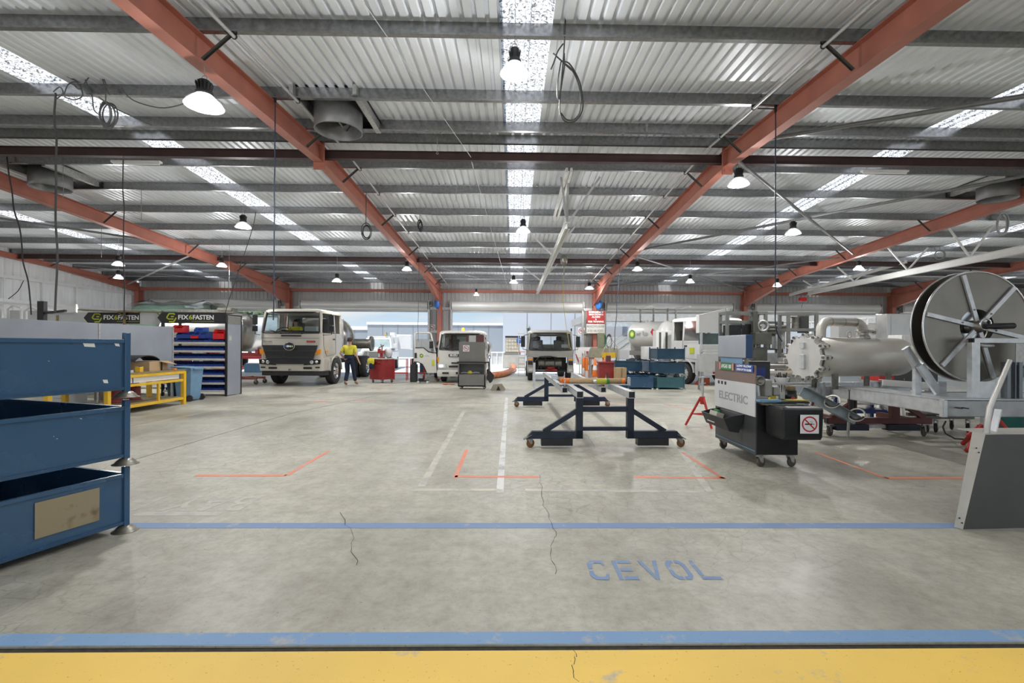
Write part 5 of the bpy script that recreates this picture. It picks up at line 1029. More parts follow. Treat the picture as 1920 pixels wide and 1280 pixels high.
# red tool trolley
rt = T('tool_trolley', 'red four wheeled tool trolley beside the walking person', 'trolley', (-5.69, 19.28, 0), -0.55)
rw_, rd_ = 0.68, 0.66
mb = MB(); mb.box((rw_/2, rd_/2, 0.54), (rw_, rd_, 0.80)); mb.build('trolley_body', redd, rt, 0.008); mb = MB(); mb.box((rw_/2, rd_/2, 0.955), (rw_+0.05, rd_+0.05, 0.03)); mb.build('top_tray', greyl, rt)
MB().box((rw_/2, -0.006, 0.82), (rw_*0.8, 0.012, 0.10)).build('drawer', redd, rt); MB().box((rw_/2, -0.02, 0.83), (rw_*0.3, 0.02, 0.02)).build('drawer_handle', black, rt)
for x_ in (0.08, rw_-0.08):
    for y_ in (0.08, rd_-0.08): caster(rt, x_, y_, 0.15, 0.055)
vi = T('pipe_vise', 'dark red chain vise standing on the red tool trolley', 'vise', (-5.25, 19.35, 0.972), -0.55)
mb = MB(); mb.box((0, 0, 0.02), (0.22, 0.18, 0.04)); mb.cyl((0, 0, 0.04), (0, 0, 0.2), 0.05, n=12); mb.box((0, 0, 0.25), (0.30, 0.12, 0.12)); mb.box((-0.12, 0, 0.33), (0.06, 0.12, 0.10)); mb.build('vise_body', redd, vi, 0.006)
mb = MB(); mb.tube([(0.02, 0, 0.28), (0.05, 0, 0.45), (-0.02, 0, 0.55)], 0.03, 8); mb.bar((-0.15, 0, 0.40), (0.15, 0, 0.52), 0.03, 0.03); mb.build('handle', steeld, vi)
gw = T('grinding_wheel', 'pale grinding disc standing on the right of the red tool trolley', 'grinder', (-5.0, 19.42, 0.972), -0.3)
MB().lathe([(0, -0.02), (0.19, -0.02), (0.195, 0), (0.19, 0.02), (0, 0.02)], (0, 0, 0.22), (0, 1, 0), 28).build('disc', greyl, gw); MB().box((0, 0.08, 0.10), (0.14, 0.14, 0.20)).build('motor', steeld, gw, 0.01)
jc = T('work_jacket', 'yellow and navy work jacket draped over the front of the red trolley', 'jacket', (-5.62, 19.10, 0), -0.55)
mb = MB(); rings = []
for z_, w1, d1 in ((0.99, 0.10, 0.04), (0.94, 0.16, 0.06), (0.86, 0.17, 0.07), (0.76, 0.16, 0.06), (0.72, 0.13, 0.05)): rings.append([V(0.06+w1*math.cos(a)*(1+0.08*math.sin(5*a)), -0.02+d1*math.sin(a)*(1+0.15*math.sin(7*a)), z_) for a in [2*PI*k/20 for k in range(20)]])
mb.loft(rings); mb.build('yellow_panel', hivis, jc)
mb = MB(); rings = []
for z_, w1, d1 in ((0.78, 0.10, 0.07), (0.66, 0.12, 0.07), (0.56, 0.09, 0.05)): rings.append([V(0.10+w1*math.cos(a)*(1+0.08*math.sin(4*a)), -0.02+d1*math.sin(a)*(1+0.15*math.sin(6*a)), z_) for a in [2*PI*k/20 for k in range(20)]])
mb.loft(rings); mb.build('navy_panel', navyc, jc)
# red stand tables, steel cupboard, black bin
for i, (x_, y_) in enumerate(((-4.85, 20.9), (-4.15, 21.1))):
    q = T('roller_stand', 'red tubular stand table behind the tool trolley, ' + ('left' if i == 0 else 'right') + ' of two', 'stand', (x_, y_, 0), 0.1, 'red stand tables')
    MB().box((0, 0, 0.90), (0.62, 0.5, 0.03)).build('table_top', greyl, q)
    for a in (-0.28, 0.28):
        for b_ in (-0.22, 0.22): MB().box((a, b_, 0.45), (0.035, 0.035, 0.89)).build('leg', redp, q)
    mb = MB(); mb.box((0, -0.22, 0.3), (0.56, 0.025, 0.03)); mb.box((0, 0.22, 0.3), (0.56, 0.025, 0.03)); mb.box((-0.28, 0, 0.3), (0.025, 0.44, 0.03)); mb.box((0.28, 0, 0.3), (0.025, 0.44, 0.03)); mb.build('brace', redp, q)
q = T('steel_cupboard', 'brushed steel box cabinet on a stand left of the open truck door', 'cabinet', (-4.10, 22.1, 0))
MB().box((0, 0, 1.30), (0.78, 0.5, 0.95)).build('cupboard_body', stainl, q, 0.006); MB().box((-0.2, -0.255, 1.30), (0.34, 0.012, 0.9)).build('door', stainl, q, 0.004)
for a in (-0.35, 0.35):
    for b_ in (-0.2, 0.2): MB().box((a, b_, 0.42), (0.04, 0.04, 0.84)).build('leg', galv, q)
q = T('waste_bin', 'black upright bin with a narrow neck left of the open truck door', 'bin', (-4.05, 19.85, 0))
MB().box((0, 0, 0.36), (0.26, 0.3, 0.72)).build('bin_body', blackm, q, 0.02); MB().box((0, 0, 0.84), (0.17, 0.2, 0.24)).build('bin_neck', blackm, q, 0.01)
stillage('steel_stillage', 'dark blue stillage in the yard behind the red stand tables', (-4.9, 25.6, 0), 0, 1.5, 0.9, 0.95, blued)
q = T('tripod_trolley', 'low pale wheeled trolley on the floor beneath the open truck door', 'trolley', (-3.45, 21.3, 0), 0.4)
mb = MB(); mb.bar((-0.35, 0, 0.12), (0.35, 0, 0.25), 0.07, 0.05); mb.bar((0.3, 0, 0.25), (0.35, 0, 0.6), 0.03, 0.03); mb.build('trolley_frame', greyl, q)
for x_ in (-0.32, 0.32): MB().cyl((x_, -0.08, 0.07), (x_, 0.08, 0.07), 0.07, n=14).build('wheel', greyl, q)
# --- trolley stands
def a_stand(label, x0, x1, y_, mat, H=0.74, Lf=2.35, group=None):
    """A braced frame: posts at x0,x1; foot beams to both sides with casters, origin on the floor midway"""
    xm = (x0+x1)/2; t_ = T('support_stand', label, 'stand', (xm, y_, 0), 0.03, group); a = (x1-x0)/2; p = 0.10; b_ = Lf/2
    for s_ in (-1, 1):
        MB().box((s_*a, 0, (H+0.14)/2), (p, p, H-0.14)).build('post', mat, t_, 0.004)
        mb = MB(); mb.prism([(s_*(a-0.05), 0.14), (s_*(b_-0.10), 0.14), (s_*b_, 0.14), (s_*(b_-0.10), 0.25), (s_*(a+0.05), 0.25), (s_*(a+0.05), 0.26), (s_*(a-0.05), 0.26)], (0, 0.05 if True else 0, 0), (1, 0, 0), (0, 0, 1), 0.10); f_ = mb.build('foot_beam', mat, t_)
        MB().bar((s_*(a+0.03), 0, H-0.19), (s_*(a+(b_-a)*0.66), 0, 0.24), 0.07, 0.07).build('diagonal_brace', mat, t_)
        MB().box((s_*(a+(b_-a)*0.42), 0, 0.09), ((b_-a)*0.58, 0.14, 0.10)).build('fork_pocket', black, t_)
        caster(t_, s_*(b_-0.05), 0, 0.155, 0.065, rot=0.25 if s_ > 0 else 0.5, mat=M('amber caster tyre', (0.25, 0.11, 0.03), 0.5), plate=True)
        MB().bar((s_*(b_-0.09), -0.02, 0.20), (s_*(b_+0.03), -0.02, 0.13), 0.09, 0.012).build('caster_plate', steeld, t_)
    mb = MB(); mb.box((0, 0, H-0.17), (2*a-p, 0.08, 0.075)); mb.box((0, 0, 0.28), (2*a-p, 0.06, 0.055)); mb.build('cross_rail', mat, t_, 0.003)
    return t_
sn = a_stand('black braced trolley stand nearest the camera carrying two galvanised rails', 0.98, 1.74, 7.15, navys)
sf = a_stand('dark blue braced trolley stand behind the black one', 0.82, 1.56, 11.9, M('dark navy paint', (0.012, 0.022, 0.055), 0.42, 0, 0.2, 6), H=0.72)
def box_rail(label, p, q, s_=0.095, name='box_section_rail', grp=None, mat=None):
    p = Vector(p); q = Vector(q); d = (q-p).normalized(); a = d.cross(V(0, 0, 1)).normalized(); b_ = a.cross(d); h = s_/2; t = 0.006; mb = MB()
    for o1, w_, hh in ((b_*(h-t/2), s_, t), (b_*-(h-t/2), s_, t)): mb.bar(p+o1, q+o1, w_, hh)
    for o1 in (a*(h-t/2), a*-(h-t/2)): mb.bar(p+o1, q+o1, t, s_)
    o = mb.build(name, mat or galvl); tag(o, label, 'steel rail', grp)
    mb2 = MB(); mb2.bar(p+d*0.04, p+d*0.05, s_-0.01, s_-0.01); mb2.build('dark_bore', black, o); return o
g_ = 'galvanised box rails on the trolley stands'
box_rail('galvanised box rail on the left post of the black stand', (0.98, 7.05, 0.79), (0.98, 8.9, 0.79), 0.10, grp=g_)
box_rail('galvanised box rail on the right post of the black stand', (1.74, 7.05, 0.79), (1.74, 8.9, 0.79), 0.10, grp=g_)
box_rail('galvanised box rail left of centre running back to the dark blue stand', (0.86, 8.0, 0.768), (0.82, 12.6, 0.768), 0.09, grp=g_)
box_rail('galvanised box rail right of centre running back to the dark blue stand', (1.52, 8.1, 0.768), (1.56, 12.6, 0.768), 0.09, grp=g_)
MB_ = MB(); MB_.box((1.36, 8.45, 0.8465), (1.15, 0.34, 0.012)); q = MB_.build('steel_tray', greyl); tag(q, 'flat pale sheet lying across the box rails under the cardboard tubes', 'sheet')
def ctube(label, y_, x0, x1, r):
    t_ = T('cardboard_tube', label, 'tube', (0, y_, 0.854+r), 0, 'cardboard tubes across the rails')
    MB().lathe([(r*0.86, x0+0.002), (r, x0), (r, x1), (r*0.86, x1-0.002)], (0, 0, 0), (1, 0, 0), 24).build('tube_body', carton, t_)
    for a, b_ in ((x0-0.01, x0+0.10), (x1-0.06, x1+0.005)): MB().lathe([(r*0.8, a), (r*1.04, a), (r*1.04, b_), (r*0.9, b_)], (0, 0, 0), (1, 0, 0), 24).build('orange_end', orangep, t_)
ctube('longer cardboard tube with orange ends, in front of the other on the rails', 8.38, 0.87, 1.94, 0.046)
ctube('cardboard tube with an orange end, behind the other on the rails', 8.53, 0.83, 1.88, 0.040)
q = T('spray_can', 'yellow and green can lying in front of the cardboard tubes', 'can', (1.42, 8.27, 0.8525+0.05), 0.06)
MB().lathe([(0, 0), (0.045, 0), (0.05, 0.01), (0.05, 0.17), (0.045, 0.18)], (0, 0, 0), (1, 0, 0), 20).build('can_body', M('yellow green label', (0.42, 0.42, 0.05), 0.35, 0.2, 0.15, 12, dirt=(0.2, 0.28, 0.03)), q)
MB().lathe([(0.048, 0.18), (0.05, 0.20), (0.05, 0.225), (0, 0.225)], (0, 0, 0), (1, 0, 0), 20).build('green_base', inkgr, q); MB().lathe([(0, -0.05), (0.025, -0.05), (0.03, -0.02), (0.045, 0)], (0, 0, 0), (1, 0, 0), 20).build('cap', chrome, q)
q = T('clamp_block', 'small steel clamp block standing on the left box rail', 'clamp', (0.86, 10.0, 0.814)); MB().box((0, 0, 0.04), (0.12, 0.12, 0.08)).build('block', galvl, q, 0.004); MB().cyl((0.03, 0, 0.08), (0.03, 0, 0.11), 0.01, n=8).build('bolt', steeld, q)
q = T('clamp_rod', 'thin steel rod clamped beside the left end of the cardboard tubes', 'rod', (0.86, 8.02, 0.814)); MB().box((0, 0, 0.012), (0.05, 0.04, 0.024)).build('foot', steeld, q); MB().cyl((0, 0, 0.02), (0, 0, 0.15), 0.008, n=8).build('rod', galvl, q)
q = T('end_stop', 'upright steel end stop at the right end of the cardboard tubes', 'stop', (2.02, 8.4, 0)); MB().box((0, 0, 0.89), (0.03, 0.10, 0.14)).build('stop_plate', galvl, q); MB().box((-0.14, 0, 0.832), (0.28, 0.05, 0.015)).build('stop_arm', galvl, q)
# galvanised pedestal post before the open truck
q = T('drawbar_post', 'galvanised upright post before the open fronted truck', 'post', (0.75, 17.2, 0)); MB().box((0, 0, 0.45), (0.08, 0.08, 0.9)).build('post', galvl, q, 0.004); MB().box((0, 0, 0.01), (0.25, 0.25, 0.02)).build('foot', galvl, q)
# red hopper, cone, carton
q = T('red_stand', 'dark red plastic stand with an arched base right of the open fronted truck', 'stand', (3.45, 17.8, 0))
mb = MB(); mb.prism([(-0.27, 0.12), (-0.08, 0.12), (-0.02, 0.52), (0.04, 0.52), (0.10, 0.12), (0.27, 0.12), (0.27, 0.88), (-0.27, 0.88)], (0, 0, 0), (1, 0, 0), (0, 0, 1), -0.4); mb.build('stand_body', redd, q); MB().box((0, 0.2, 0.90), (0.60, 0.5, 0.06)).build('stand_lid', redd, q, 0.01)
MB().box((0, 0.2, 0.06), (0.5, 0.4, 0.12)).build('stand_base', redd, q)
MB_ = MB(); MB_.box((0, 0, 0.11), (0.16, 0.14, 0.22)); q = MB_.build('parts_box', maroon); q.location = (3.55, 18.0, 0.93); tag(q, 'small maroon box standing on the dark red stand', 'box')
q = T('cardboard_box', 'brown cardboard box standing upright left of the blue stillages', 'box', (3.84, 17.3, 0), 0.1); MB().box((0, 0, 0.27), (0.36, 0.36, 0.50), rz=0).build('box_body', carton, q, 0.004); MB().box((0, -0.182, 0.27), (0.06, 0.004, 0.50)).build('tape', wood, q)
q.location.z = 0.22; q2 = MB().box((3.84, 17.3, 0.12), (0.5, 0.5, 0.24)).build('plinth', blued); tag(q2, 'dark blue block under the upright cardboard box', 'block')
def cone(label, loc, s_=1.0):
    t_ = T('traffic_cone', label, 'cone', loc, 0, 'traffic cones by the alarm column')
    MB().box((0, 0, 0.015*s_), (0.36*s_, 0.36*s_, 0.03*s_)).build('cone_base', orangep, t_, 0.005); MB().lathe([(0.13*s_, 0.03*s_), (0.03*s_, 0.7*s_), (0.02*s_, 0.71*s_), (0, 0.71*s_)], n=20).build('cone_body', orangep, t_)
    MB().lathe([(0.1*s_, 0.26*s_), (0.072*s_, 0.44*s_)], n=20).build('white_band', inkw, t_)
for i, (x_, y_, lb) in enumerate(((4.05, 23.9, 'orange traffic cone against the alarm column'), (4.42, 23.4, 'orange traffic cone right of the alarm column'), (3.72, 24.2, 'orange traffic cone left of the alarm column'))): cone(lb, (x_, y_, 0), 1.25)
def bollard(label, loc, h=1.0):
    t_ = T('bollard', label, 'bollard', loc, 0, 'orange and white bollards'); MB().lathe([(0.075, 0.0), (0.075, h*0.45), (0, h*0.45)], n=18).build('lower_sleeve', greyl, t_); MB().lathe([(0.077, h*0.45), (0.077, h), (0.06, h+0.03), (0, h+0.03)], n=18).build('orange_sleeve', orangep, t_); MB().box((0, 0, 0.01), (0.24, 0.24, 0.02)).build('bollard_foot', black, t_)
bollard('orange and grey bollard just right of the open fronted truck', (3.12, 20.6, 0), 1.0); bollard('orange and grey bollard against the alarm column base', (3.55, 24.3, 0), 0.9)
q = T('white_sign_post', 'white paddle sign on a post left of the alarm column', 'sign', (3.25, 23.6, 0)); MB().box((0, 0, 1.15), (0.22, 0.02, 0.42)).build('sign_board', inkw, q, 0.01); MB().box((0, 0.02, 0.5), (0.06, 0.03, 1.0)).build('sign_post', whitep, q); MB().box((0, 0.02, 0.01), (0.3, 0.2, 0.02)).build('sign_foot', whitep, q)
q = T('fire_extinguisher', 'red fire extinguisher on the wall left of the alarm column', 'extinguisher', (3.35, 25.02, 0.7)); MB().lathe([(0, 0), (0.08, 0), (0.085, 0.02), (0.085, 0.36), (0.06, 0.42), (0.025, 0.44), (0.025, 0.47), (0, 0.47)], n=18).build('cylinder', redp, q); MB().tube([(0.02, 0, 0.46), (0.1, 0, 0.44), (0.12, 0, 0.2)], 0.012, 6).build('hose', black, q); MB().box((0, 0, 0.50), (0.10, 0.02, 0.03)).build('lever', black, q)
q = T('safety_station', 'white panel with red and white safety gear hung around the alarm column', 'safety board', (3.95, 24.62, 0))
MB().box((0, 0, 1.0), (1.5, 0.03, 0.9)).build('board', whitep, q)
random.seed(9)
for i in range(14): MB().box((-0.68+0.1*i+random.uniform(-.02, .02), -0.04, 0.95+random.uniform(-.25, .25)), (random.uniform(.04, .09), 0.05, random.uniform(.2, .5)), rz=0, ry=random.uniform(-.4, .4)).build('hung_tag', random.choice([redp, whitep, M('salmon plastic', (0.7, 0.3, 0.25), 0.5), greyl, redp]), q, 0.01)
q = MB().box((0, 0, 0), (0.30, 0.05, 0.16)).build('hazard_box', redb); q.location = (4.1, 24.55, 1.35); tag(q, 'bright red box fixed low on the alarm column', 'box')
# column signs
def sign(name, label, c_, w_, h_, mat, lines, ink, rowh, y_=None, sizes=None):
    t_ = T(name, label, 'sign', c_); MB().box((0, 0, 0), (w_, 0.02, h_)).build('sign_board', mat, t_); n_ = len(lines)
    for i, (ln, wf) in enumerate(lines): text('lettering', ln, rowh, ink, t_, (0, -0.013, h_/2-(i+0.5)*h_/n_*0.94-h_*0.03), (1, 0, 0), (0, 0, 1), 0.004, bold=0.006, width=w_*wf)
    return t_
sign('warning_sign', 'red sign reading EMERGENCY MAN DOWN ALARM on the column right of centre', (4.18, 24.45, 2.98), 0.92, 0.64, M('red sign face', (0.42, 0.03, 0.025), 0.4), [('EMERGENCY', .82), ('MAN DOWN', .78), ('ALARM', .46), ('&', .08), ('FOR TRAINING', .86)], inkw, 0.12)
sign('notice_sign', 'cream sign reading MANDOWN ALARM IS AN AIR HORN below the red sign', (4.16, 24.45, 2.39), 0.93, 0.48, M('cream sign face', (0.68, 0.67, 0.60), 0.4), [('MANDOWN ALARM', .94), ('IS AN AIR HORN', .86)], inkg, 0.17)
q = T('no_smoking_sign', 'no smoking sign on the wall left of the cream notice', 'sign', (3.55, 25.115, 2.28)); nosmoking(q, (0, 0, 0), (1, 0, 0), (0, 0, 1), 0.36, 'sign_board')
q = T('no_smoking_sign', 'no smoking sign on the wall by the column left of centre', 'sign', (-4.22, 25.115, 2.40)); nosmoking(q, (0, 0, 0), (1, 0, 0), (0, 0, 1), 0.34, 'sign_board')
bl_ = M('bright blue shell', (0.05, 0.20, 0.62), 0.35)
for i, (c_, lb) in enumerate((((-3.85, 24.35, 3.6), 'bright blue hose reel on the column left of centre'), ((4.30, 24.35, 3.6), 'blue and white hose reel on the column right of centre'))):
    q = T('hose_reel', lb, 'hose reel', c_); mb = MB(); mb.lathe([(0, -0.08), (0.17, -0.08), (0.2, -0.04), (0.2, 0.04), (0.17, 0.08), (0, 0.08)], (0, 0, 0), (1, 0.6, 0), 22); o = mb.build('reel_case', bl_, q, 0); o.scale = (1, 1, 1.25)
    MB().box((0, 0.1, 0.1), (0.06, 0.22, 0.05)).build('bracket', galv, q); MB().tube([(0.0, -0.1, -0.15), (0.05, -0.1, -0.35), (0.1, -0.08, -0.2), (0.14, 0, -0.6)], 0.012, 6).build('hose', bl_ if i == 0 else cableg, q)
# hoses coiled by the column
for i, (x_, mt_, lb) in enumerate(((4.62, M('green hose', (0.08, 0.3, 0.2), 0.5), 'green hose coil hanging right of the alarm column'), (4.92, cableg, 'grey hose coil hanging right of the alarm column'))):
    mb = MB()
    for k in range(4): mb.torus((0, -0.03*k, 0), 0.12+0.012*k, 0.012, (0, 1, 0), 20, 6)
    o = mb.build('hose_coil', mt_); o.scale = (1, 1, 2.4); o.location = (x_, 24.85, 1.75); tag(o, lb, 'hose', 'hose coils')
# step ladder by the door edge
q = T('step_ladder', 'thin steel ladder with orange treads left of the open fronted truck', 'ladder', (0.42, 23.8, 0)); mb = MB()
for s_ in (-1, 1): mb.bar((s_*0.16, 0, 0), (s_*0.16, 0.35, 2.3), 0.03, 0.04)
mb.build('stile', galv, q)
for k in range(7): MB().box((0, 0.05+0.045*k, 0.3+0.3*k), (0.3, 0.05, 0.03)).build('tread', orangep if k == 3 else galv, q)
# far blue stillages
g2_ = 'dark blue stillages in the middle distance'
for k, lb in enumerate(('green tinged blue stillage at the bottom of the three high far stack', 'blue stillage in the middle of the three high far stack', 'blue stillage on top of the three high far stack')):
    stillage('steel_stillage', lb, (5.07, 16.9, k*0.50), 0, 0.94, 1.0, 0.50, M('greenish blue paint', (0.05, 0.14, 0.17), 0.4) if k == 0 else blued, group=g2_)
stillage('steel_stillage', 'blue stillage on the floor left of the three high far stack', (4.04, 16.9, 0), 0, 0.86, 1.0, 0.50, bluec, group=g2_)
stillage('steel_stillage', 'lower blue stillage of the pair behind the upright cardboard box', (3.9, 18.4, 0), 0, 0.95, 1.0, 0.50, bluec, group=g2_)
stillage('steel_stillage', 'upper blue stillage of the pair behind the upright cardboard box', (3.9, 18.4, 0.5), 0, 0.95, 1.0, 0.50, blued, group=g2_)
stillage('steel_stillage', 'lower shiny stillage between the far stack and the pair', (4.95, 18.4, 0), 0, 1.0, 1.0, 0.50, blued, group=g2_)
stillage('steel_stillage', 'upper shiny stillage between the far stack and the pair', (4.95, 18.4, 0.5), 0, 1.0, 1.0, 0.50, M('pale worn blue', (0.22, 0.28, 0.36), 0.3, 0.3), group=g2_)
random.seed(21)
for i, (x_, y_, z_, w_, d_, h_, mt_, nm, lb) in enumerate(((4.3, 18.8, 1.0, 0.35, 0.3, 0.36, greyl, 'parts_carton', 'grey tinned box on the pair of stillages behind the cardboard box'), (5.3, 18.8, 1.0, 0.5, 0.5, 0.5, whitep, 'white_carton', 'white box standing on the shiny stillages'), (5.5, 17.3, 0.59, 0.45, 0.2, 0.1, greyl, 'channel_offcut', 'pale channel offcut inside the middle stillage of the far stack'), (5.6, 17.2, 0.09, 0.2, 0.2, 0.40, whitep, 'frame_offcut', 'white offcut inside the bottom stillage of the far stack'))):
    q = T(nm, lb, 'box' if 'carton' in nm else 'offcut', (x_, y_, z_)); MB().box((0, 0, h_/2), (w_, d_, h_)).build('body', mt_, q, 0.006); MB().box((0, 0, h_), (w_*0.9, d_*0.3, 0.01)).build('top_strip', greyc, q)
# compressor behind
q = T('compressor', 'cream and yellow compressor with pipes above the upright cardboard box', 'compressor', (4.0, 21.0, 0))
mb = MB(); mb.prism([(-0.75, 1.0), (-0.55, 1.42), (0.55, 1.42), (0.75, 1.25), (0.75, 1.0)], (0, 0, 0), (1, 0, 0), (0, 0, 1), -0.6); mb.build('tank_body', M('dull cream', (0.36, 0.34, 0.24), 0.5), q)
MB().box((0.15, -0.01, 1.12), (0.6, 0.03, 0.22)).build('yellow_panel', yel, q, 0.01); MB().box((-0.15, 0.2, 1.75), (0.26, 0.26, 0.66)).build('control_box', M('olive box', (0.26, 0.27, 0.16), 0.5), q, 0.01)
mb = MB()
for x_ in (-0.6, 0.6):
    for y_ in (0.1, 0.5): mb.box((x_, y_, 0.5), (0.06, 0.06, 1.0))
mb.build('leg', galv, q)
mb = MB(); mb.tube([(0.2, -0.1, 1.0), (0.15, -0.12, 1.4), (0.3, -0.1, 1.75), (0.5, -0.1, 1.5), (0.6, -0.1, 1.1)], 0.02, 6); mb.tube([(-0.2, -0.1, 1.1), (0.0, -0.12, 1.5), (0.25, -0.1, 1.9)], 0.016, 6); mb.build('pipe', cream, q)
# ---------------- right side: trolley of the electricians ----------------
et = T('tool_trolley', 'black wheeled tool trolley with a white panel lettered ELECTRIC', 'trolley', (3.02, 5.96, 0))
mb = MB(); mb.box((0.27, 0.60, 0.47), (0.52, 1.20, 0.62)); mb.build('trolley_body', black, et, 0.006)
mb = MB(); mb.prism([(0, 0.16), (1.2, 0.16), (1.2, 0.80), (0, 0.80)], (0.004, 0, 0), (0, 1, 0), (0, 0, 1), -0.006) if False else mb.box((0.005, 0.6, 0.47), (0.012, 1.2, 0.63)); mb.build('side_sheet', M('dark grey satin sheet', (0.07, 0.075, 0.08), 0.35, 0.3, 0.15, 3), et)
MB().box((-0.006, 0.60, 0.205), (0.004, 1.18, 0.012)).build('blue_pinstripe', bluel, et)
mb = MB(); mb.prism([(0, 0.63), (1.2, 0.63), (1.2, 1.03), (0, 1.04)], (-0.012, 0, 0), (0, 1, 0), (0, 0, 1), 0.012); pl = mb.build('white_panel', M('white laminate', (0.62, 0.63, 0.64), 0.35, 0, 0.04, 4), et)
text('lettering', 'ELECTRIC', 0.15, inkg, pl, (-0.014, 0.62, 0.81), (0, -1, 0), (0, 0, 1), 0.003, bold=0.003, width=0.86)
mb = MB()
for k in range(3): mb.box((-0.014, 1.06-0.11*k, 0.99), (0.004, 0.05, 0.045))
mb.build('panel_slot', black, pl)
mb = MB(); mb.prism([(0, 1.04), (1.2, 1.03), (1.2, 1.29), (0, 1.27)], (-0.010, 0, 0), (0, 1, 0), (0, 0, 1), 0.014); mb.build('brown_panel', brown, et)
def sticker(par, y0, y1, z0, z1, mat, words, ink, sz, nm='sticker'):
    mb = MB(); mb.prism([(y0, z0), (y1, z0), (y1, z1), (y0, z1)], (-0.026, 0, 0), (0, 1, 0), (0, 0, 1), 0.003); s_ = mb.build(nm, mat, par)
    for i, w_ in enumerate(words): text('sticker_lettering', w_, sz, ink, s_, (-0.030, (y0+y1)/2, z1-(i+0.5)*(z1-z0)/len(words)), (0, -1, 0), (0, 0, 1), 0.002, bold=0.002, width=(y1-y0)*0.85)
    return s_
sticker(et, 0.60, 0.97, 1.18, 1.275, inkgr, ['AVGAS 100'], inkw, 0.075)
for a in (0.56, 0.97): MB().box((-0.028, a+0.02, 1.228), (0.004, 0.045, 0.095)).build('pink_end', M('pink ink', (0.7, 0.28, 0.28), 0.5), et)
sticker(et, 0.03, 0.50, 1.18, 1.275, inkbl, ['LOW FLOW', 'OPEN UP TO CLOSE'], inkw, 0.036)
for x_, y_ in ((0.07, 0.06), (0.46, 0.06), (0.07, 1.14), (0.46, 1.14)): caster(et, x_, y_, 0.165, 0.062, rot=0.3)
# hanging tray
tr_ = MB(); rings = []
for y_ in (0.30, 1.10): pass
prof = [(0.0, 0.62), (-0.07, 0.38), (-0.20, 0.40), (-0.27, 0.56), (-0.26, 0.565), (-0.19, 0.415), (-0.075, 0.395), (-0.012, 0.60)]
tr_.prism(prof, (0, 1.05, 0), (1, 0, 0), (0, 0, 1), 0.75); 
o = tr_.build('hanging_tray', blackm, et)
for y_ in (0.31, 1.04): MB().prism([(0.0, 0.62), (-0.07, 0.39), (-0.20, 0.405), (-0.27, 0.565), (-0.14, 0.60)], (0, y_, 0), (1, 0, 0), (0, 0, 1), 0.012).build('tray_end', blackm, o)
q = T('paper_stack', 'white booklets standing in the tray on the side of the black trolley', 'booklets', (2.86, 6.78, 0.41), 0); MB().box((0, 0, 0.10), (0.10, 0.24, 0.16), ry=0.3).build('booklet', cream, q); MB().box((0.04, 0.05, 0.18), (0.03, 0.14, 0.04)).build('green_tab', inkgr, q)
q = MB().box((2.86, 6.45, 0.45), (0.05, 0.16, 0.04), rz=0.3).build('hand_tool', orangep); tag(q, 'orange handled tool lying in the tray of the black trolley', 'tool')
# black bin boxed on the end with a no smoking sign
eb = T('black_bin', 'black plastic bin on the end of the black trolley bearing a no smoking sign', 'bin', (3.33, 5.70, 0))
mb = MB(); rings = []
for z_, k in ((0.43, 0.92), (0.46, 0.97), (0.72, 1.0), (0.78, 1.0), (0.80, 0.97)):
    rings.append([V(0.02+sx*0.24*k, sy*0.20*k+0.02, z_) for sx, sy in ((-1, -1), (1, -1), (1, 1), (-1, 1))])
mb.loft(rings, smooth=False); mb.build('bin_body', black, eb, 0.02)
nosmoking(eb, (0.075, -0.205, 0.62), (1, 0, 0), (0, 0, 1), 0.215)
# bench top clutter
q = T('bench_vise', 'grey bench vise with a round screw wheel on the black trolley top', 'vise', (3.10, 6.15, 0.78))
mb = MB(); mb.box((0.06, 0, 0.05), (0.16, 0.16, 0.10)); mb.box((0.14, 0, 0.20), (0.10, 0.16, 0.22)); mb.box((0.27, 0.0, 0.16), (0.12, 0.14, 0.12)); mb.build('vise_body', M('cast grey beige', (0.35, 0.34, 0.31), 0.5, 0.2), q, 0.02)
MB().lathe([(0, -0.05), (0.03, -0.05), (0.06, -0.03), (0.065, 0.02), (0.05, 0.03), (0.035, 0.0), (0, 0.0)], (-0.0, -0.12, 0.30), (0, -1, 0), 20).build('screw_wheel', steeld, q); MB().cyl((0.0, -0.1, 0.30), (0.02, 0.05, 0.25), 0.03, n=12).build('screw', steeld, q); MB().cyl((0.02, -0.05, 0.1), (0.0, -0.05, 0.28), 0.025, n=10).build('neck', galvl, q)
q = T('tool_mat', 'blue and yellow folded strip along the front of the black trolley top', 'mat', (3.27, 5.88, 0.80)); MB().box((-0.1, 0, 0.045), (0.34, 0.12, 0.03)).build('blue_layer', bluel, q, 0.005); MB().box((0.16, 0.0, 0.03), (0.34, 0.16, 0.02)).build('dark_layer', navys, q, 0.004); MB().box((0.16, -0.0, 0.052), (0.33, 0.14, 0.016)).build('yellow_layer', M('mustard strip', (0.35, 0.27, 0.02), 0.6), q, 0.004)
MB().box((-0.02, 0.02, 0.008), (0.4, 0.16, 0.016)).build('base_layer', steeld, q); MB().box((-0.02, 0.02, 0.0), (0.3, 0.1, 0.02)).build('white_block', greyl, q)
q = T('electrode_cup', 'pale cup full of dark rods on the black trolley', 'cup', (3.42, 6.10, 0.78)); MB().lathe([(0.035, 0.0), (0.04, 0.22), (0.045, 0.24), (0.09, 0.34), (0.088, 0.34), (0.04, 0.235), (0.03, 0.02)], n=20).build('cup_body', M('cloudy plastic', (0.5, 0.5, 0.5), 0.4), q)
mb = MB(); random.seed(4)
for k in range(9): a = k*0.7; mb.cyl((0.02*math.cos(a), 0.02*math.sin(a), 0.03), (0.055*math.cos(a), 0.055*math.sin(a), 0.36+0.02*(k % 3)), 0.006, n=6)
mb.build('rod', black, q)
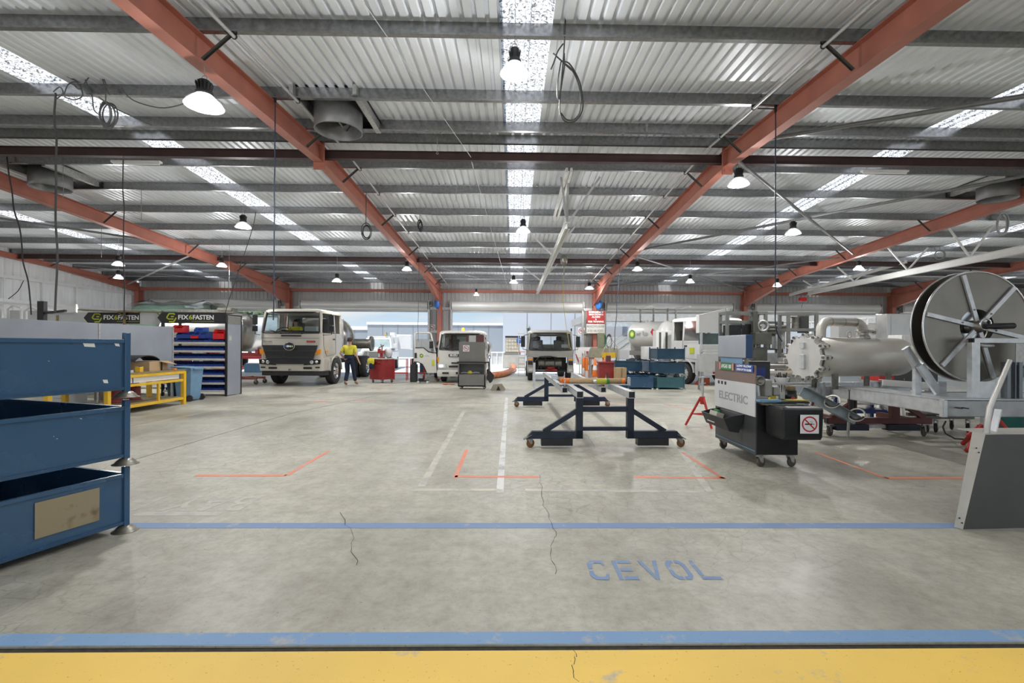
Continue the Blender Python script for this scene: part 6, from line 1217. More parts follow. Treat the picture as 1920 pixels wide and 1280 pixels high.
q = T('tape_roll', 'brown tape roll standing on a dark drum on the black trolley', 'tape', (3.60, 6.25, 0.78)); MB().lathe([(0, 0), (0.09, 0), (0.09, 0.16), (0, 0.16)], n=22).build('dark_drum', black, q); MB().lathe([(0.035, 0.16), (0.075, 0.16), (0.075, 0.22), (0.035, 0.22), (0.035, 0.16)], n=22).build('tape', wood, q); MB().cyl((0.0, -0.095, 0.06), (0.0, -0.10, 0.06), 0.03, n=14).build('red_cap', redp, q)
# silver cabinet behind, blue case
q = T('silver_box', 'silver faced box with a dark blue side raised on the black trolley', 'box', (3.18, 7.05, 0))
MB().box((-0.13, -0.44, 1.51), (0.09, 0.82, 0.30)).build('box_body', M('deep blue side', (0.01, 0.05, 0.16), 0.35), q, 0.006); MB().box((-0.18, -0.44, 1.51), (0.012, 0.82, 0.30)).build('silver_face', M('satin silver face', (0.50, 0.53, 0.58), 0.3, 0.6, 0.1, 2), q, 0.004)
mb = MB(); mb.box((-0.13, -0.78, 1.08), (0.03, 0.06, 0.58)); mb.box((-0.13, -0.08, 1.08), (0.03, 0.06, 0.58)); mb.build('box_post', steeld, q); MB().box((-0.16, -0.40, 1.31), (0.01, 0.66, 0.09)).build('blue_label', bluel, q)
q = T('instrument_case', 'black case with a blue panel and steel meter behind the black trolley', 'case', (3.50, 6.85, 0.78)); MB().box((0, 0.1, 0.26), (0.36, 0.2, 0.52)).build('case_body', black, q, 0.02); MB().box((-0.0, -0.004, 0.26), (0.20, 0.012, 0.34)).build('blue_panel', M('royal blue panel', (0.01, 0.03, 0.22), 0.4), q); MB().box((0.0, -0.015, 0.22), (0.14, 0.02, 0.14)).build('steel_meter', steeld, q, 0.006)
# ---------------- jack stands ----------------
def jackstand(label, loc, rz=0, h=0.7, s_=1.0, head=True, sp=0.28):
    t_ = T('axle_stand', label, 'stand', loc, rz, 'red axle stands'); z1 = h*0.62
    MB().cyl((0, 0, z1*0.75), (0, 0, z1), 0.045*s_, n=14).build('stand_collar', redp, t_)
    for k in range(3):
        a = k*2*PI/3+0.5; MB().tube([(0.03*math.cos(a), 0.03*math.sin(a), z1*0.98), (sp*math.cos(a), sp*math.sin(a), 0.02)], 0.022*s_, 8).build('stand_leg', redp, t_)
        b_ = a+2*PI/3; MB().bar((sp*0.6*math.cos(a), sp*0.6*math.sin(a), z1*0.42), (sp*0.6*math.cos(b_), sp*0.6*math.sin(b_), z1*0.42), 0.02, 0.02).build('cross_strut', redp, t_)
    MB().cyl((0, 0, z1*0.8), (0, 0, h), 0.022*s_, n=12).build('screw', galvl, t_)
    if head: mb = MB(); mb.box((0, 0, h+0.01), (0.13, 0.09, 0.02)); mb.bar((-0.06, 0, h-0.12), (0.06, 0, h-0.10), 0.02, 0.02); mb.build('saddle', galvl, t_)
    return t_
jackstand('red tripod axle stand left of the black trolley', (3.55, 9.0, 0), 0.2, 0.92, 1.0, sp=0.30)
js = jackstand('red axle stand with a white tag under the hose reel chassis', (6.92, 7.0, 0), 0.9, 0.60, 1.5, sp=0.40)
MB().box((0.02, -0.075, 0.42), (0.07, 0.006, 0.14)).build('white_tag', inkw, js); text('tag_lettering', 'R090', 0.045, inkb, js, (0.02, -0.08, 0.42), (0, 0, 1), (-1, 0, 0), 0.002, width=0.11)
jackstand('red tripod axle stand behind the white tagged one', (8.0, 7.9, 0), 0.1, 0.60, 1.2, sp=0.36)
# ---------------- silver vessel on maroon trolley ----------------
ang = math.atan2(0.28, 0.96)
ve = T('filter_vessel', 'silver pressure vessel with a bolted star shaped cover and pipe bend on top', 'vessel', (5.02, 8.25, 1.335), ang)
mb = MB(); prof = [(0, 0.03), (0.345, 0.03), (0.345, 2.1)]
for k in range(1, 8): a = PI/2*k/7; prof.append((0.345*math.cos(a), 2.1+0.24*math.sin(a)))
mb.lathe(prof, (0.05, 0, 0), (1, 0, 0), 48); mb.build('vessel_shell', vess, ve)
cv = MB(); pts = []; nl = 12
for k in range(nl):
    a0 = 2*PI*k/nl
    for da, rr_ in ((-0.13, 0.340), (-0.10, 0.405), (0.10, 0.405), (0.13, 0.340), (0.2, 0.335)): pts.append((rr_*math.cos(a0+da), rr_*math.sin(a0+da)))
cv.prism(pts, (-0.03, 0, 0), (0, 1, 0), (0, 0, 1), 0.05); cv.build('cover_plate', M('bright cast cover', (0.72, 0.71, 0.69), 0.4, 0.4, 0.06, 4), ve, 0.004)
cv = MB(); cv.prism(pts, (0.08, 0, 0), (0, 1, 0), (0, 0, 1), 0.05); cv.build('body_flange', vess, ve, 0.004)
for k in range(nl):
    a0 = 2*PI*k/nl; c_, s_ = 0.385*math.cos(a0), 0.385*math.sin(a0); mb = MB(); mb.cyl((-0.05, c_, s_), (0.17, c_, s_), 0.013, n=8); mb.cyl((-0.05, c_, s_), (-0.03, c_, s_), 0.024, n=6); mb.cyl((0.13, c_, s_), (0.155, c_, s_), 0.024, n=6); mb.build('swing_bolt', steeld, ve)
MB().box((-0.05, -0.0, 0.20), (0.05, 0.09, 0.10)).build('lug_block', galvl, ve, 0.004); MB().box((-0.05, 0.0, -0.08), (0.05, 0.10, 0.24)).build('handle_block', galvl, ve, 0.004)
mb = MB(); pts = [(0.36, 0, 0.28)]
for k in range(7): a = PI/2*k/6; pts.append((0.36+0.16*(1-math.cos(a)), 0, 0.46+0.16*math.sin(a)))
pts.append((1.15, 0, 0.62))
for k in range(7): a = PI/2*k/6; pts.append((1.15+0.20*math.sin(a), 0, 0.62-0.16*(1-math.cos(a))))
pts.append((1.35, 0, 0.30)); mb.tube(pts, 0.078, 20); pb_ = mb.build('pipe_bend', vess, ve)
mb = MB()
for x_ in (0.55, 0.85, 1.14): mb.lathe([(0.080, -0.006), (0.082, 0), (0.080, 0.006)], (x_, 0, 0.62), (1, 0, 0), 20)
mb.build('weld_bead', wood, pb_)
mb = MB(); mb.lathe([(0.11, 0.34), (0.11, 0.38), (0.085, 0.39), (0.085, 0.44), (0.12, 0.45), (0.12, 0.48), (0.08, 0.49)], (1.35, 0, 0), (0, 0, 1), 20); mb.cyl((1.44, 0, 0.46), (1.60, 0, 0.46), 0.03, n=10); mb.cyl((1.58, 0, 0.46), (1.60, 0, 0.46), 0.06, n=12); mb.build('valve_flange', stainl, ve)
MB().cyl((1.47, 0, 0.35), (1.50, 0, 0.35), 0.025, n=8).build('red_plug', redp, ve)
MB().torus((0.95, -0.05, 0.40), 0.05, 0.012, (0, 1, 0), 16, 6).build('lifting_eye', vess, ve)
for x_ in (0.45, 1.7):
    for y_ in (-0.2, 0.2): MB().box((x_, y_, -0.42), (0.14, 0.012, 0.26)).build('saddle_plate', steeld, ve)
mt_ = T('vessel_trolley', 'maroon wheeled trolley with fork pockets under the silver vessel', 'trolley', (6.17, 8.1, 0), 0.0)
mb = MB(); mb.box((0.03, 0, 0.27), (1.78, 0.10, 0.10)); mb.build('base_beam', maroon, mt_, 0.004); MB().box((-0.87, 0, 0.27), (0.02, 0.085, 0.085)).build('beam_bore', black, mt_)
for x_, w_ in ((0.30, 0.13), (-0.42, 0.10)): MB().box((x_, 0.0, 0.48), (w_, 0.10, 0.34)).build('post', maroon, mt_, 0.004)
mb = MB(); mb.bar((0.36, 0, 0.62), (0.80, 0, 0.32), 0.08, 0.08); mb.build('diagonal_brace', maroon, mt_); MB().bar((-0.40, 0.02, 0.56), (-0.75, 0.02, 0.32), 0.08, 0.08).build('diagonal_brace', maroon, mt_)
for x_ in (-0.46, 0.42): MB().box((x_, 0, 0.16), (0.55, 0.16, 0.10)).build('fork_pocket', navys, mt_, 0.004)
MB().box((0, 0.0, 0.17), (0.5, 0.05, 0.06)).build('pocket_link', galv, mt_)
for x_ in (-0.82, 0.80): caster(mt_, x_, 0, 0.215, 0.085, rot=0.5); caster(mt_, x_, 0.7, 0.215, 0.085, rot=0.5)
for x_ in (-0.6, 0.6): MB().box((x_, 0.4, 0.27), (0.09, 0.7, 0.09)).build('cross_beam', maroon, mt_)
# --- galvanised chassis with A frame
chs = T('trailer_chassis', 'long galvanised trailer chassis carrying the vessel and hose reel', 'chassis', (6.2, 7.5, 0))
def rail(par, p, q, h=0.18, w=0.07, nm='chassis_rail', mat=None):
    p = Vector(p); q = Vector(q); d = (q-p).normalized(); a = d.cross(V(0, 0, 1)).normalized(); mb = MB(); mb.bar(p, q, 0.008, h)
    for s_ in (-1, 1): mb.bar(p+V(0, 0, s_*(h/2-0.004))-a*(w/2-0.004), q+V(0, 0, s_*(h/2-0.004))-a*(w/2-0.004), w, 0.008)
    return mb.build(nm, mat or galvl, par)
def W2(x, y, z): return V(x-6.2, y-7.5, z)
rail(chs, W2(4.75, 8.75, 0.72), W2(6.95, 8.35, 0.72), 0.17); rail(chs, W2(4.9, 9.3, 0.72), W2(9.0, 10.0, 0.72), 0.17)
rail(chs, W2(6.1, 8.25, 0.73), W2(6.55, 6.6, 0.73), 0.18) if False else None
mb = MB(); mb.prism([(5.75-6.2, 8.35-7.5), (6.9-6.2, 8.3-7.5), (9.6-6.2, 8.6-7.5), (9.6-6.2, 6.15-7.5), (5.70-6.2, 6.15-7.5), (5.55-6.2, 6.6-7.5)], (0, 0, 0.835), (1, 0, 0), (0, 1, 0), 0.012); 
mb = MB(); mb.prism([(-0.62, -1.33), (3.4, -1.38), (3.4, -1.0), (-0.2, -1.0), (-0.2, 0.6), (-0.62, 0.85)], (0, 0, 0.83), (1, 0, 0), (0, 1, 0), 0.012); mb.build('deck_plate', galvl, chs)
rail(chs, W2(5.60, 8.35, 0.735), W2(5.58, 6.20, 0.735), 0.19, 0.07); rail(chs, W2(5.55, 6.17, 0.72), W2(9.6, 6.10, 0.72), 0.21, 0.08, mat=M('dark galvanised channel', (0.36, 0.37, 0.38), 0.4, 0.75, 0.2, 5)); rail(chs, W2(5.6, 7.5, 0.72), W2(9.6, 7.5, 0.72), 0.19)
MB().box(W2(5.565, 6.16, 0.72), (0.06, 0.06, 0.215)).build('corner_post', galvl, chs, 0.004)
mb = MB(); random.seed(2)
for x_, z_ in ((5.72, 0.735), (5.80, 0.735), (6.95, 0.75), (6.95, 0.70), (7.2, 0.75), (7.2, 0.70), (7.05, 0.75)): mb.cyl(W2(x_, 6.155, z_)-V(0, 0.0, 0), W2(x_, 6.058, z_), 0.008, n=8)
mb.build('bolt_hole', black, chs)
for x_ in (9.3,):
    for y_ in (6.3, 9.2): MB().box(W2(x_+0.1, y_+0.1, 0.32), (0.08, 0.08, 0.64)).build('prop_leg', galv, chs)
MB().box(W2(5.0, 9.0, 0.32), (0.08, 0.08, 0.64)).build('prop_leg', galv, chs)
MB().bar(W2(6.55, 8.7, 0.66), W2(7.2, 8.7, 0.05), 0.05, 0.05).build('prop_leg', galvl, chs)
for x_ in (5.45, 5.55, 5.72, 6.42): MB().box(W2(x_, 8.55, 0.73), (0.05, 0.03, 0.30)).build('bracket_plate', galvl, chs, 0.003)
MB().box(W2(5.85, 8.44, 0.78), (0.16, 0.02, 0.10)).build('pivot_plate', galvl, chs, 0.004)
q = T('gas_strut', 'black hydraulic ram hanging between the vessel chassis and maroon trolley', 'ram', (5.62, 7.95, 0)); mb = MB(); mb.cyl((0, 0, 0.33), (0, 0, 0.78), 0.032, n=14); mb.cyl((0.07, 0, 0.36), (0.07, 0, 0.72), 0.016, n=10); mb.build('ram_body', black, q); mb = MB(); mb.cyl((0.07, 0, 0.72), (0.07, 0, 0.80), 0.035, n=12); mb.box((0.03, 0, 0.79), (0.12, 0.06, 0.03)); mb.build('ram_eye', steeld, q)
# sloping channel with cable rings
q = T('loading_ramp', 'galvanised angled channel with two black lined rings propped before the chassis', 'channel', (4.95, 7.75, 0))
mb = MB(); A = V(-0.28, 0, 0.80); B = V(0.62, 0.0, 0.32); mb.bar(A, B, 0.006, 0.14); mb.bar(A+V(0.03, -0.06, 0.06), B+V(0.03, -0.06, 0.06), 0.12, 0.006); mb.bar(A+V(-0.03, 0.06, -0.06), B+V(-0.03, 0.06, -0.06), 0.12, 0.006); mb.build('channel', M('blue grey galvanised', (0.30, 0.35, 0.38), 0.4, 0.6, 0.2, 6), q)
for t in (0.42, 0.86):
    c_ = A.lerp(B, t)+V(0.06, -0.10, 0.04); MB().torus(c_, 0.11, 0.014, (0.55, 0.45, -0.5), 24, 6).build('saddle_ring', vess, q); MB().torus(c_+V(0, -0.005, 0.008), 0.10, 0.018, (0.55, 0.45, -0.5), 16, 6, 0.3, 2.6).build('rubber_lining', black, q)
MB().bar(A.lerp(B, 0.25)+V(0, 0.05, -0.05), V(-0.25, 0.05, 0.02), 0.03, 0.03).build('prop_leg', maroon, q); MB().bar(A.lerp(B, 0.9)+V(0, 0.05, -0.05), V(0.55, 0.1, 0.02), 0.03, 0.03).build('prop_leg', galv, q)
q = T('yellow_crate', 'yellow plastic crate on the floor behind the black trolley', 'crate', (5.35, 9.7, 0)); 
mb = MB(); mb.box((0, 0, 0.03), (0.55, 0.4, 0.06)); mb.box((0, -0.2, 0.30), (0.55, 0.03, 0.58), rx=0.12); mb.box((0, 0.2, 0.25), (0.55, 0.03, 0.5)); mb.box((-0.27, 0, 0.25), (0.03, 0.4, 0.5)); mb.box((0.27, 0, 0.25), (0.03, 0.4, 0.5)); mb.build('crate_body', M('yellow crate plastic', (0.70, 0.55, 0.03), 0.45), q, 0.01); MB().box((0.08, -0.235, 0.42), (0.16, 0.02, 0.10)).build('hand_hole', wood, q)
q = T('white_channel', 'white painted channel with bolts lying on the vessel chassis', 'channel', (6.35, 7.85, 0.86), -0.1); mb = MB(); mb.box((0.1, 0, 0.045), (0.72, 0.02, 0.09), ry=0.06); mb.box((0.1, 0.05, 0.09), (0.72, 0.10, 0.01), ry=0.06); mb.build('channel', whitep, q); mb = MB()
for k in range(3): mb.cyl((-0.1+0.2*k, 0.03, 0.09), (-0.1+0.2*k, 0.03, 0.14), 0.006, n=6)
mb.build('bolt', wood, q)
MB().box((0.1, 0.06, 0.02), (0.6, 0.1, 0.05)).build('spacer', galv, q)
q = T('blue_trestle', 'dark blue shelf trolley with boards behind the maroon trolley', 'trolley', (7.0, 9.6, 0))
for z_ in (0.25, 0.55): MB().box((0, 0, z_), (0.8, 0.5, 0.07)).build('shelf', M('royal blue paint', (0.015, 0.04, 0.18), 0.45), q)
for x_ in (-0.38, 0.38):
    for y_ in (-0.22, 0.22): MB().box((x_, y_, 0.32), (0.05, 0.05, 0.64)).build('leg', M('royal blue leg', (0.015, 0.04, 0.18), 0.45), q)
MB().box((0, -0.02, 0.40), (0.7, 0.45, 0.03)).build('board', cream, q)
# ---------------- hose reel ----------------
rl = T('hose_reel', 'very large stainless hose reel with flat spokes mounted on the galvanised chassis', 'hose reel', (6.38, 6.55, 1.80))
R_ = 0.765
for y_, nm in ((0, 'front_flange'), (0.20, 'rear_flange')):
    s_ = -1 if y_ == 0 else 1
    MB().lathe([(0.24 if y_ == 0 else 0.2, y_), (R_-0.02, y_), (R_-0.02, y_+0.004), (0.24 if y_ == 0 else 0.2, y_+0.004), (0.24 if y_ == 0 else 0.2, y_)], (0, 0, 0), (0, 1, 0), 72, False).build(nm, reelst, rl)
    MB().torus((0, y_, 0), R_-0.008, 0.014, (0, 1, 0), 72, 8).build('rolled_rim', chrome, rl)
MB().lathe([(0.27, 0.0), (0.27, 0.20)], (0, 0, 0), (0, 1, 0), 40).build('drum', reelst, rl)
MB().lathe([(0.0, 0.12), (0.26, 0.12)], (0, 0, 0), (0, 1, 0), 40).build('drum_disc', chrome, rl)
for k in range(6):
    a = math.radians(47+60*k); d = V(math.cos(a), 0, math.sin(a)); mb = MB(); mb.bar(d*0.08+V(0, -0.022, 0), d*(R_-0.03)+V(0, -0.022, 0), 0.03, 0.055, (0, 1, 0)) if False else mb.bar(d*0.08+V(0, -0.02, 0), d*(R_-0.03)+V(0, -0.02, 0), 0.055, 0.03, (0, 1, 0)); sp_ = mb.build('spoke', galvl, rl, 0.002); MB().cyl(d*0.24+V(0, -0.045, 0), d*0.24+V(0, -0.03, 0), 0.012, n=8).build('spoke_bolt', steeld, sp_)
mb = MB(); mb.lathe([(0, -0.10), (0.06, -0.10), (0.07, -0.05), (0.09, -0.03), (0.09, 0.1), (0, 0.1)], (0, 0, 0), (0, 1, 0), 24); mb.build('hub', steeld, rl)
MB().torus((0.03, -0.09, 0.03), 0.075, 0.014, (0, 1, 0), 24, 8).build('hub_ring', chrome, rl)
mb = MB(); mb.tube([(-0.02, -0.12, 0.0), (0.10, -0.12, 0.0), (0.12, -0.12, 0.0), (0.38, -0.12, 0.01), (0.40, -0.12, 0.01)], [0.035, 0.035, 0.042, 0.042, 0.03], 14); mb.build('swivel_joint', black, rl)
MB().tube([(-0.08, -0.05, -0.22), (0.0, -0.1, -0.26), (0.15, -0.08, -0.26)], [0.02, 0.03, 0.02], 8).build('crank', galvl, rl); MB().lathe([(0, 0), (0.05, 0.01), (0.04, 0.09), (0.0, 0.10)], (-0.10, -0.08, -0.22), (1, 0, 0.5), 12).build('red_knob', redp, rl)
rf_ = T('reel_stand', 'galvanised upright frame in front of the large hose reel', 'frame', (6.4, 6.35, 0.842))
MB().box((-0.26, 0, 0.37), (0.11, 0.08, 0.74)).build('upright', galvl, rf_, 0.004)
mb = MB(); mb.box((0.12, 0, 0.765), (0.80, 0.08, 0.065)); mb.build('top_bar', galvl, rf_, 0.004); MB().box((-0.285, -0.0, 0.765), (0.02, 0.07, 0.055)).build('bar_bore', black, rf_)
MB().box((-0.10, -0.02, 0.11), (0.22, 0.012, 0.22)).build('foot_plate', galvl, rf_, 0.002)
for x_ in (0.17, 0.26, 0.33): MB().box((x_, -0.01, 0.24), (0.012 if x_ == 0.26 else 0.045, 0.09, 0.48)).build('channel_post', M('blue galvanised post', (0.20, 0.22, 0.25), 0.35, 0.7, 0.2, 3), rf_)
MB().box((0.40, -0.02, 0.60), (0.22, 0.01, 0.32)).build('side_plate', galv, rf_)
for x_ in (0.47, 0.53, 0.59): MB().cyl((x_, -0.03, 0.38), (x_, -0.03, 0.72), 0.022, n=12).build('guide_roller', chrome, rf_)
MB().box((0.53, -0.03, 0.735), (0.2, 0.06, 0.03)).build('roller_cap', black, rf_)
mb = MB(); mb.bar((0.42, -0.02, 0.42), (0.85, -0.02, 0.22), 0.05, 0.05); mb.build('stay', galvl, rf_)
rc_ = T('reel_cradle', 'galvanised angled arms cradling the left rim of the hose reel', 'cradle', (5.5, 6.75, 0.842))
mb = MB(); mb.bar((0.06, 0.02, 0.66), (0.28, 0.02, 0.32), 0.10, 0.05, (0, 1, 0)); mb.bar((0.22, 0.0, 0.50), (0.52, 0.0, 0.0), 0.09, 0.012, (0, 1, 0)) if False else None; mb.build('upper_arm', galvl, rc_)
MB().bar((0.22, -0.04, 0.42), (0.50, -0.04, 0.02), 0.10, 0.05, (0, 1, 0)).build('lower_arm', galvl, rc_); MB().box((0.24, 0.03, 0.20), (0.09, 0.06, 0.40)).build('cradle_post', galvl, rc_, 0.003); MB().box((0.62, 0.05, 0.09), (0.12, 0.02, 0.18)).build('small_plate', galvl, rc_)
for (dx, dy, dz, w_, lb) in ((0.0, 0, 0, 0, ''),): pass
# ---------------- leaning sheet hopper in the right foreground ----------------
hp = T('sheet_hopper', 'large dark sheet metal hopper with a pale folded edge at the right foreground', 'hopper', (3.74, 3.95, 0))
F0 = [(0.0, 0.0), (2.2, 0.0), (2.2, 0.76), (0.33, 0.76)]
d0 = V(0.998, 0.045, 0); nrm = V(0, 1, 0)
sl = V(0, 0.16, 1).normalized()
def HP_(a, z_): return V(a*0.998, a*0.05+z_*0.17, z_)
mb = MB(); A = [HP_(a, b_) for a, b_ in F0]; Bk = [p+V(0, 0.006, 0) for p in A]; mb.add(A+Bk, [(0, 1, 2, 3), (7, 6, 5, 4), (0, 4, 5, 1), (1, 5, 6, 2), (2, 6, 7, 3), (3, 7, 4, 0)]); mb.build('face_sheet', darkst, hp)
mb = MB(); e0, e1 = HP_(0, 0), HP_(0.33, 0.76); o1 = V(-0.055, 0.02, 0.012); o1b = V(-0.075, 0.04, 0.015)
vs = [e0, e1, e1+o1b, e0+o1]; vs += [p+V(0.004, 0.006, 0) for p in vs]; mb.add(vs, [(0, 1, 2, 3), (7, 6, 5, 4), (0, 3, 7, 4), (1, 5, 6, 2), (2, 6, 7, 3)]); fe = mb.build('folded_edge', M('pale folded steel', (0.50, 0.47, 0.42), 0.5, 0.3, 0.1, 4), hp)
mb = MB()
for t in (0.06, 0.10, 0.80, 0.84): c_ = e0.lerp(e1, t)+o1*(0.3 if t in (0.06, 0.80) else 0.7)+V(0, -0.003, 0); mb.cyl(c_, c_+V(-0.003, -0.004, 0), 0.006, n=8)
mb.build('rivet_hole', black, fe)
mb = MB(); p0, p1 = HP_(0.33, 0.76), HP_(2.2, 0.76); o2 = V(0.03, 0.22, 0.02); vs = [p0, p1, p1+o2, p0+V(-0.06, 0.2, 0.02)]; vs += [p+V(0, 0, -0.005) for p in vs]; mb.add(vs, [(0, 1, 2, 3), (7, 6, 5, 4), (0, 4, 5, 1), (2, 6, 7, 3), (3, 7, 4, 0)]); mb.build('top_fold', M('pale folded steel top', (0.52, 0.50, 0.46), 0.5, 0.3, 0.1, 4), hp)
mb = MB(); k0 = V(0.44, 0.20, 0.74); mb.bar(k0, k0+V(0.07, 0.05, 0.22), 0.008, 0.055, (0, 1, 0.2)); 
mb = MB(); mb.tube([k0+V(-0.06, 0, -0.1), k0+V(-0.03, 0.01, 0.10), k0+V(0.0, 0.02, 0.24), k0+V(0.20, 0.04, 0.66)], [0.02, 0.022, 0.022, 0.018], 8); mb.build('bent_handle', M('pale bar steel', (0.55, 0.54, 0.51), 0.4, 0.6, 0.1, 6), hp)
mb = MB(); mb.bar(k0+V(0.04, 0.06, -0.1), k0+V(0.14, 0.08, 0.22), 0.012, 0.06, (0, 1, 0)); mb.build('flat_handle', galvl, hp)
# things under the chassis
q = T('welder', 'blue welding machine on a wheeled cart beneath the hose reel chassis', 'welder', (7.72, 8.6, 0))
MB().box((0, 0, 0.52), (0.42, 0.5, 0.26)).build('welder_case', M('bright blue case', (0.01, 0.13, 0.28), 0.4), q, 0.02); mb = MB(); mb.box((-0.32, -0.1, 0.45), (0.07, 0.07, 0.6)); mb.box((0.0, -0.15, 0.28), (0.9, 0.06, 0.06)); mb.box((0.0, 0.2, 0.28), (0.9, 0.06, 0.06)); mb.box((0, 0, 0.36), (0.9, 0.5, 0.03)); mb.build('cart_frame', greyc, q)
text('case_lettering', 'CIGW', 0.08, inkw, q, (0.05, -0.255, 0.50), (1, 0, 0), (0, 0, 1), 0.003, width=0.2)
for x_ in (-0.36, -0.2, 0.38): caster(q, x_, -0.12, 0.25, 0.085, rot=0.6, mat=rubber)
caster(q, 0.38, 0.2, 0.25, 0.085, rot=0.6, mat=rubber)
q = MB(); q.tube([G(1773, 790, 0.45), G(1768, 800, 0.3), G(1772, 812, 0.1), G(1790, 822, 0.012), G(1830, 824, 0.012), G(1870, 820, 0.012)], 0.012, 6); q = q.build('cable', cable); tag(q, 'black cable looping down to the floor beside the welder cart', 'cable')
q = T('green_bin', 'dark green bin at the right edge under the hose reel chassis', 'bin', (8.9, 8.35, 0)); MB().box((0, 0, 0.32), (0.42, 0.45, 0.62), taper=0.85).build('bin_body', greenb, q, 0.02); MB().box((-0.02, -0.23, 0.3), (0.025, 0.02, 0.5)).build('strap', wood, q)
q = T('black_cylinder', 'short black air compressor lying beside the welder cart', 'compressor', (5.45, 7.6, 0)) if False else None
# ---------------- far right machinery ----------------
def skid(label, loc, w, h, d, z0=0.0, mat=None, items=(), levels=(0.55,), t=0.07, rz=0):
    mat = mat or steeld; t_ = T('equipment_skid', label, 'frame', loc, rz, 'welded equipment frames')
    for a in (-w/2, w/2):
        for b_ in (0, d): MB().box((a, b_, h/2), (t, t, h)).build('upright', mat, t_)
    for z in (h-t/2,)+tuple(levels):
        mb = MB()
        for b_ in (0, d): mb.box((0, b_, z), (w, t*0.9, t))
        for a in (-w/2, w/2): mb.box((a, d/2, z), (t*0.9, d, t))
        mb.build('cross_frame', mat, t_)
    for kind, x_, y_, z_, s_, m_ in items:
        mb = MB()
        if kind == 'box': mb.box((x_, y_, z_), s_); mb.build('housing', m_, t_, 0.01)
        elif kind == 'cyl': mb.cyl((x_, y_, z_-s_[1]/2), (x_, y_, z_+s_[1]/2), s_[0], n=18); mb.cyl((x_, y_, z_+s_[1]/2-0.03), (x_, y_, z_+s_[1]/2), s_[0]*1.3, n=18); mb.build('canister', m_, t_)
        elif kind == 'hcyl': mb.cyl((x_-s_[1]/2, y_, z_), (x_+s_[1]/2, y_, z_), s_[0], n=18); mb.cyl((x_-s_[1]/2, y_, z_), (x_-s_[1]/2+0.03, y_, z_), s_[0]*1.3, n=18); mb.build('pump_barrel', m_, t_)
        elif kind == 'fan': mb.torus((x_, y_, z_), s_[0], 0.03, (0, 1, 0), 20, 6); mb.cyl((x_, y_-0.02, z_), (x_, y_+0.05, z_), s_[0]*0.4, n=12); mb.build('round_duct', m_, t_)
    return t_
dk = M('dark olive steel', (0.12, 0.12, 0.105), 0.45, 0.5, 0.2, 4)
skid('dark steel equipment frame with pumps and ducts beyond the black trolley', (6.02, 12.4, 0), 1.0, 2.42, 0.42, mat=M('grey green frame paint', (0.17, 0.18, 0.17), 0.45, 0.3), levels=(2.15, 1.72, 1.2), items=(('box', -0.28, 0.2, 1.92, (0.35, 0.3, 0.3), black), ('box', 0.05, 0.1, 1.95, (0.16, 0.2, 0.3), black), ('fan', 0.42, -0.02, 2.05, (0.13,), galv), ('box', 0.3, -0.15, 1.72, (0.42, 0.3, 0.30), dk), ('box', 0.16, -0.1, 2.1, (0.12, 0.12, 0.65), dk), ('box', 0.33, 0.0, 1.25, (0.28, 0.3, 0.5), dk), ('cyl', -0.1, 0.1, 1.45, (0.12, 0.35), stainl), ('box', -0.2, 0.3, 0.8, (0.5, 0.5, 0.5), galv)))
skid('open steel equipment frame behind the star shaped vessel cover', (7.36, 12.2, 0), 0.72, 2.40, 0.4, mat=M('mid grey frame paint', (0.22, 0.22, 0.21), 0.45, 0.3), levels=(1.95, 1.3), items=(('cyl', 0.0, 0.3, 2.15, (0.09, 0.3), steeld), ('box', 0.2, 0.3, 2.1, (0.3, 0.02, 0.45), darkst), ('box', -0.15, 0.1, 1.6, (0.12, 0.1, 0.2), black), ('box', 0, 0.3, 0.8, (0.6, 0.5, 0.6), galv)))
skid('pump and valve assembly frame between the two taller equipment frames', (6.98, 13.0, 0), 0.62, 2.2, 0.3, mat=dk, levels=(1.45,), t=0.05, items=(('hcyl', -0.1, 0.0, 1.9, (0.10, 0.4), steeld), ('box', 0.12, -0.1, 1.65, (0.2, 0.2, 0.4), stainl), ('cyl', -0.15, -0.1, 1.62, (0.08, 0.35), steeld), ('cyl', 0.3, -0.05, 1.7, (0.06, 0.5), vess), ('box', -0.25, 0.1, 1.8, (0.12, 0.2, 0.3), dk), ('box', 0, 0.1, 1.2, (0.7, 0.5, 0.3), galvl), ('hcyl', 0.1, -0.15, 2.05, (0.05, 0.5), steeld)))
# a low galvanised skid in front of them
q = T('pipe_trolley', 'pale galvanised deck with tray and hoses behind the vessel cover', 'deck', (5.9, 10.9, 0))
MB().box((0, 0, 1.06), (2.0, 0.6, 0.10)).build('deck', vess, q, 0.01); MB().box((-0.1, -0.31, 1.07), (0.8, 0.02, 0.07)).build('dark_recess', greyc, q); MB().box((0.35, -0.05, 1.20), (0.4, 0.3, 0.14)).build('bowl', stainl, q, 0.04)
for x_ in (-0.9, 0.9):
    for y_ in (-0.25, 0.25): MB().box((x_, y_, 0.5), (0.08, 0.08, 1.0)).build('leg', galv, q)
mb = MB(); mb.cyl((-0.95, -0.33, 0.93), (0.3, -0.33, 0.93), 0.06, n=14); mb.build('long_pipe', vess, q); MB().box((0.2, -0.3, 1.0), (0.1, 0.05, 0.1)).build('wood_block', carton, q)
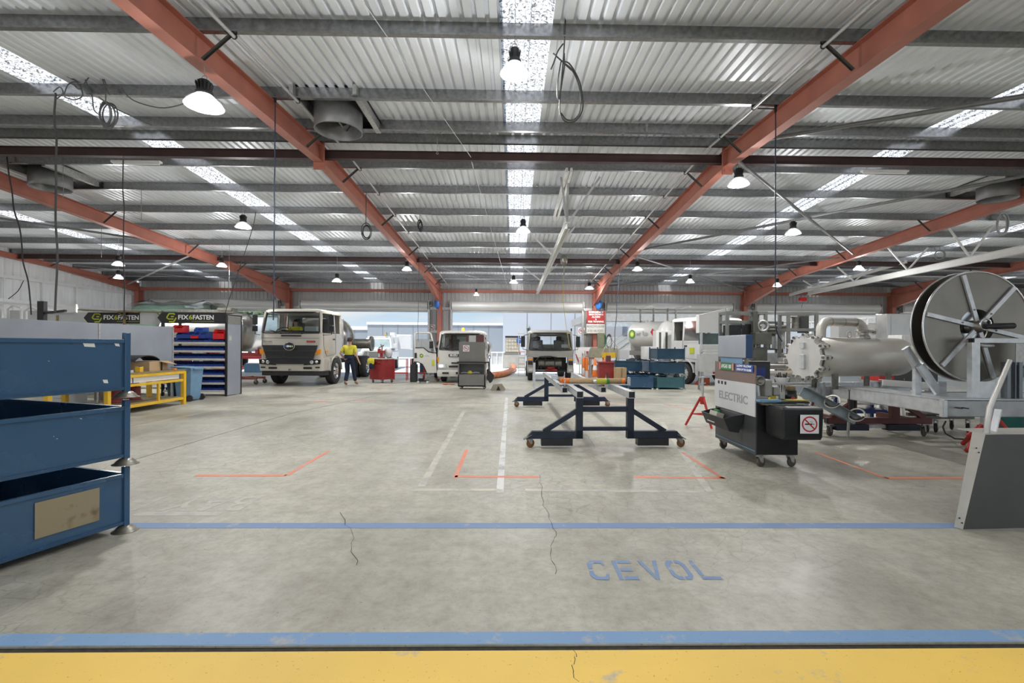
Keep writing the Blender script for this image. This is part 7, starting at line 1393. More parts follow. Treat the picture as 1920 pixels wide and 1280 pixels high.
# row of light equipment beyond the vessel (seen over its top)
random.seed(12)
for i, (px, py0, py1, w_, d_, mt2, nm, lb) in enumerate(((1600, 610, 690, 0.9, 14.5, greyl, 'equipment_cabinet', 'pale grey equipment cabinet seen under the pipe bend'), (1640, 608, 700, 0.7, 14.2, whitep, 'equipment_cabinet', 'white equipment cabinet right of the pale grey one under the pipe bend'), (1700, 588, 640, 1.1, 13.0, stainl, 'steel_duct_box', 'brushed steel duct box left of the hose reel'), (1712, 628, 668, 0.5, 10.4, whitep, 'machine_head', 'white machine head between the vessel and the hose reel'))):
    p = YP(px, py1, d_); z1 = YP(px, py0, d_).z; z0 = p.z; q = T(nm, lb, 'cabinet', (p.x, d_, 0)); MB().box((0, 0.2, (z0+z1)/2), (w_, 0.4, z1-z0)).build('cabinet_body', mt2, q, 0.01); MB().box((-w_*0.2, -0.006, (z0+z1)/2), (w_*0.4, 0.012, (z1-z0)*0.9)).build('door', mt2, q, 0.004); MB().box((w_*0.3, -0.01, z0+(z1-z0)*0.7), (0.06, 0.03, 0.06)).build('switch', M('blue knob', (0.02, 0.08, 0.4), 0.4), q)
    for x_ in (-w_*0.4, w_*0.4): MB().box((x_, 0.2, z0/2), (0.06, 0.06, z0)).build('leg', galv, q)
q = T('white_trestle', 'white A frame trestle between the vessel and the hose reel', 'trestle', (8.3, 10.0, 0)); mb = MB()
for s_ in (-1, 1):
    for y_ in (0, 0.5): mb.bar((s_*0.05, y_, 1.45), (s_*0.28, y_, 0.0), 0.06, 0.06)
mb.box((0, 0.25, 1.46), (0.12, 0.7, 0.06)); mb.bar((-0.16, 0, 0.7), (0.16, 0, 0.7), 0.04, 0.05); mb.build('trestle_frame', whitep, q)
q = T('steel_tray', 'dark steel plate tray on legs with a red side right of the vessel', 'tray', (7.9, 9.9, 0)); MB().box((0.25, 0, 0.95), (0.9, 0.5, 0.26)).build('tray_body', darkst, q); MB().box((-0.35, 0, 0.96), (0.3, 0.5, 0.26)).build('red_side', redp, q)
for x_ in (-0.4, 0.6):
    for y_ in (-0.2, 0.2): MB().box((x_, y_, 0.41), (0.05, 0.05, 0.82)).build('leg', galv, q)
q = T('safety_rail', 'white tubular handrail in front of the fifth roller door', 'handrail', (10.6, 18.5, 0)); mb = MB(); mb.bar((-1.3, 0, 2.3), (4.2, 0, 2.75), 0.05, 0.05); mb.bar((-1.3, 0, 1.8), (4.2, 0, 1.9), 0.05, 0.05)
mb.build('rail_tube', whitep, q)
for k in range(6): MB().box((-1.3+1.1*k, 0, 1.15+0.04*k), (0.05, 0.05, 2.3+0.09*k)).build('rail_post', whitep, q)
# tanker with emblem, truck four
bp = T('road_tanker', 'white road tanker with a green and yellow round emblem on its side', 'tanker', (6.95, 21.6, 0), -1.05)
tank(bp, -1.95, 0.0, 2.05, 0.60, M('gloss white tank', (0.66, 0.66, 0.63), 0.25, 0, 0.03, 2, coat=0.5), n=48, dish=0.35)
def emblem(par, o, u, v, s_):
    u = Vector(u).normalized(); v = Vector(v).normalized(); w = u.cross(v); o = Vector(o)
    for k_, mt2 in ((1.0, inkgr), (0.72, M('light green ink', (0.25, 0.5, 0.05), 0.5)), (0.5, M('bright yellow ink', (0.8, 0.7, 0.05), 0.5)), (0.22, inkw)):
        pts = []
        for i in range(36): a = 2*PI*i/36; r_ = s_*k_*(1 if i % 2 == 0 else 0.86); pts.append(o+u*r_*math.cos(a)+v*r_*math.sin(a)+w*0.004*(2-k_))
        MB().add(pts, [tuple(range(36))]).build('round_emblem', mt2, par)
mb = MB(); mb.box((-1.0, 0, 1.2), (2.2, 0.7, 0.22)); mb.build('chassis', greyc, bp); 
for x_ in (-1.7, -0.4):
    for y_ in (-0.5, 0.5): MB().lathe([(0, -0.13), (0.3, -0.13), (0.46, -0.12), (0.48, 0), (0.46, 0.12), (0, 0.13)], (x_, y_, 0.48), (0, 1, 0), 24).build('wheel', rubber, bp)
MB().cyl((-1.2, 0, 2.62), (-1.2, 0, 2.72), 0.2, n=18).build('manhole', galv, bp)
t4 = T('tanker_truck', 'white truck with a box over its cab beside the far blue stillage stack', 'truck', (7.88, 19.85, 0), 0.42)
cab(t4, 2.2, -1.2, 0.75, 0.9, 0, 1.75, 2.68, M('white cab paint', (0.62, 0.62, 0.61), 0.3, 0, 0.03, 2, coat=0.4), 0.14, 0.14)
for s_ in (-1, 1):
    wheel(t4, s_*0.98, 0, 0.43, 0.27, s_, greyl); mb = MB(); mb.loft([[V(s_*1.12, 0.56*math.cos(a), 0.48+0.54*math.sin(a)), V(s_*0.82, 0.56*math.cos(a), 0.48+0.54*math.sin(a)), V(s_*0.82, 0.52*math.cos(a), 0.48+0.50*math.sin(a)), V(s_*1.12, 0.52*math.cos(a), 0.48+0.50*math.sin(a))] for a in [PI*k/14 for k in range(15)]], smooth=False); mb.build('wheel_arch', greyl, t4)
    mirror(t4, [(s_*1.05, -1.1, 2.5), (s_*1.3, -1.2, 2.5), (s_*1.3, -1.2, 1.8)], (s_*1.3, -1.22, 2.2), (0.16, 0.07, 0.5))
mb = MB(); rings = [rr_ring(2.2, -1.22, -0.6, z_, 0.12) for z_ in (0.42, 0.9)]; mb.loft(rings); mb.build('bumper', greyl, t4)
MB().box((-1.115, -0.45, 1.35), (0.012, 0.24, 0.24)).build('yellow_sticker', inky, t4); MB().lathe([(0, 0), (0.06, 0), (0.05, 0.12), (0, 0.13)], (-0.6, -0.5, 2.68), n=14).build('beacon', wood, t4)
mb = MB(); mb.box((0, 2.4, 0.75), (0.9, 4.4, 0.22)); mb.build('chassis', black, t4); MB().lathe([(0, 0.9), (0.6, 0.92), (0.85, 1.0), (0.85, 4.2), (0, 4.3)], (0.35, 0, 1.55), (0, 1, 0), 36).build('tank_barrel', M('grey dish end', (0.42, 0.41, 0.38), 0.4, 0.1, 0.05, 2), t4)
for s_ in (-1, 1): wheel(t4, s_*0.9, 3.4, 0.46, 0.3, s_, greyl)
q = T('wheel_chock', 'orange red wedge chock against the wheel of the white truck', 'chock', (7.55, 18.9, 0), 0.3); MB().prism([(-0.28, 0), (0.22, 0), (0.22, 0.28), (-0.02, 0.28)], (0, 0, 0), (1, 0, 0), (0, 0, 1), -0.3).build('chock_body', M('orange red plastic', (0.55, 0.09, 0.03), 0.5), q)
q = T('equipment_cubicle', 'white equipment cubicle with a sloped canopy beside the white truck', 'cubicle', (6.98, 16.6, 0), 0.0); q.scale = (0.76, 1, 1)
mb = MB(); mb.prism([(-0.72, 1.98), (0.42, 2.18), (0.42, 2.82), (-0.72, 2.62)], (0, 0, 0), (1, 0, 0), (0, 0, 1), -0.8) if False else mb.add([V(-0.75, 0, 1.98), V(0.45, 0, 2.02), V(0.45, 0, 2.82), V(-0.75, 0, 2.60), V(-0.75, 0.28, 1.98), V(0.45, 0.28, 2.02), V(0.45, 0.28, 2.82), V(-0.75, 0.28, 2.60)], [(0, 1, 2, 3), (7, 6, 5, 4), (0, 4, 5, 1), (1, 5, 6, 2), (2, 6, 7, 3), (3, 7, 4, 0)]); mb.build('canopy_box', M('white canopy', (0.68, 0.68, 0.67), 0.4, 0, 0.03, 3), q)
MB().box((0.0, 0.2, 1.78), (1.2, 0.25, 0.38)).build('dark_window', M('dark green glass', (0.05, 0.08, 0.07), 0.1, 0, 0.3, 2), q); mb = MB(); mb.box((0.0, 0.0, 1.48), (1.3, 0.06, 0.16)); mb.box((0.0, 0.0, 1.34), (1.3, 0.06, 0.06)); mb.build('silver_rail', greyl, q)
MB().box((0.0, 0.2, 0.95), (1.3, 0.4, 0.62)).build('lower_locker', greyl, q, 0.01); MB().box((-0.2, -0.006, 0.95), (0.5, 0.012, 0.55)).build('locker_door', greyl, q, 0.004); mb = MB()
for x_ in (-0.55, 0.55):
    for y_ in (0.05, 0.35): mb.box((x_, y_, 0.33), (0.08, 0.08, 0.66))
mb.build('leg', galv, q); MB().box((0.05, 0.05, 0.60), (0.2, 0.1, 0.07)).build('red_lamp', redp, q); MB().box((-0.62, 0.05, 1.62), (0.08, 0.08, 0.9)).build('corner_post', galvl, q); MB().box((0.60, 0.05, 1.9), (0.10, 0.08, 1.9)).build('corner_post', galvl, q)
q = T('louvre_cabinet', 'white cabinet with dark louvres left of the white truck cab', 'cabinet', (6.62, 21.05, 0)); MB().box((0, 0, 1.7), (0.9, 0.5, 1.0)).build('cabinet_body', whitep, q, 0.01)
for k in range(3): MB().box((-0.28+0.28*k, -0.255, 1.72), (0.09, 0.012, 0.8)).build('louvre', dk, q)
MB().box((0, 0, 0.6), (0.8, 0.4, 1.2)).build('cabinet_base', galv, q)
# gantry posts behind
q = T('lighting_gantry', 'white lighting gantry on thin dark posts beyond the alarm column', 'gantry', (7.3, 24.3, 0)); mb = MB()
for x_, y_ in ((-0.9, 0), (0.9, 0), (-0.35, -0.4), (0.35, -0.4)): MB().box((x_, y_, 1.7), (0.07, 0.07, 3.4)).build('gantry_post', steeld, q)
for x_ in (-0.9, 0.9): mb.bar((x_, -2.0, 3.36), (x_, 0.2, 3.42), 0.06, 0.08)
mb.bar((-1.1, 0, 3.44), (1.3, 0, 3.44), 0.06, 0.08); mb.build('gantry_beam', whitep, q)
# ---------------- overhead: conduits, braces, cables, fans, cranes ----------------
for sx, x_, lb in ((-1, FX[2]+0.45, 'pale conduit pipe running beside the red rafter left of centre'), (1, FX[3]-0.45, 'pale conduit pipe running beside the red rafter right of centre')):
    mb = MB(); mb.tube([(x_, y, zp(y)-0.03) for y in (-4, 2, 6, 9.2)], 0.021, 8); mb.tube([(x_, y, zp(y)-0.03) for y in (9.8, 14, 19, 24.6)], 0.021, 8); q = mb.build('conduit_pipe', M('pale conduit', (0.5, 0.5, 0.5), 0.4, 0.4), None); tag(q, lb, 'conduit')
    for y in (4.1, 5.8, 7.5, 8.68, 10.5, 11.95, 13.6, 15.3, 17.1, 20.1, 22.9): MB().torus((x_, y, zp(y)-0.025), 0.028, 0.008, (0, 1, 0), 10, 5).build('pipe_clip', black, q)
def brace(name, label, p, q, r=0.03, mat=None, cat='brace'):
    mb = MB(); mb.cyl(p, q, r, n=10); o = mb.build(name, mat or steeld); return tag(o, label, cat)
def rb(y): return zp(y)-0.22
br_ = M('dull brace tube', (0.20, 0.20, 0.20), 0.45, 0.5, 0.15, 8)
brace('roof_brace', 'thick dark brace tube from the right rafter toward the upper right corner', (FX[3]+0.1, 8.2, rb(8.2)-0.02), (FX[4]-0.1, 3.6, rb(3.6)), 0.036, br_)
brace('roof_brace', 'brace tube from the lamp on the right rafter running down right to the fifth rafter', (FX[3]+0.1, 9.2, rb(9.2)-0.06), (FX[4]-0.1, 16.7, rb(16.7)), 0.036, br_)
brace('roof_brace', 'brace tube crossing behind the lamp, rising right toward the upper duct fan', (FX[3]+0.1, 16.6, rb(16.6)+0.04), (FX[4]-0.1, 8.6, rb(8.6)+0.06), 0.036, br_)
brace('roof_brace', 'thin brace tube low in the bay right of centre, falling to the right', (FX[3]+0.1, 17.2, rb(17.2)), (FX[4]-0.1, 24.3, rb(24.3)), 0.028, br_)
brace('roof_brace', 'thin brace tube low in the bay right of centre, rising to the right', (FX[3]+0.1, 23.6, rb(23.6)), (FX[4]-0.1, 17.4, rb(17.4)+0.05), 0.028, br_)
brace('roof_brace', 'brace tube in the far left bay rising to the second rafter', (FX[0]+0.1, 24.0, rb(24)), (FX[1]-0.1, 17.6, rb(17.6)), 0.032, M('pale brace', (0.5, 0.5, 0.5), 0.4, 0.4))
brace('roof_brace', 'dark brace tube high in the far left bay falling to the right', (FX[0]+0.1, 9.5, rb(9.5)), (FX[1]-0.1, 16.2, rb(16.2)+0.06), 0.032, br_)
for i, (x0, y0, x1, y1) in enumerate(((-3.3, 19.6, -0.5, 24.3), (-11.3, 19.6, -7.5, 24.4), (-18.8, 19.6, -13, 24.4))):
    brace('tie_wire', 'thin steel tie wire slanting under the roof, ' + ('centre bay', 'bay left of centre', 'far left bay')[i], (x0, y0, zp(y0)-0.12), (x1, y1, zp(y1)-0.05), 0.006, galv, 'wire')
brace('tie_wire', 'long thin wire from the top centre down to the ridge beam', (-1.85, 3.5, zp(3.5)-0.02), (-0.85, 9.5, zp(9.5)-0.17), 0.005, galvl, 'wire')
brace('tie_wire', 'thin wire from the ridge beam down the far slope left of the skylight', (-0.85, 9.62, 5.15), (-0.25, 24.8, 4.30), 0.005, galvl, 'wire')
for i, (px, py, d, L_) in enumerate(((820, 285, 9.0, 0.95), (855, 375, 11.6, 0.6), (1213, 232, 8.6, 0.35))):
    p = YP(px, py, d); o = MB().cyl(p, (p.x, p.y, zp(d)+0.02), 0.005, n=5); o.torus(p-V(0, 0, 0.02), 0.02, 0.004, (0, 1, 0), 10, 5); o = o.build('drop_wire', galv); tag(o, 'thin hanging drop wire with an eye, ' + ('at the ridge left of the centre skylight', 'beyond the ridge left of the centre skylight', 'short one right of the centre skylight')[i], 'wire')
# fans
def fan(label, x_, y_, r=0.38):
    t_ = T('roof_fan', label, 'fan', (x_, y_, zp(y_)+0.15), 0, 'round roof exhaust fans'); gd_ = M('dull duct steel', (0.22, 0.22, 0.22), 0.5, 0.5, 0.2, 5)
    MB().lathe([(r-0.01, 0.02), (r, 0.02), (r, -0.40), (r-0.01, -0.41), (r-0.015, -0.40), (r-0.015, 0.02)], n=44).build('duct_ring', gd_, t_)
    for s_ in (-1, 1): mb = MB(); mb.box((s_*(r+0.10), 0.0, -0.05), (0.06, 1.35, 0.16)); mb.box((s_*(r+0.10), 0.0, -0.13), (0.09, 1.35, 0.01)); mb.build('trimmer', galv, t_)
    MB().lathe([(0, -0.22), (0.07, -0.22), (0.09, -0.18), (0.10, -0.05), (0, -0.05)], n=20).build('motor_hub', steeld, t_)
    for k in range(5):
        a = 2*PI*k/5+0.3; c_, s_ = math.cos(a), math.sin(a); mb = MB(); mb.add([(c_*0.09-s_*0.05, s_*0.09+c_*0.05, -0.14), (c_*0.09+s_*0.05, s_*0.09-c_*0.05, -0.06), (c_*(r-0.03)+s_*0.13, s_*(r-0.03)-c_*0.13, -0.08), (c_*(r-0.03)-s_*0.08, s_*(r-0.03)+c_*0.08, -0.16)], [(0, 1, 2, 3)]); o = mb.build('blade', blackm, t_); sm = o.modifiers.new('s', 'SOLIDIFY'); sm.thickness = 0.004
    mb = MB(); mb.bar((-r+0.01, 0, -0.24), (r-0.01, 0, -0.24), 0.03, 0.006); mb.bar((0, -r+0.01, -0.24), (0, r-0.01, -0.24), 0.03, 0.006); mb.build('motor_stay', gd_, t_)
    MB().box((0, 0, 0.04), (2*r+0.3, 1.2, 0.01)).build('cover_plate', black, t_)
fan('round roof exhaust fan beside the red rafter left of centre', YP(635, 215, 8.08).x, 8.08); fan('round roof exhaust fan in the bay second from the left', YP(95, 330, 11.2).x, 11.2); fan('round roof exhaust fan at the right edge above the fifth rafter', YP(1895, 352, 10.9).x, 11.2)
# tube lamps
for px0, px1, py, d, lb in ((210, 302, 305, 9.95, 'white tube lamp hung beyond the ridge at left'), (1615, 1702, 322, 9.95, 'white tube lamp hung beyond the ridge at right')):
    a, b_ = YP(px0, py, d), YP(px1, py+1, d); t_ = T('tube_lamp', lb, 'ceiling lamp', (a+b_)/2); L_ = (b_-a).length/2
    MB().box((0, 0, 0.02), (2*L_, 0.09, 0.04)).build('lamp_tray', whitep, t_, 0.004); MB().cyl((-L_+0.03, 0, -0.02), (L_-0.03, 0, -0.02), 0.018, n=12).build('tube', tubeoff, t_)
    zt = zp(d)+0.05-(a.z+b_.z)/2; mb = MB(); mb.cyl((-L_*0.8, 0, 0.04), (-L_*0.8+0.03, 0, zt), 0.004, n=5); mb.cyl((L_*0.2, 0, 0.04), (L_*0.2+0.03, 0, zt), 0.004, n=5); mb.build('hanger', steeld, t_)
# vertical hoses and cables
def vcable(label, pts, r, mat, cat='cable', name='hanging_cable'):
    q = MB().tube(smooth(pts, 3), r, 6).build(name, mat); return tag(q, label, cat)
def wob(px0, py0, px1, py1, d, amp=0.03, n=10, seed=1, top=None):
    random.seed(seed); a = YP(px0, py0, d); b_ = YP(px1, py1, d); out = [a.lerp(b_, k/n)+V(random.uniform(-amp, amp), random.uniform(-amp, amp), 0)*(0 if k in (0,) else 1) for k in range(n+1)]
    if top: out = [V(out[0].x, out[0].y, top)]+out
    return out
hosebl = M('dark blue air hose', (0.015, 0.03, 0.06), 0.5)
vcable('straight dark blue air hose dropping beside the left rafter to the cream truck', wob(516, 186, 513, 600, 7.5, 0.004), 0.009, hosebl, 'hose', 'air_hose')
vcable('straight dark blue air hose dropping beside the right rafter behind the trolley', wob(1454, 204, 1454, 600, 7.5, 0.004)+[YP(1458, 625, 7.5), YP(1466, 640, 7.5)], 0.009, hosebl, 'hose', 'air_hose')
for sx in (-1, 1):
    p = YP(516 if sx < 0 else 1454, 186 if sx < 0 else 204, 7.5); mb = MB(); mb.bar(p, p+V(-sx*0.28, 0, 0.0), 0.015, 0.015); mb.cyl(p+V(0, 0, 0.05), p-V(0, 0, 0.05), 0.02, n=8); q = mb.build('hose_bracket', black); tag(q, 'black bracket holding the air hose by the %s rafter' % ('left' if sx < 0 else 'right'), 'bracket')
vcable('dark cable hanging from the looped bunch at upper left down to the screen', wob(104, 183, 106, 585, 7.4, 0.012, seed=2, top=zp(7.5)), 0.014, M('woven dark cable', (0.06, 0.06, 0.06), 0.7))
vcable('dark cable hanging at the far left edge in front of the pale wall', wob(8, 262, 60, 590, 10.4, 0.03, seed=3), 0.013, cable)
vcable('thin cable slack from the far left cable', [YP(44, 526, 10.4), YP(34, 545, 10.45), YP(16, 560, 10.6)], 0.008, cable)
vcable('thin dark cable hanging below the left tube lamp', wob(231, 300, 233, 598, 9.9, 0.01, seed=4), 0.010, cable)
vcable('thin cable slanting down from the bay lamp to the bolt rack', [YP(480, 396, 13.6), YP(470, 440, 13.6), YP(430, 560, 13.8), YP(420, 600, 14.0)], 0.009, cable)
vcable('thin dark cable hanging left of the centre door', wob(785, 478, 784, 640, 18.9, 0.01, seed=5), 0.008, cable)
vcable('thin dark cable hanging right of the alarm column', wob(1163, 490, 1151, 655, 17.2, 0.02, seed=6), 0.012, hosebl)
vcable('yellow strap hanging over the open fronted truck windscreen', [V(2.1, 20.1, zp(20.1)), YP(1056, 560, 20.0), YP(1060, 600, 19.95), YP(1066, 640, 19.9), YP(1071, 656, 19.95)], 0.010, M('yellow strap', (0.5, 0.42, 0.05), 0.7), 'strap', 'hanging_strap')
for i, (px, py0, py1, d) in enumerate(((118, 285, 370, 10.6), (265, 355, 415, 12.0), (190, 455, 482, 16.0), (430, 485, 560, 17.3), (1600, 510, 560, 20.2), (1432, 430, 470, 15.5))):
    d = min(PY, key=lambda v: abs(v-d))
    vcable('thin drop cable under the roof, ' + ('left of the upper left fan duct', 'in front of the second rafter', 'in the far left bay', 'above the bolt rack', 'above the silver vessel', 'right of the right rafter')[i], wob(px, py0, px, py1, d, 0.01, 4, seed=20+i, top=zp(d)+0.01), 0.006, cableg)
# coils
def coil(label, c_, R, n=4, r=0.008, mat=None, ax=(0.3, 1, 0.1), sz=1.3, drop=None, name='cable_coil'):
    mb = MB(); random.seed(int(c_[0]*100) % 97)
    for k in range(n): mb.torus((random.uniform(-.02, .02), 0.012*k, random.uniform(-.02, .02)), R*random.uniform(0.85, 1.1), r, (ax[0]+random.uniform(-.15, .15), ax[1], ax[2]+random.uniform(-.1, .1)), 24, 6)
    if drop: mb.cyl((0, 0, R*0.9), (0, 0, drop/sz), r, n=6)
    q = mb.build(name, mat or cable); q.scale = (1, 1, sz); q.location = c_; return tag(q, label, 'cable coil', 'hanging cable coils')
p = YP(198, 212, 7.3); coil('grey cable coil hanging from the purlin at upper left', p, 0.145, 7, 0.008, M('mid grey cable', (0.13, 0.13, 0.13), 0.5), drop=zp(7.5)-p.z, sz=1.25)
mb = MB(); d = 7.35
for pts in ([(100, 172), (112, 163), (118, 175), (105, 186)], [(120, 178), (128, 158), (145, 155), (155, 178), (140, 187), (122, 182)], [(140, 160), (150, 166), (170, 142), (188, 139), (200, 160)], [(60, 85), (85, 110), (120, 140), (150, 155)], [(160, 150), (172, 178), (176, 205), (186, 215)], [(190, 142), (198, 165), (206, 178)], [(228, 165), (250, 188), (300, 202), (340, 196), (360, 185)], [(185, 182), (220, 205), (285, 235)], [(0, 72), (60, 100), (110, 132), (150, 155)]):
    P = smooth([YP(a, b_, d) for a, b_ in pts]); mb.tube(P, 0.0085, 6)
q = mb.build('cable_bunch', M('grey cable bunch', (0.10, 0.10, 0.10), 0.5)); tag(q, 'untidy bunch of looped grey cables along the purlin at upper left', 'cables')
mb = MB(); d = 5.75
for pts in ([(1063, -10), (1060, 40), (1058, 85), (1056, 112), (1053, 150), (1050, 185)], [(1056, 82), (1046, 96), (1038, 118), (1033, 130)], [(1054, 115), (1066, 118), (1078, 135), (1088, 158), (1093, 190), (1090, 212), (1078, 227), (1064, 229), (1053, 220), (1049, 200), (1052, 165), (1058, 125), (1058, 100)], [(1056, 118), (1070, 128), (1082, 150), (1089, 180), (1087, 210), (1076, 224), (1062, 224), (1052, 212)], [(1052, 115), (1046, 150), (1045, 180), (1048, 186)], [(1037, 100), (1055, 116), (1072, 132)]):
    P = smooth([YP(a, b_, d) for a, b_ in pts]); mb.tube(P, 0.009, 6)
q = mb.build('cable_loop', M('dark looped cable', (0.06, 0.06, 0.06), 0.5)); tag(q, 'large looped grey cable hanging right of the glowing lamp at top centre', 'cable')
p = YP(686, 435, 11.9); coil('cable coil hanging left of the left rafter', p, 0.13, 4, 0.008, drop=zp(11.95)-p.z, sz=1.4)
p = YP(787, 422, 13.6); coil('small tangled coil hanging right of the left rafter', p, 0.06, 6, 0.008, drop=zp(13.6)-p.z, sz=2.0)
p = YP(1258, 390, 13.6); coil('dark blue cable coil against the right rafter', p, 0.14, 4, 0.009, hosebl, drop=zp(13.6)-p.z, sz=1.3)
p = YP(1762, 478, 17.0); coil('small pale cable coil hanging under the fifth rafter', p, 0.15, 3, 0.01, cableg, drop=0.3, sz=1.1)
p = YP(1880, 420, 13.4); coil('long grey cable coil hanging at the right edge under the fifth rafter', p, 0.14, 4, 0.014, M('pale grey cable', (0.35, 0.35, 0.36), 0.5), drop=0.2, sz=2.2)
# centre monorail crane
mr_ = T('monorail_beam', 'white monorail beam hung in the centre bay running to the doors', 'crane rail', (1.17, 10.6, 4.14))
wr = M('white rail paint', (0.74, 0.74, 0.72), 0.4, 0, 0.04, 4)
mb = MB(); ibeam(mb, (0, 0, 0), (0, 13.2, 0), 0.12, 0.16); mb.build('rail', wr, mr_)
for (y_, dx, dy) in ((0.05, -0.12, 0.2), (0.05, 0.05, 0.3), (0.3, 0.75, -0.1), (3.2, 0.75, 0), (3.9, -0.9, 0.0), (9.0, 0.6, 0), (9.6, -0.8, 0)):
    zt = zp(10.6+y_+dy)-4.14; MB().bar((0, y_, 0.06), (dx, y_+dy, zt), 0.045, 0.045, (0, 1, 0)).build('hanger_strut', M('pale hanger strut', (0.5, 0.5, 0.5), 0.45, 0.3), mr_)
hb = T('hanger_beam', 'white double beam under the purlins above the monorail', 'beam', (1.17, 10.3, 0)); mb = MB(); mb.bar((-0.05, 0, zp(10.3)-0.06), (-0.05, 3.3, zp(13.6)-0.06), 0.05, 0.10); mb.bar((0.05, 0, zp(10.3)-0.06), (0.05, 3.3, zp(13.6)-0.06), 0.05, 0.10); mb.build('beam_pair', wr, hb)
q = T('chain_hoist', 'dark chain hoist hanging from the white monorail', 'hoist', (1.42, 13.7, 3.92)); MB().lathe([(0, 0.16), (0.06, 0.14), (0.10, 0.05), (0.09, -0.08), (0.05, -0.14), (0, -0.14)], n=18).build('hoist_body', steeld, q); mb = MB(); mb.cyl((0, 0, 0.14), (-0.2, 0, 0.25), 0.012, n=6); mb.tube([(0, 0, -0.14), (0.02, 0, -0.3), (-0.02, 0, -0.42), (0.03, 0, -0.36)], 0.01, 6); mb.build('chain', steeld, q)
# right side crane
cr2 = T('crane_rail', 'long white crane rail running diagonally beneath the roof at right', 'crane rail', (14.2, 23.0, 4.0))
a0 = YP(1515, 549, 23.6); a1 = YP(1920, 467, 12.3); o_ = V(14.2, 23.0, 4.0); dirn = (a1-a0); a2 = a1+dirn*0.25
mb = MB(); ibeam(mb, a0-o_, a2-o_, 0.13, 0.20); mb.build('rail', wr, cr2)
for t in (0.08, 0.34, 0.62, 0.85):
    c_ = a0.lerp(a1, t); zt = zp(c_.y)
    for s_ in (-0.7, 0.7): MB().bar(c_-o_+V(0, 0, 0.09), V(c_.x+s_, c_.y, zt)-o_, 0.045, 0.045, (0, 1, 0)).build('hanger_strut', wr, cr2)
mb = MB(); c1 = YP(1440, 510, 22.3)
cr3 = T('crane_rail', 'second white crane rail beyond the first at right', 'crane rail', (15.0, 23.0, 4.1)); b0 = YP(1480, 553, 24.0); b1 = YP(1700, 490, 18.6); mb = MB(); ibeam(mb, b0-V(15, 23, 4.1), b1-V(15, 23, 4.1), 0.10, 0.12); mb.build('rail', wr, cr3); MB().bar(b1-V(15, 23, 4.1), V(b1.x, b1.y, zp(b1.y))-V(15, 23, 4.1), 0.05, 0.05).build('hanger_strut', wr, cr3); b2 = b0.lerp(b1, 0.3); MB().bar(b2-V(15, 23, 4.1), V(b2.x, b2.y, zp(b2.y))-V(15, 23, 4.1), 0.05, 0.05).build('hanger_strut', wr, cr3)
q = T('chain_hoist', 'orange red chain hoist hanging below the white crane rail at right', 'hoist', YP(1505, 561, 23.3)); MB().box((0, 0, 0), (0.32, 0.2, 0.18)).build('hoist_body', redb, q, 0.03); mb = MB(); mb.cyl((-0.08, 0, 0.08), (-0.06, 0, 0.30), 0.02, n=6); mb.cyl((0.02, 0, -0.08), (-0.05, 0, -0.4), 0.012, n=6); mb.build('chain', steeld, q)
p = YP(1905, 453, 15.0)
# outside of the doors ------------------------------------------------
bg1 = M('grey panel wall', (0.30, 0.33, 0.37), 0.6, 0, 0.03, 0.6); bg2 = M('light grey panel wall', (0.50, 0.53, 0.59), 0.55, 0, 0.02, 0.3)
def building(label, x0, x1, y_, z1, depth, mat, roofm=None, fz=0.25, seams=6):
    t_ = T('warehouse_building', label, 'building', ((x0+x1)/2, y_, 0)); w_ = x1-x0; MB().box((0, depth/2, z1/2), (w_, depth, z1)).build('wall', mat, t_)
    if roofm: MB().box((0, depth/2, z1+fz/2), (w_+0.2, depth+0.2, fz)).build('roof_fascia', roofm, t_)
    mb = MB()
    for k in range(1, seams): mb.box((-w_/2+w_*k/seams, -0.01, z1/2), (0.04, 0.03, z1))
    mb.build('panel_seam', greyc, t_); return t_
wf_ = M('white fascia', (0.82, 0.83, 0.84), 0.5)
building('long grey warehouse across the yard seen through the doors left of centre', -18.0, -1.2, 60, 4.0, 12, bg1, wf_, 0.30, 9)
building('lower grey warehouse wing across the yard, farther left', -26, -18.3, 62, 3.4, 10, bg1, wf_, 0.45, 4)
building('tall pale grey warehouse wall filling the centre door on the right', -0.9, 9.5, 42, 7.0, 14, bg2, None, 0.25, 5)
q = MB().lathe([(0, 0), (0.18, 0.0), (0.16, 0.1), (0, 0.12)], (1.3, 41.98, 3.0), (0, -1, 0), 18).build('wall_vent', greyc); tag(q, 'small round vent on the tall pale warehouse wall', 'vent')
# annex structure behind the fourth and later doors
ax_ = T('yard_canopy', 'pale canopy roof with white beams beyond the right hand doors', 'canopy', (20, 34, 0)); MB().box((0, 3, 3.45), (30, 9, 0.5)).build('canopy_roof', M('canopy grey', (0.42, 0.41, 0.39), 0.6), ax_); MB().box((-6, -1.3, 3.0), (16, 0.2, 0.3)).build('canopy_beam', wf_, ax_)
for x_ in (-14.5, -7, 0.5, 8): MB().box((x_, -1.2, 1.6), (0.2, 0.2, 3.2)).build('canopy_post', galv, ax_)
building('pale building wall behind the canopy beyond the right hand doors', 9.6, 45, 43, 6.5, 6, M('pale bluish wall', (0.60, 0.64, 0.70), 0.6, 0, 0.03, 0.5), None, 0.2, 12)
q = T('tube_lamp', 'white tube lamp batten under the canopy beyond the fourth door', 'lamp', (9.0, 33.0, 3.06)); MB().box((0, 0, 0), (4.2, 0.15, 0.1)).build('batten', tube_e, q); MB().box((0, 0, 0.1), (4.4, 0.3, 0.08)).build('batten_tray', whitep, q)
st_ = T('access_stair', 'steel access stair and loop handrails beyond the fourth door', 'stair', (8.2, 32.5, 0)); mb = MB()
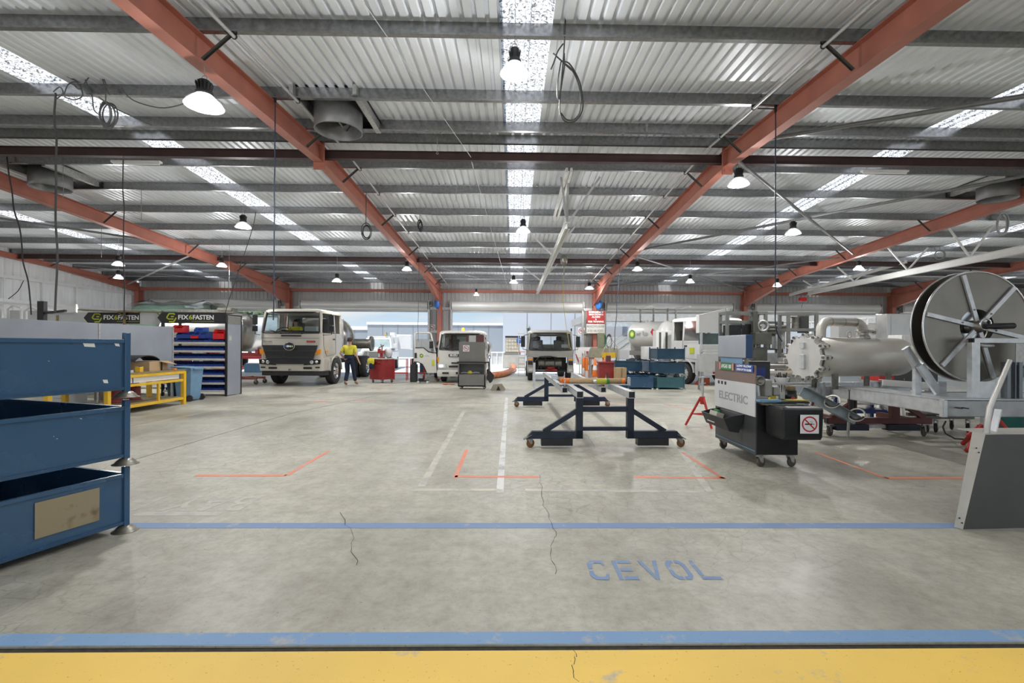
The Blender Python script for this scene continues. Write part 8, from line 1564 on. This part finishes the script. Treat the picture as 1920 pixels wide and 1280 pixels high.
for y_ in (0, 0.8):
    mb.bar((-1.8, y_, 0.6), (0, y_, 1.9), 0.05, 0.10); mb.bar((-1.8, y_, 1.5), (0, y_, 2.8), 0.03, 0.03); mb.bar((-1.8, y_, 1.05), (0, y_, 2.35), 0.03, 0.03); mb.bar((0, y_, 1.9), (3.2, y_, 1.9), 0.05, 0.10); mb.bar((0, y_, 2.4), (3.2, y_, 2.4), 0.03, 0.03); mb.bar((0, y_, 2.8), (3.2, y_, 2.8), 0.03, 0.03)
    for k in range(5): mb.bar((0.8*k, y_, 0), (0.8*k, y_, 2.8), 0.05, 0.05)
mb.build('stair_frame', galv, st_); mb = MB()
for k in range(4): mb.tube([(0.3+0.8*k, 0, 2.6), (0.3+0.8*k, 0, 3.1), (0.45+0.8*k, 0, 3.3), (0.6+0.8*k, 0, 3.1), (0.6+0.8*k, 0, 2.6)], 0.025, 6)
mb.build('loop_rail', galv, st_); mb = MB()
for k in range(7): mb.box((-1.7+0.27*k, 0.4, 0.7+0.19*k), (0.26, 0.8, 0.03))
mb.build('tread', galv, st_)
q = T('white_tank', 'white storage tank with a small round green emblem beyond the fourth door', 'tank', (8.6, 34.6, 0)); MB().box((0, 0, 1.1), (4.5, 2, 2.2)).build('tank_body', whitep, q, 0.1); emblem(q, (0.15, -1.02, 1.45), (1, 0, 0), (0, 0, 1), 0.30)
for x_ in (-1.5, 1.5): MB().box((x_, 0, 0.05), (0.3, 1.8, 0.1)).build('skid', galv, q)
emblem(bp, (0.55, -0.735, 2.05), (1, 0, 0), (0, 0, 1), 0.25) if False else None
_e = []
# curved emblem and lettering on the tanker flank, local -y side
o_y = -0.612; emblem(bp, (-1.65, o_y, 2.08), (1, 0, 0), (0, 0, 1), 0.22); text('tank_lettering', 'air bp', 0.30, inkg, bp, (-1.02, o_y-0.012, 2.10), (1, 0, 0), (0, 0, 1), 0.004, width=0.75)
mb = MB(); mb.prism([(-0.48, 2.15), (-0.35, 1.98), (-0.22, 2.15), (-0.35, 2.32)], (0, o_y, 0), (1, 0, 0), (0, 0, 1), 0.004); mb.build('red_diamond', inkr, bp)
# white four wheel drive outside
ut = T('utility_vehicle', 'white four wheel drive service vehicle parked in the sun outside', 'vehicle', (-8.1, 29.0, 0), 0.12)
wc = M('sunlit white body', (0.75, 0.75, 0.75), 0.3, 0, 0.03, 2, coat=0.3)
mb = MB(); mb.box((0, 1.0, 0.85), (1.85, 4.2, 0.5)); mb.build('lower_body', wc, ut, 0.08)
mb = MB(); rings = [[V(-0.8, -1.05, 1.1), V(0.8, -1.05, 1.1), V(0.85, -0.1, 1.1), V(-0.85, -0.1, 1.1)], [V(-0.72, -0.95, 1.28), V(0.72, -0.95, 1.28), V(0.8, -0.1, 1.36), V(-0.8, -0.1, 1.36)]]; mb.loft(rings, smooth=False); mb.build('bonnet', wc, ut, 0.05)
mb = MB(); mb.loft([[V(-0.85, -0.1, 1.3), V(0.85, -0.1, 1.3), V(0.85, 1.6, 1.3), V(-0.85, 1.6, 1.3)], [V(-0.72, 0.4, 1.92), V(0.72, 0.4, 1.92), V(0.72, 1.5, 1.92), V(-0.72, 1.5, 1.92)]], smooth=False); mb.build('cabin', wc, ut, 0.04)
mb = MB(); mb.add([V(-0.76, -0.07, 1.36), V(0.76, -0.07, 1.36), V(0.66, 0.36, 1.87), V(-0.66, 0.36, 1.87)], [(0, 1, 2, 3)]); o = mb.build('windscreen', M('pale reflecting glass', (0.25, 0.32, 0.33), 0.08, 0, 0.2, 2), ut)
mb = MB(); mb.box((0, -1.13, 0.95), (1.3, 0.06, 0.34)); mb.build('grille', greyc, ut, 0.01); mb = MB()
for s_ in (-1, 1): mb.tube([(s_*0.9, -1.2, 0.45), (s_*0.8, -1.32, 0.6), (s_*0.5, -1.38, 1.15), (0, -1.4, 1.18)], 0.04, 8); mb.bar((s_*0.3, -1.38, 0.5), (s_*0.3, -1.38, 1.15), 0.05, 0.05)
mb.bar((-0.92, -1.3, 0.55), (0.92, -1.3, 0.55), 0.12, 0.2); mb.build('bull_bar', galvl, ut)
for s_ in (-1, 1):
    for y_ in (-0.55, 2.3): wheel(ut, s_*0.8, y_, 0.4, 0.26, s_, greyl)
    MB().box((s_*1.02, 0.1, 1.45), (0.2, 0.08, 0.26)).build('mirror', wc, ut, 0.02)
mb = MB(); mb.bar((-0.7, 0.5, 2.05), (0.7, 0.5, 2.05), 0.04, 0.04); mb.bar((-0.7, 1.5, 2.05), (0.7, 1.5, 2.05), 0.04, 0.04)
for s_ in (-1, 1): mb.bar((s_*0.7, 0.4, 2.05), (s_*0.7, 3.0, 2.05), 0.04, 0.04); mb.box((s_*0.7, 0.5, 1.98), (0.04, 0.04, 0.12))
mb.build('roof_rack', galvl, ut); MB().lathe([(0, 0.14), (0.05, 0.12), (0.06, 0), (0, 0)], (0.35, 0.9, 2.06), n=12).build('beacon', amber, ut); MB().box((0, 2.4, 1.6), (1.7, 1.6, 0.9)).build('service_body', wc, ut, 0.04)
MB().box((1.0, 3.8, 1.7), (1.4, 1.2, 1.0)).build('rear_box', wc, ut, 0.05); MB().box((0.6, 2.6, 2.15), (0.3, 1.0, 0.3)).build('ladder_box', wc, ut, 0.02); MB().box((0.3, 1.7, 2.15), (0.04, 0.4, 0.25)).build('green_flag', inkgr, ut)
q = T('water_tote', 'cream caged tote with a black lid and blue motor in the yard, centre door', 'tote', (-0.05, 33.0, 0)); MB().box((0, 0, 1.55), (0.95, 0.9, 1.0)).build('tote_body', M('cream tote', (0.62, 0.55, 0.42), 0.5), q, 0.05); mb = MB()
for k in range(6): mb.box((-0.48+0.19*k, -0.47, 1.55), (0.02, 0.02, 1.0))
for k in range(5): mb.box((0, -0.47, 1.1+0.23*k), (0.98, 0.02, 0.02))
mb.build('cage', galv, q); MB().box((0, 0, 2.1), (1.0, 0.9, 0.12)).build('black_lid', blackm, q); MB().cyl((0.45, -0.7, 1.85), (0.45, -0.4, 1.85), 0.2, n=18).build('blue_motor', M('blue motor', (0.04, 0.12, 0.35), 0.4), q); MB().box((0, 0, 0.95), (1.1, 1.0, 0.2)).build('dark_pallet', greyc, q); MB().box((0.1, -0.3, 0.45), (1.5, 0.5, 0.85)).build('concrete_block', M('concrete block', (0.40, 0.40, 0.37), 0.8, 0, 0.1, 3), q)
q = T('mesh_fence', 'low white mesh fence panel across the yard behind the tote', 'fence', (-1.2, 36.0, 0)); mb = MB(); mb.box((0, 0, 1.0), (3.2, 0.06, 0.08)); mb.box((0, 0, 0.04), (3.2, 0.3, 0.1))
for k in range(9): mb.box((-1.6+0.4*k, 0, 0.55), (0.05, 0.05, 1.0))
mb.build('fence_frame', wf_, q); MB().box((0, 0.05, 0.5), (3.2, 0.02, 0.9)).build('fence_sheet', greyl, q)
# trees beyond the left doors
random.seed(31)
leafm = M('tree leaves', (0.10, 0.16, 0.07), 0.8, 0, 0.3, 2); barkm = M('tree bark', (0.12, 0.08, 0.05), 0.9)
for i, (x_, y_, h_, lb) in enumerate(((-31, 48, 5.4, 'green tree beyond the silver tanker at the far left'), (-27, 50, 5.0, 'green tree beyond the silver tanker, second from the far left'), (-23.5, 47, 4.8, 'green tree beyond the yard just left of the cream truck'))):
    t_ = T('tree', lb, 'tree', (x_, y_, 0), 0, 'trees beyond the yard'); MB().tube([(0, 0, 0), (0.1, 0, h_*0.4), (0, 0.1, h_*0.7)], [0.2, 0.15, 0.08], 8).build('trunk', barkm, t_)
    mb = MB()
    for k in range(900):
        a, b_ = random.uniform(0, 2*PI), math.acos(random.uniform(-1, 1)); r = random.uniform(0.6, 1)*1.6; lump = 1+0.25*math.sin(3*a)*math.sin(2*b_)
        c_ = V(r*lump*math.sin(b_)*math.cos(a)*1.2, r*lump*math.sin(b_)*math.sin(a), h_-1.2+r*lump*math.cos(b_)*0.9); u = V(random.uniform(-1, 1), random.uniform(-1, 1), random.uniform(-1, 1)).normalized()*0.22; w = u.cross(V(random.uniform(-1, 1), random.uniform(-1, 1), random.uniform(-1, 1))).normalized()*0.12
        mb.add([c_-u, c_+w, c_+u, c_-w], [(0, 1, 2, 3)])
    mb.build('crown', leafm, t_)
# ---------------- high bay lamps ----------------
lampdef = [((965, 118), 5.6, 0.17, 'with a glowing bulb, hung in front of the centre skylight', 1), ((383, 178), 5.85, 0.21, 'with a glowing bulb, beside the red rafter at upper left', 1), ((1385, 333), 9.0, 0.19, 'under the splice of the right red rafter', 0),
 ((456, 416), 11.4, 0.18, 'second bay from the left, in front of its skylight', 0), ((981, 424), 12.3, 0.17, 'in the centre bay halfway down the roof', 0), ((1487, 428), 12.2, 0.18, 'in the bay right of the centre under crossed braces', 0),
 ((632, 521), 18.3, 0.17, 'far down the bay above the cream truck', 0), ((763, 499), 17.2, 0.17, 'hung beside the red rafter left of centre', 0), ((963, 524), 20.2, 0.17, 'in the centre bay nearest the roller doors', 0),
 ((1105, 536), 22.3, 0.2, 'near the top of the column with the red sign', 0), ((1195, 499), 16.7, 0.17, 'hung beside the red rafter right of centre', 0), ((1294, 523), 19.4, 0.16, 'far down the bay right of centre', 2),
 ((1610, 498), 17.2, 0.17, 'under the fifth red rafter above the silver vessel', 2), ((222, 489), 16.2, 0.16, 'in the far left bay by the pale wall', 0), ((222, 515), 19.3, 0.16, 'in the far left bay, the farther of its two lamps', 2),
 ((416, 492), 16.6, 0.16, 'beside the second red rafter from the left', 0), ((893, 548), 23.2, 0.12, 'at the foot of the rafter left of centre', 2), ((1457, 530), 19.0, 0.16, 'behind the foot of the fifth rafter', 2)]
LE = 62.0
def make_lamp(r, hang):
    t_ = T('high_bay_lamp', 'x', 'ceiling lamp')
    mb = MB(); mb.lathe([(0.0, 0.17), (r*0.28, 0.17), (r*0.32, 0.16), (r*0.36, 0.05), (r*0.45, 0.03), (r*0.45, 0.0), (0, 0.0)], n=20)
    for i in range(14):
        a = i*2*PI/14; mb.bar((r*0.3*math.cos(a), r*0.3*math.sin(a), 0.03), (r*0.42*math.cos(a), r*0.42*math.sin(a), 0.14), 0.006, 0.03)
    mb.build('lamp_housing', blackm, t_)
    mb = MB(); mb.lathe([(r*0.36, 0.0), (r*0.62, -0.035), (r*0.88, -0.085), (r, -0.13), (r*1.02, -0.135), (r, -0.14), (r*0.985, -0.13), (r*0.86, -0.09), (r*0.6, -0.043), (r*0.34, -0.008)], n=32)
    mb.build('reflector', lampr, t_)
    mb = MB(); mb.torus((0, 0, 0.20), 0.03, 0.006, (0, 1, 0), 12, 6); mb.cyl((0, 0, 0.22), (0, 0, hang), 0.004, n=6); mb.build('hanging_hook', galv, t_)
    return t_
lampdef += [(None, (x_, y_), 0.19, 'added out of view as fill light, %s' % w_, 0) for x_, y_, w_ in ((-14.8, 2.4, 'far left'), (-7.4, -1.0, 'left'), (0.4, -1.0, 'centre'), (8.0, -1.0, 'right'), (15.6, 2.4, 'far right'), (15.6, 10.5, 'bay right of the fifth rafter'), (23.4, 10.5, 'last bay at the right'), (23.4, 18.75, 'last bay near the doors'), (-15.2, 8.68, 'left bay by the side wall'))]  # unseen lamps outside the frame, added as fill for the interior
lampr = bpy.data.materials.new('clear ribbed reflector'); lampr.use_nodes = True; t = lampr.node_tree; t.nodes.clear()
_o = N(t, 'ShaderNodeOutputMaterial'); _a = N(t, 'ShaderNodeBsdfTransparent'); _a.inputs[0].default_value = (0.93, 0.94, 0.94, 1); _b = N(t, 'ShaderNodeBsdfPrincipled'); _b.inputs['Base Color'].default_value = (0.35, 0.36, 0.36, 1); _b.inputs['Roughness'].default_value = 0.2
_m = N(t, 'ShaderNodeMixShader'); _m.inputs[0].default_value = 0.55; t.links.new(_a.outputs[0], _m.inputs[1]); t.links.new(_b.outputs[0], _m.inputs[2]); t.links.new(_m.outputs[0], _o.inputs[0])
for px, d, r, where, lit in lampdef:
    if px is None: p = V(d[0], d[1], zp(d[1])-0.55); d = d[1]
    else: p = YP(px[0], px[1], d)
    near = min(abs(p.x-f) for f in FX) < 0.3
    if near: p.z = min(p.z, 5.02-0.052*abs(d-YR)-0.25)
    yp_ = min(PY, key=lambda v: abs(v-d)); p.y = p.y if near else yp_-0.03
    if not near and px: p = YP(px[0], px[1], p.y)
    t_ = make_lamp(r, (5.02-0.052*abs(p.y-YR) if near else zp(p.y))-p.z+0.0); t_.location = p
    t_['label'] = 'round high bay lamp ' + where; t_['group'] = 'high bay lamps'
    mb = MB(); rr = r*0.45
    mb.lathe([(0, -0.075), (rr*0.5, -0.07), (rr*0.85, -0.045), (rr, -0.01)], n=20)
    mb.build('lamp_lens', lamp_e if lit else whitep, t_)
    L = bpy.data.lights.new('lamp_light', 'AREA'); L.shape = 'DISK'; L.size = r*0.9; L.energy = LE; L.color = (1, 0.985, 0.96)
    lo = bpy.data.objects.new('lamp_light', L); COL.objects.link(lo); lo.parent = t_; lo.location = (0, 0, -0.082)
    L2 = bpy.data.lights.new('ceiling_fill', 'POINT'); L2.energy = LE*0.85; L2.shadow_soft_size = 0.03  # bare point light under the dish, added to brighten the roof sheets
    l2 = bpy.data.objects.new('ceiling_fill', L2); COL.objects.link(l2); l2.parent = t_; l2.location = (0, 0, -0.30)
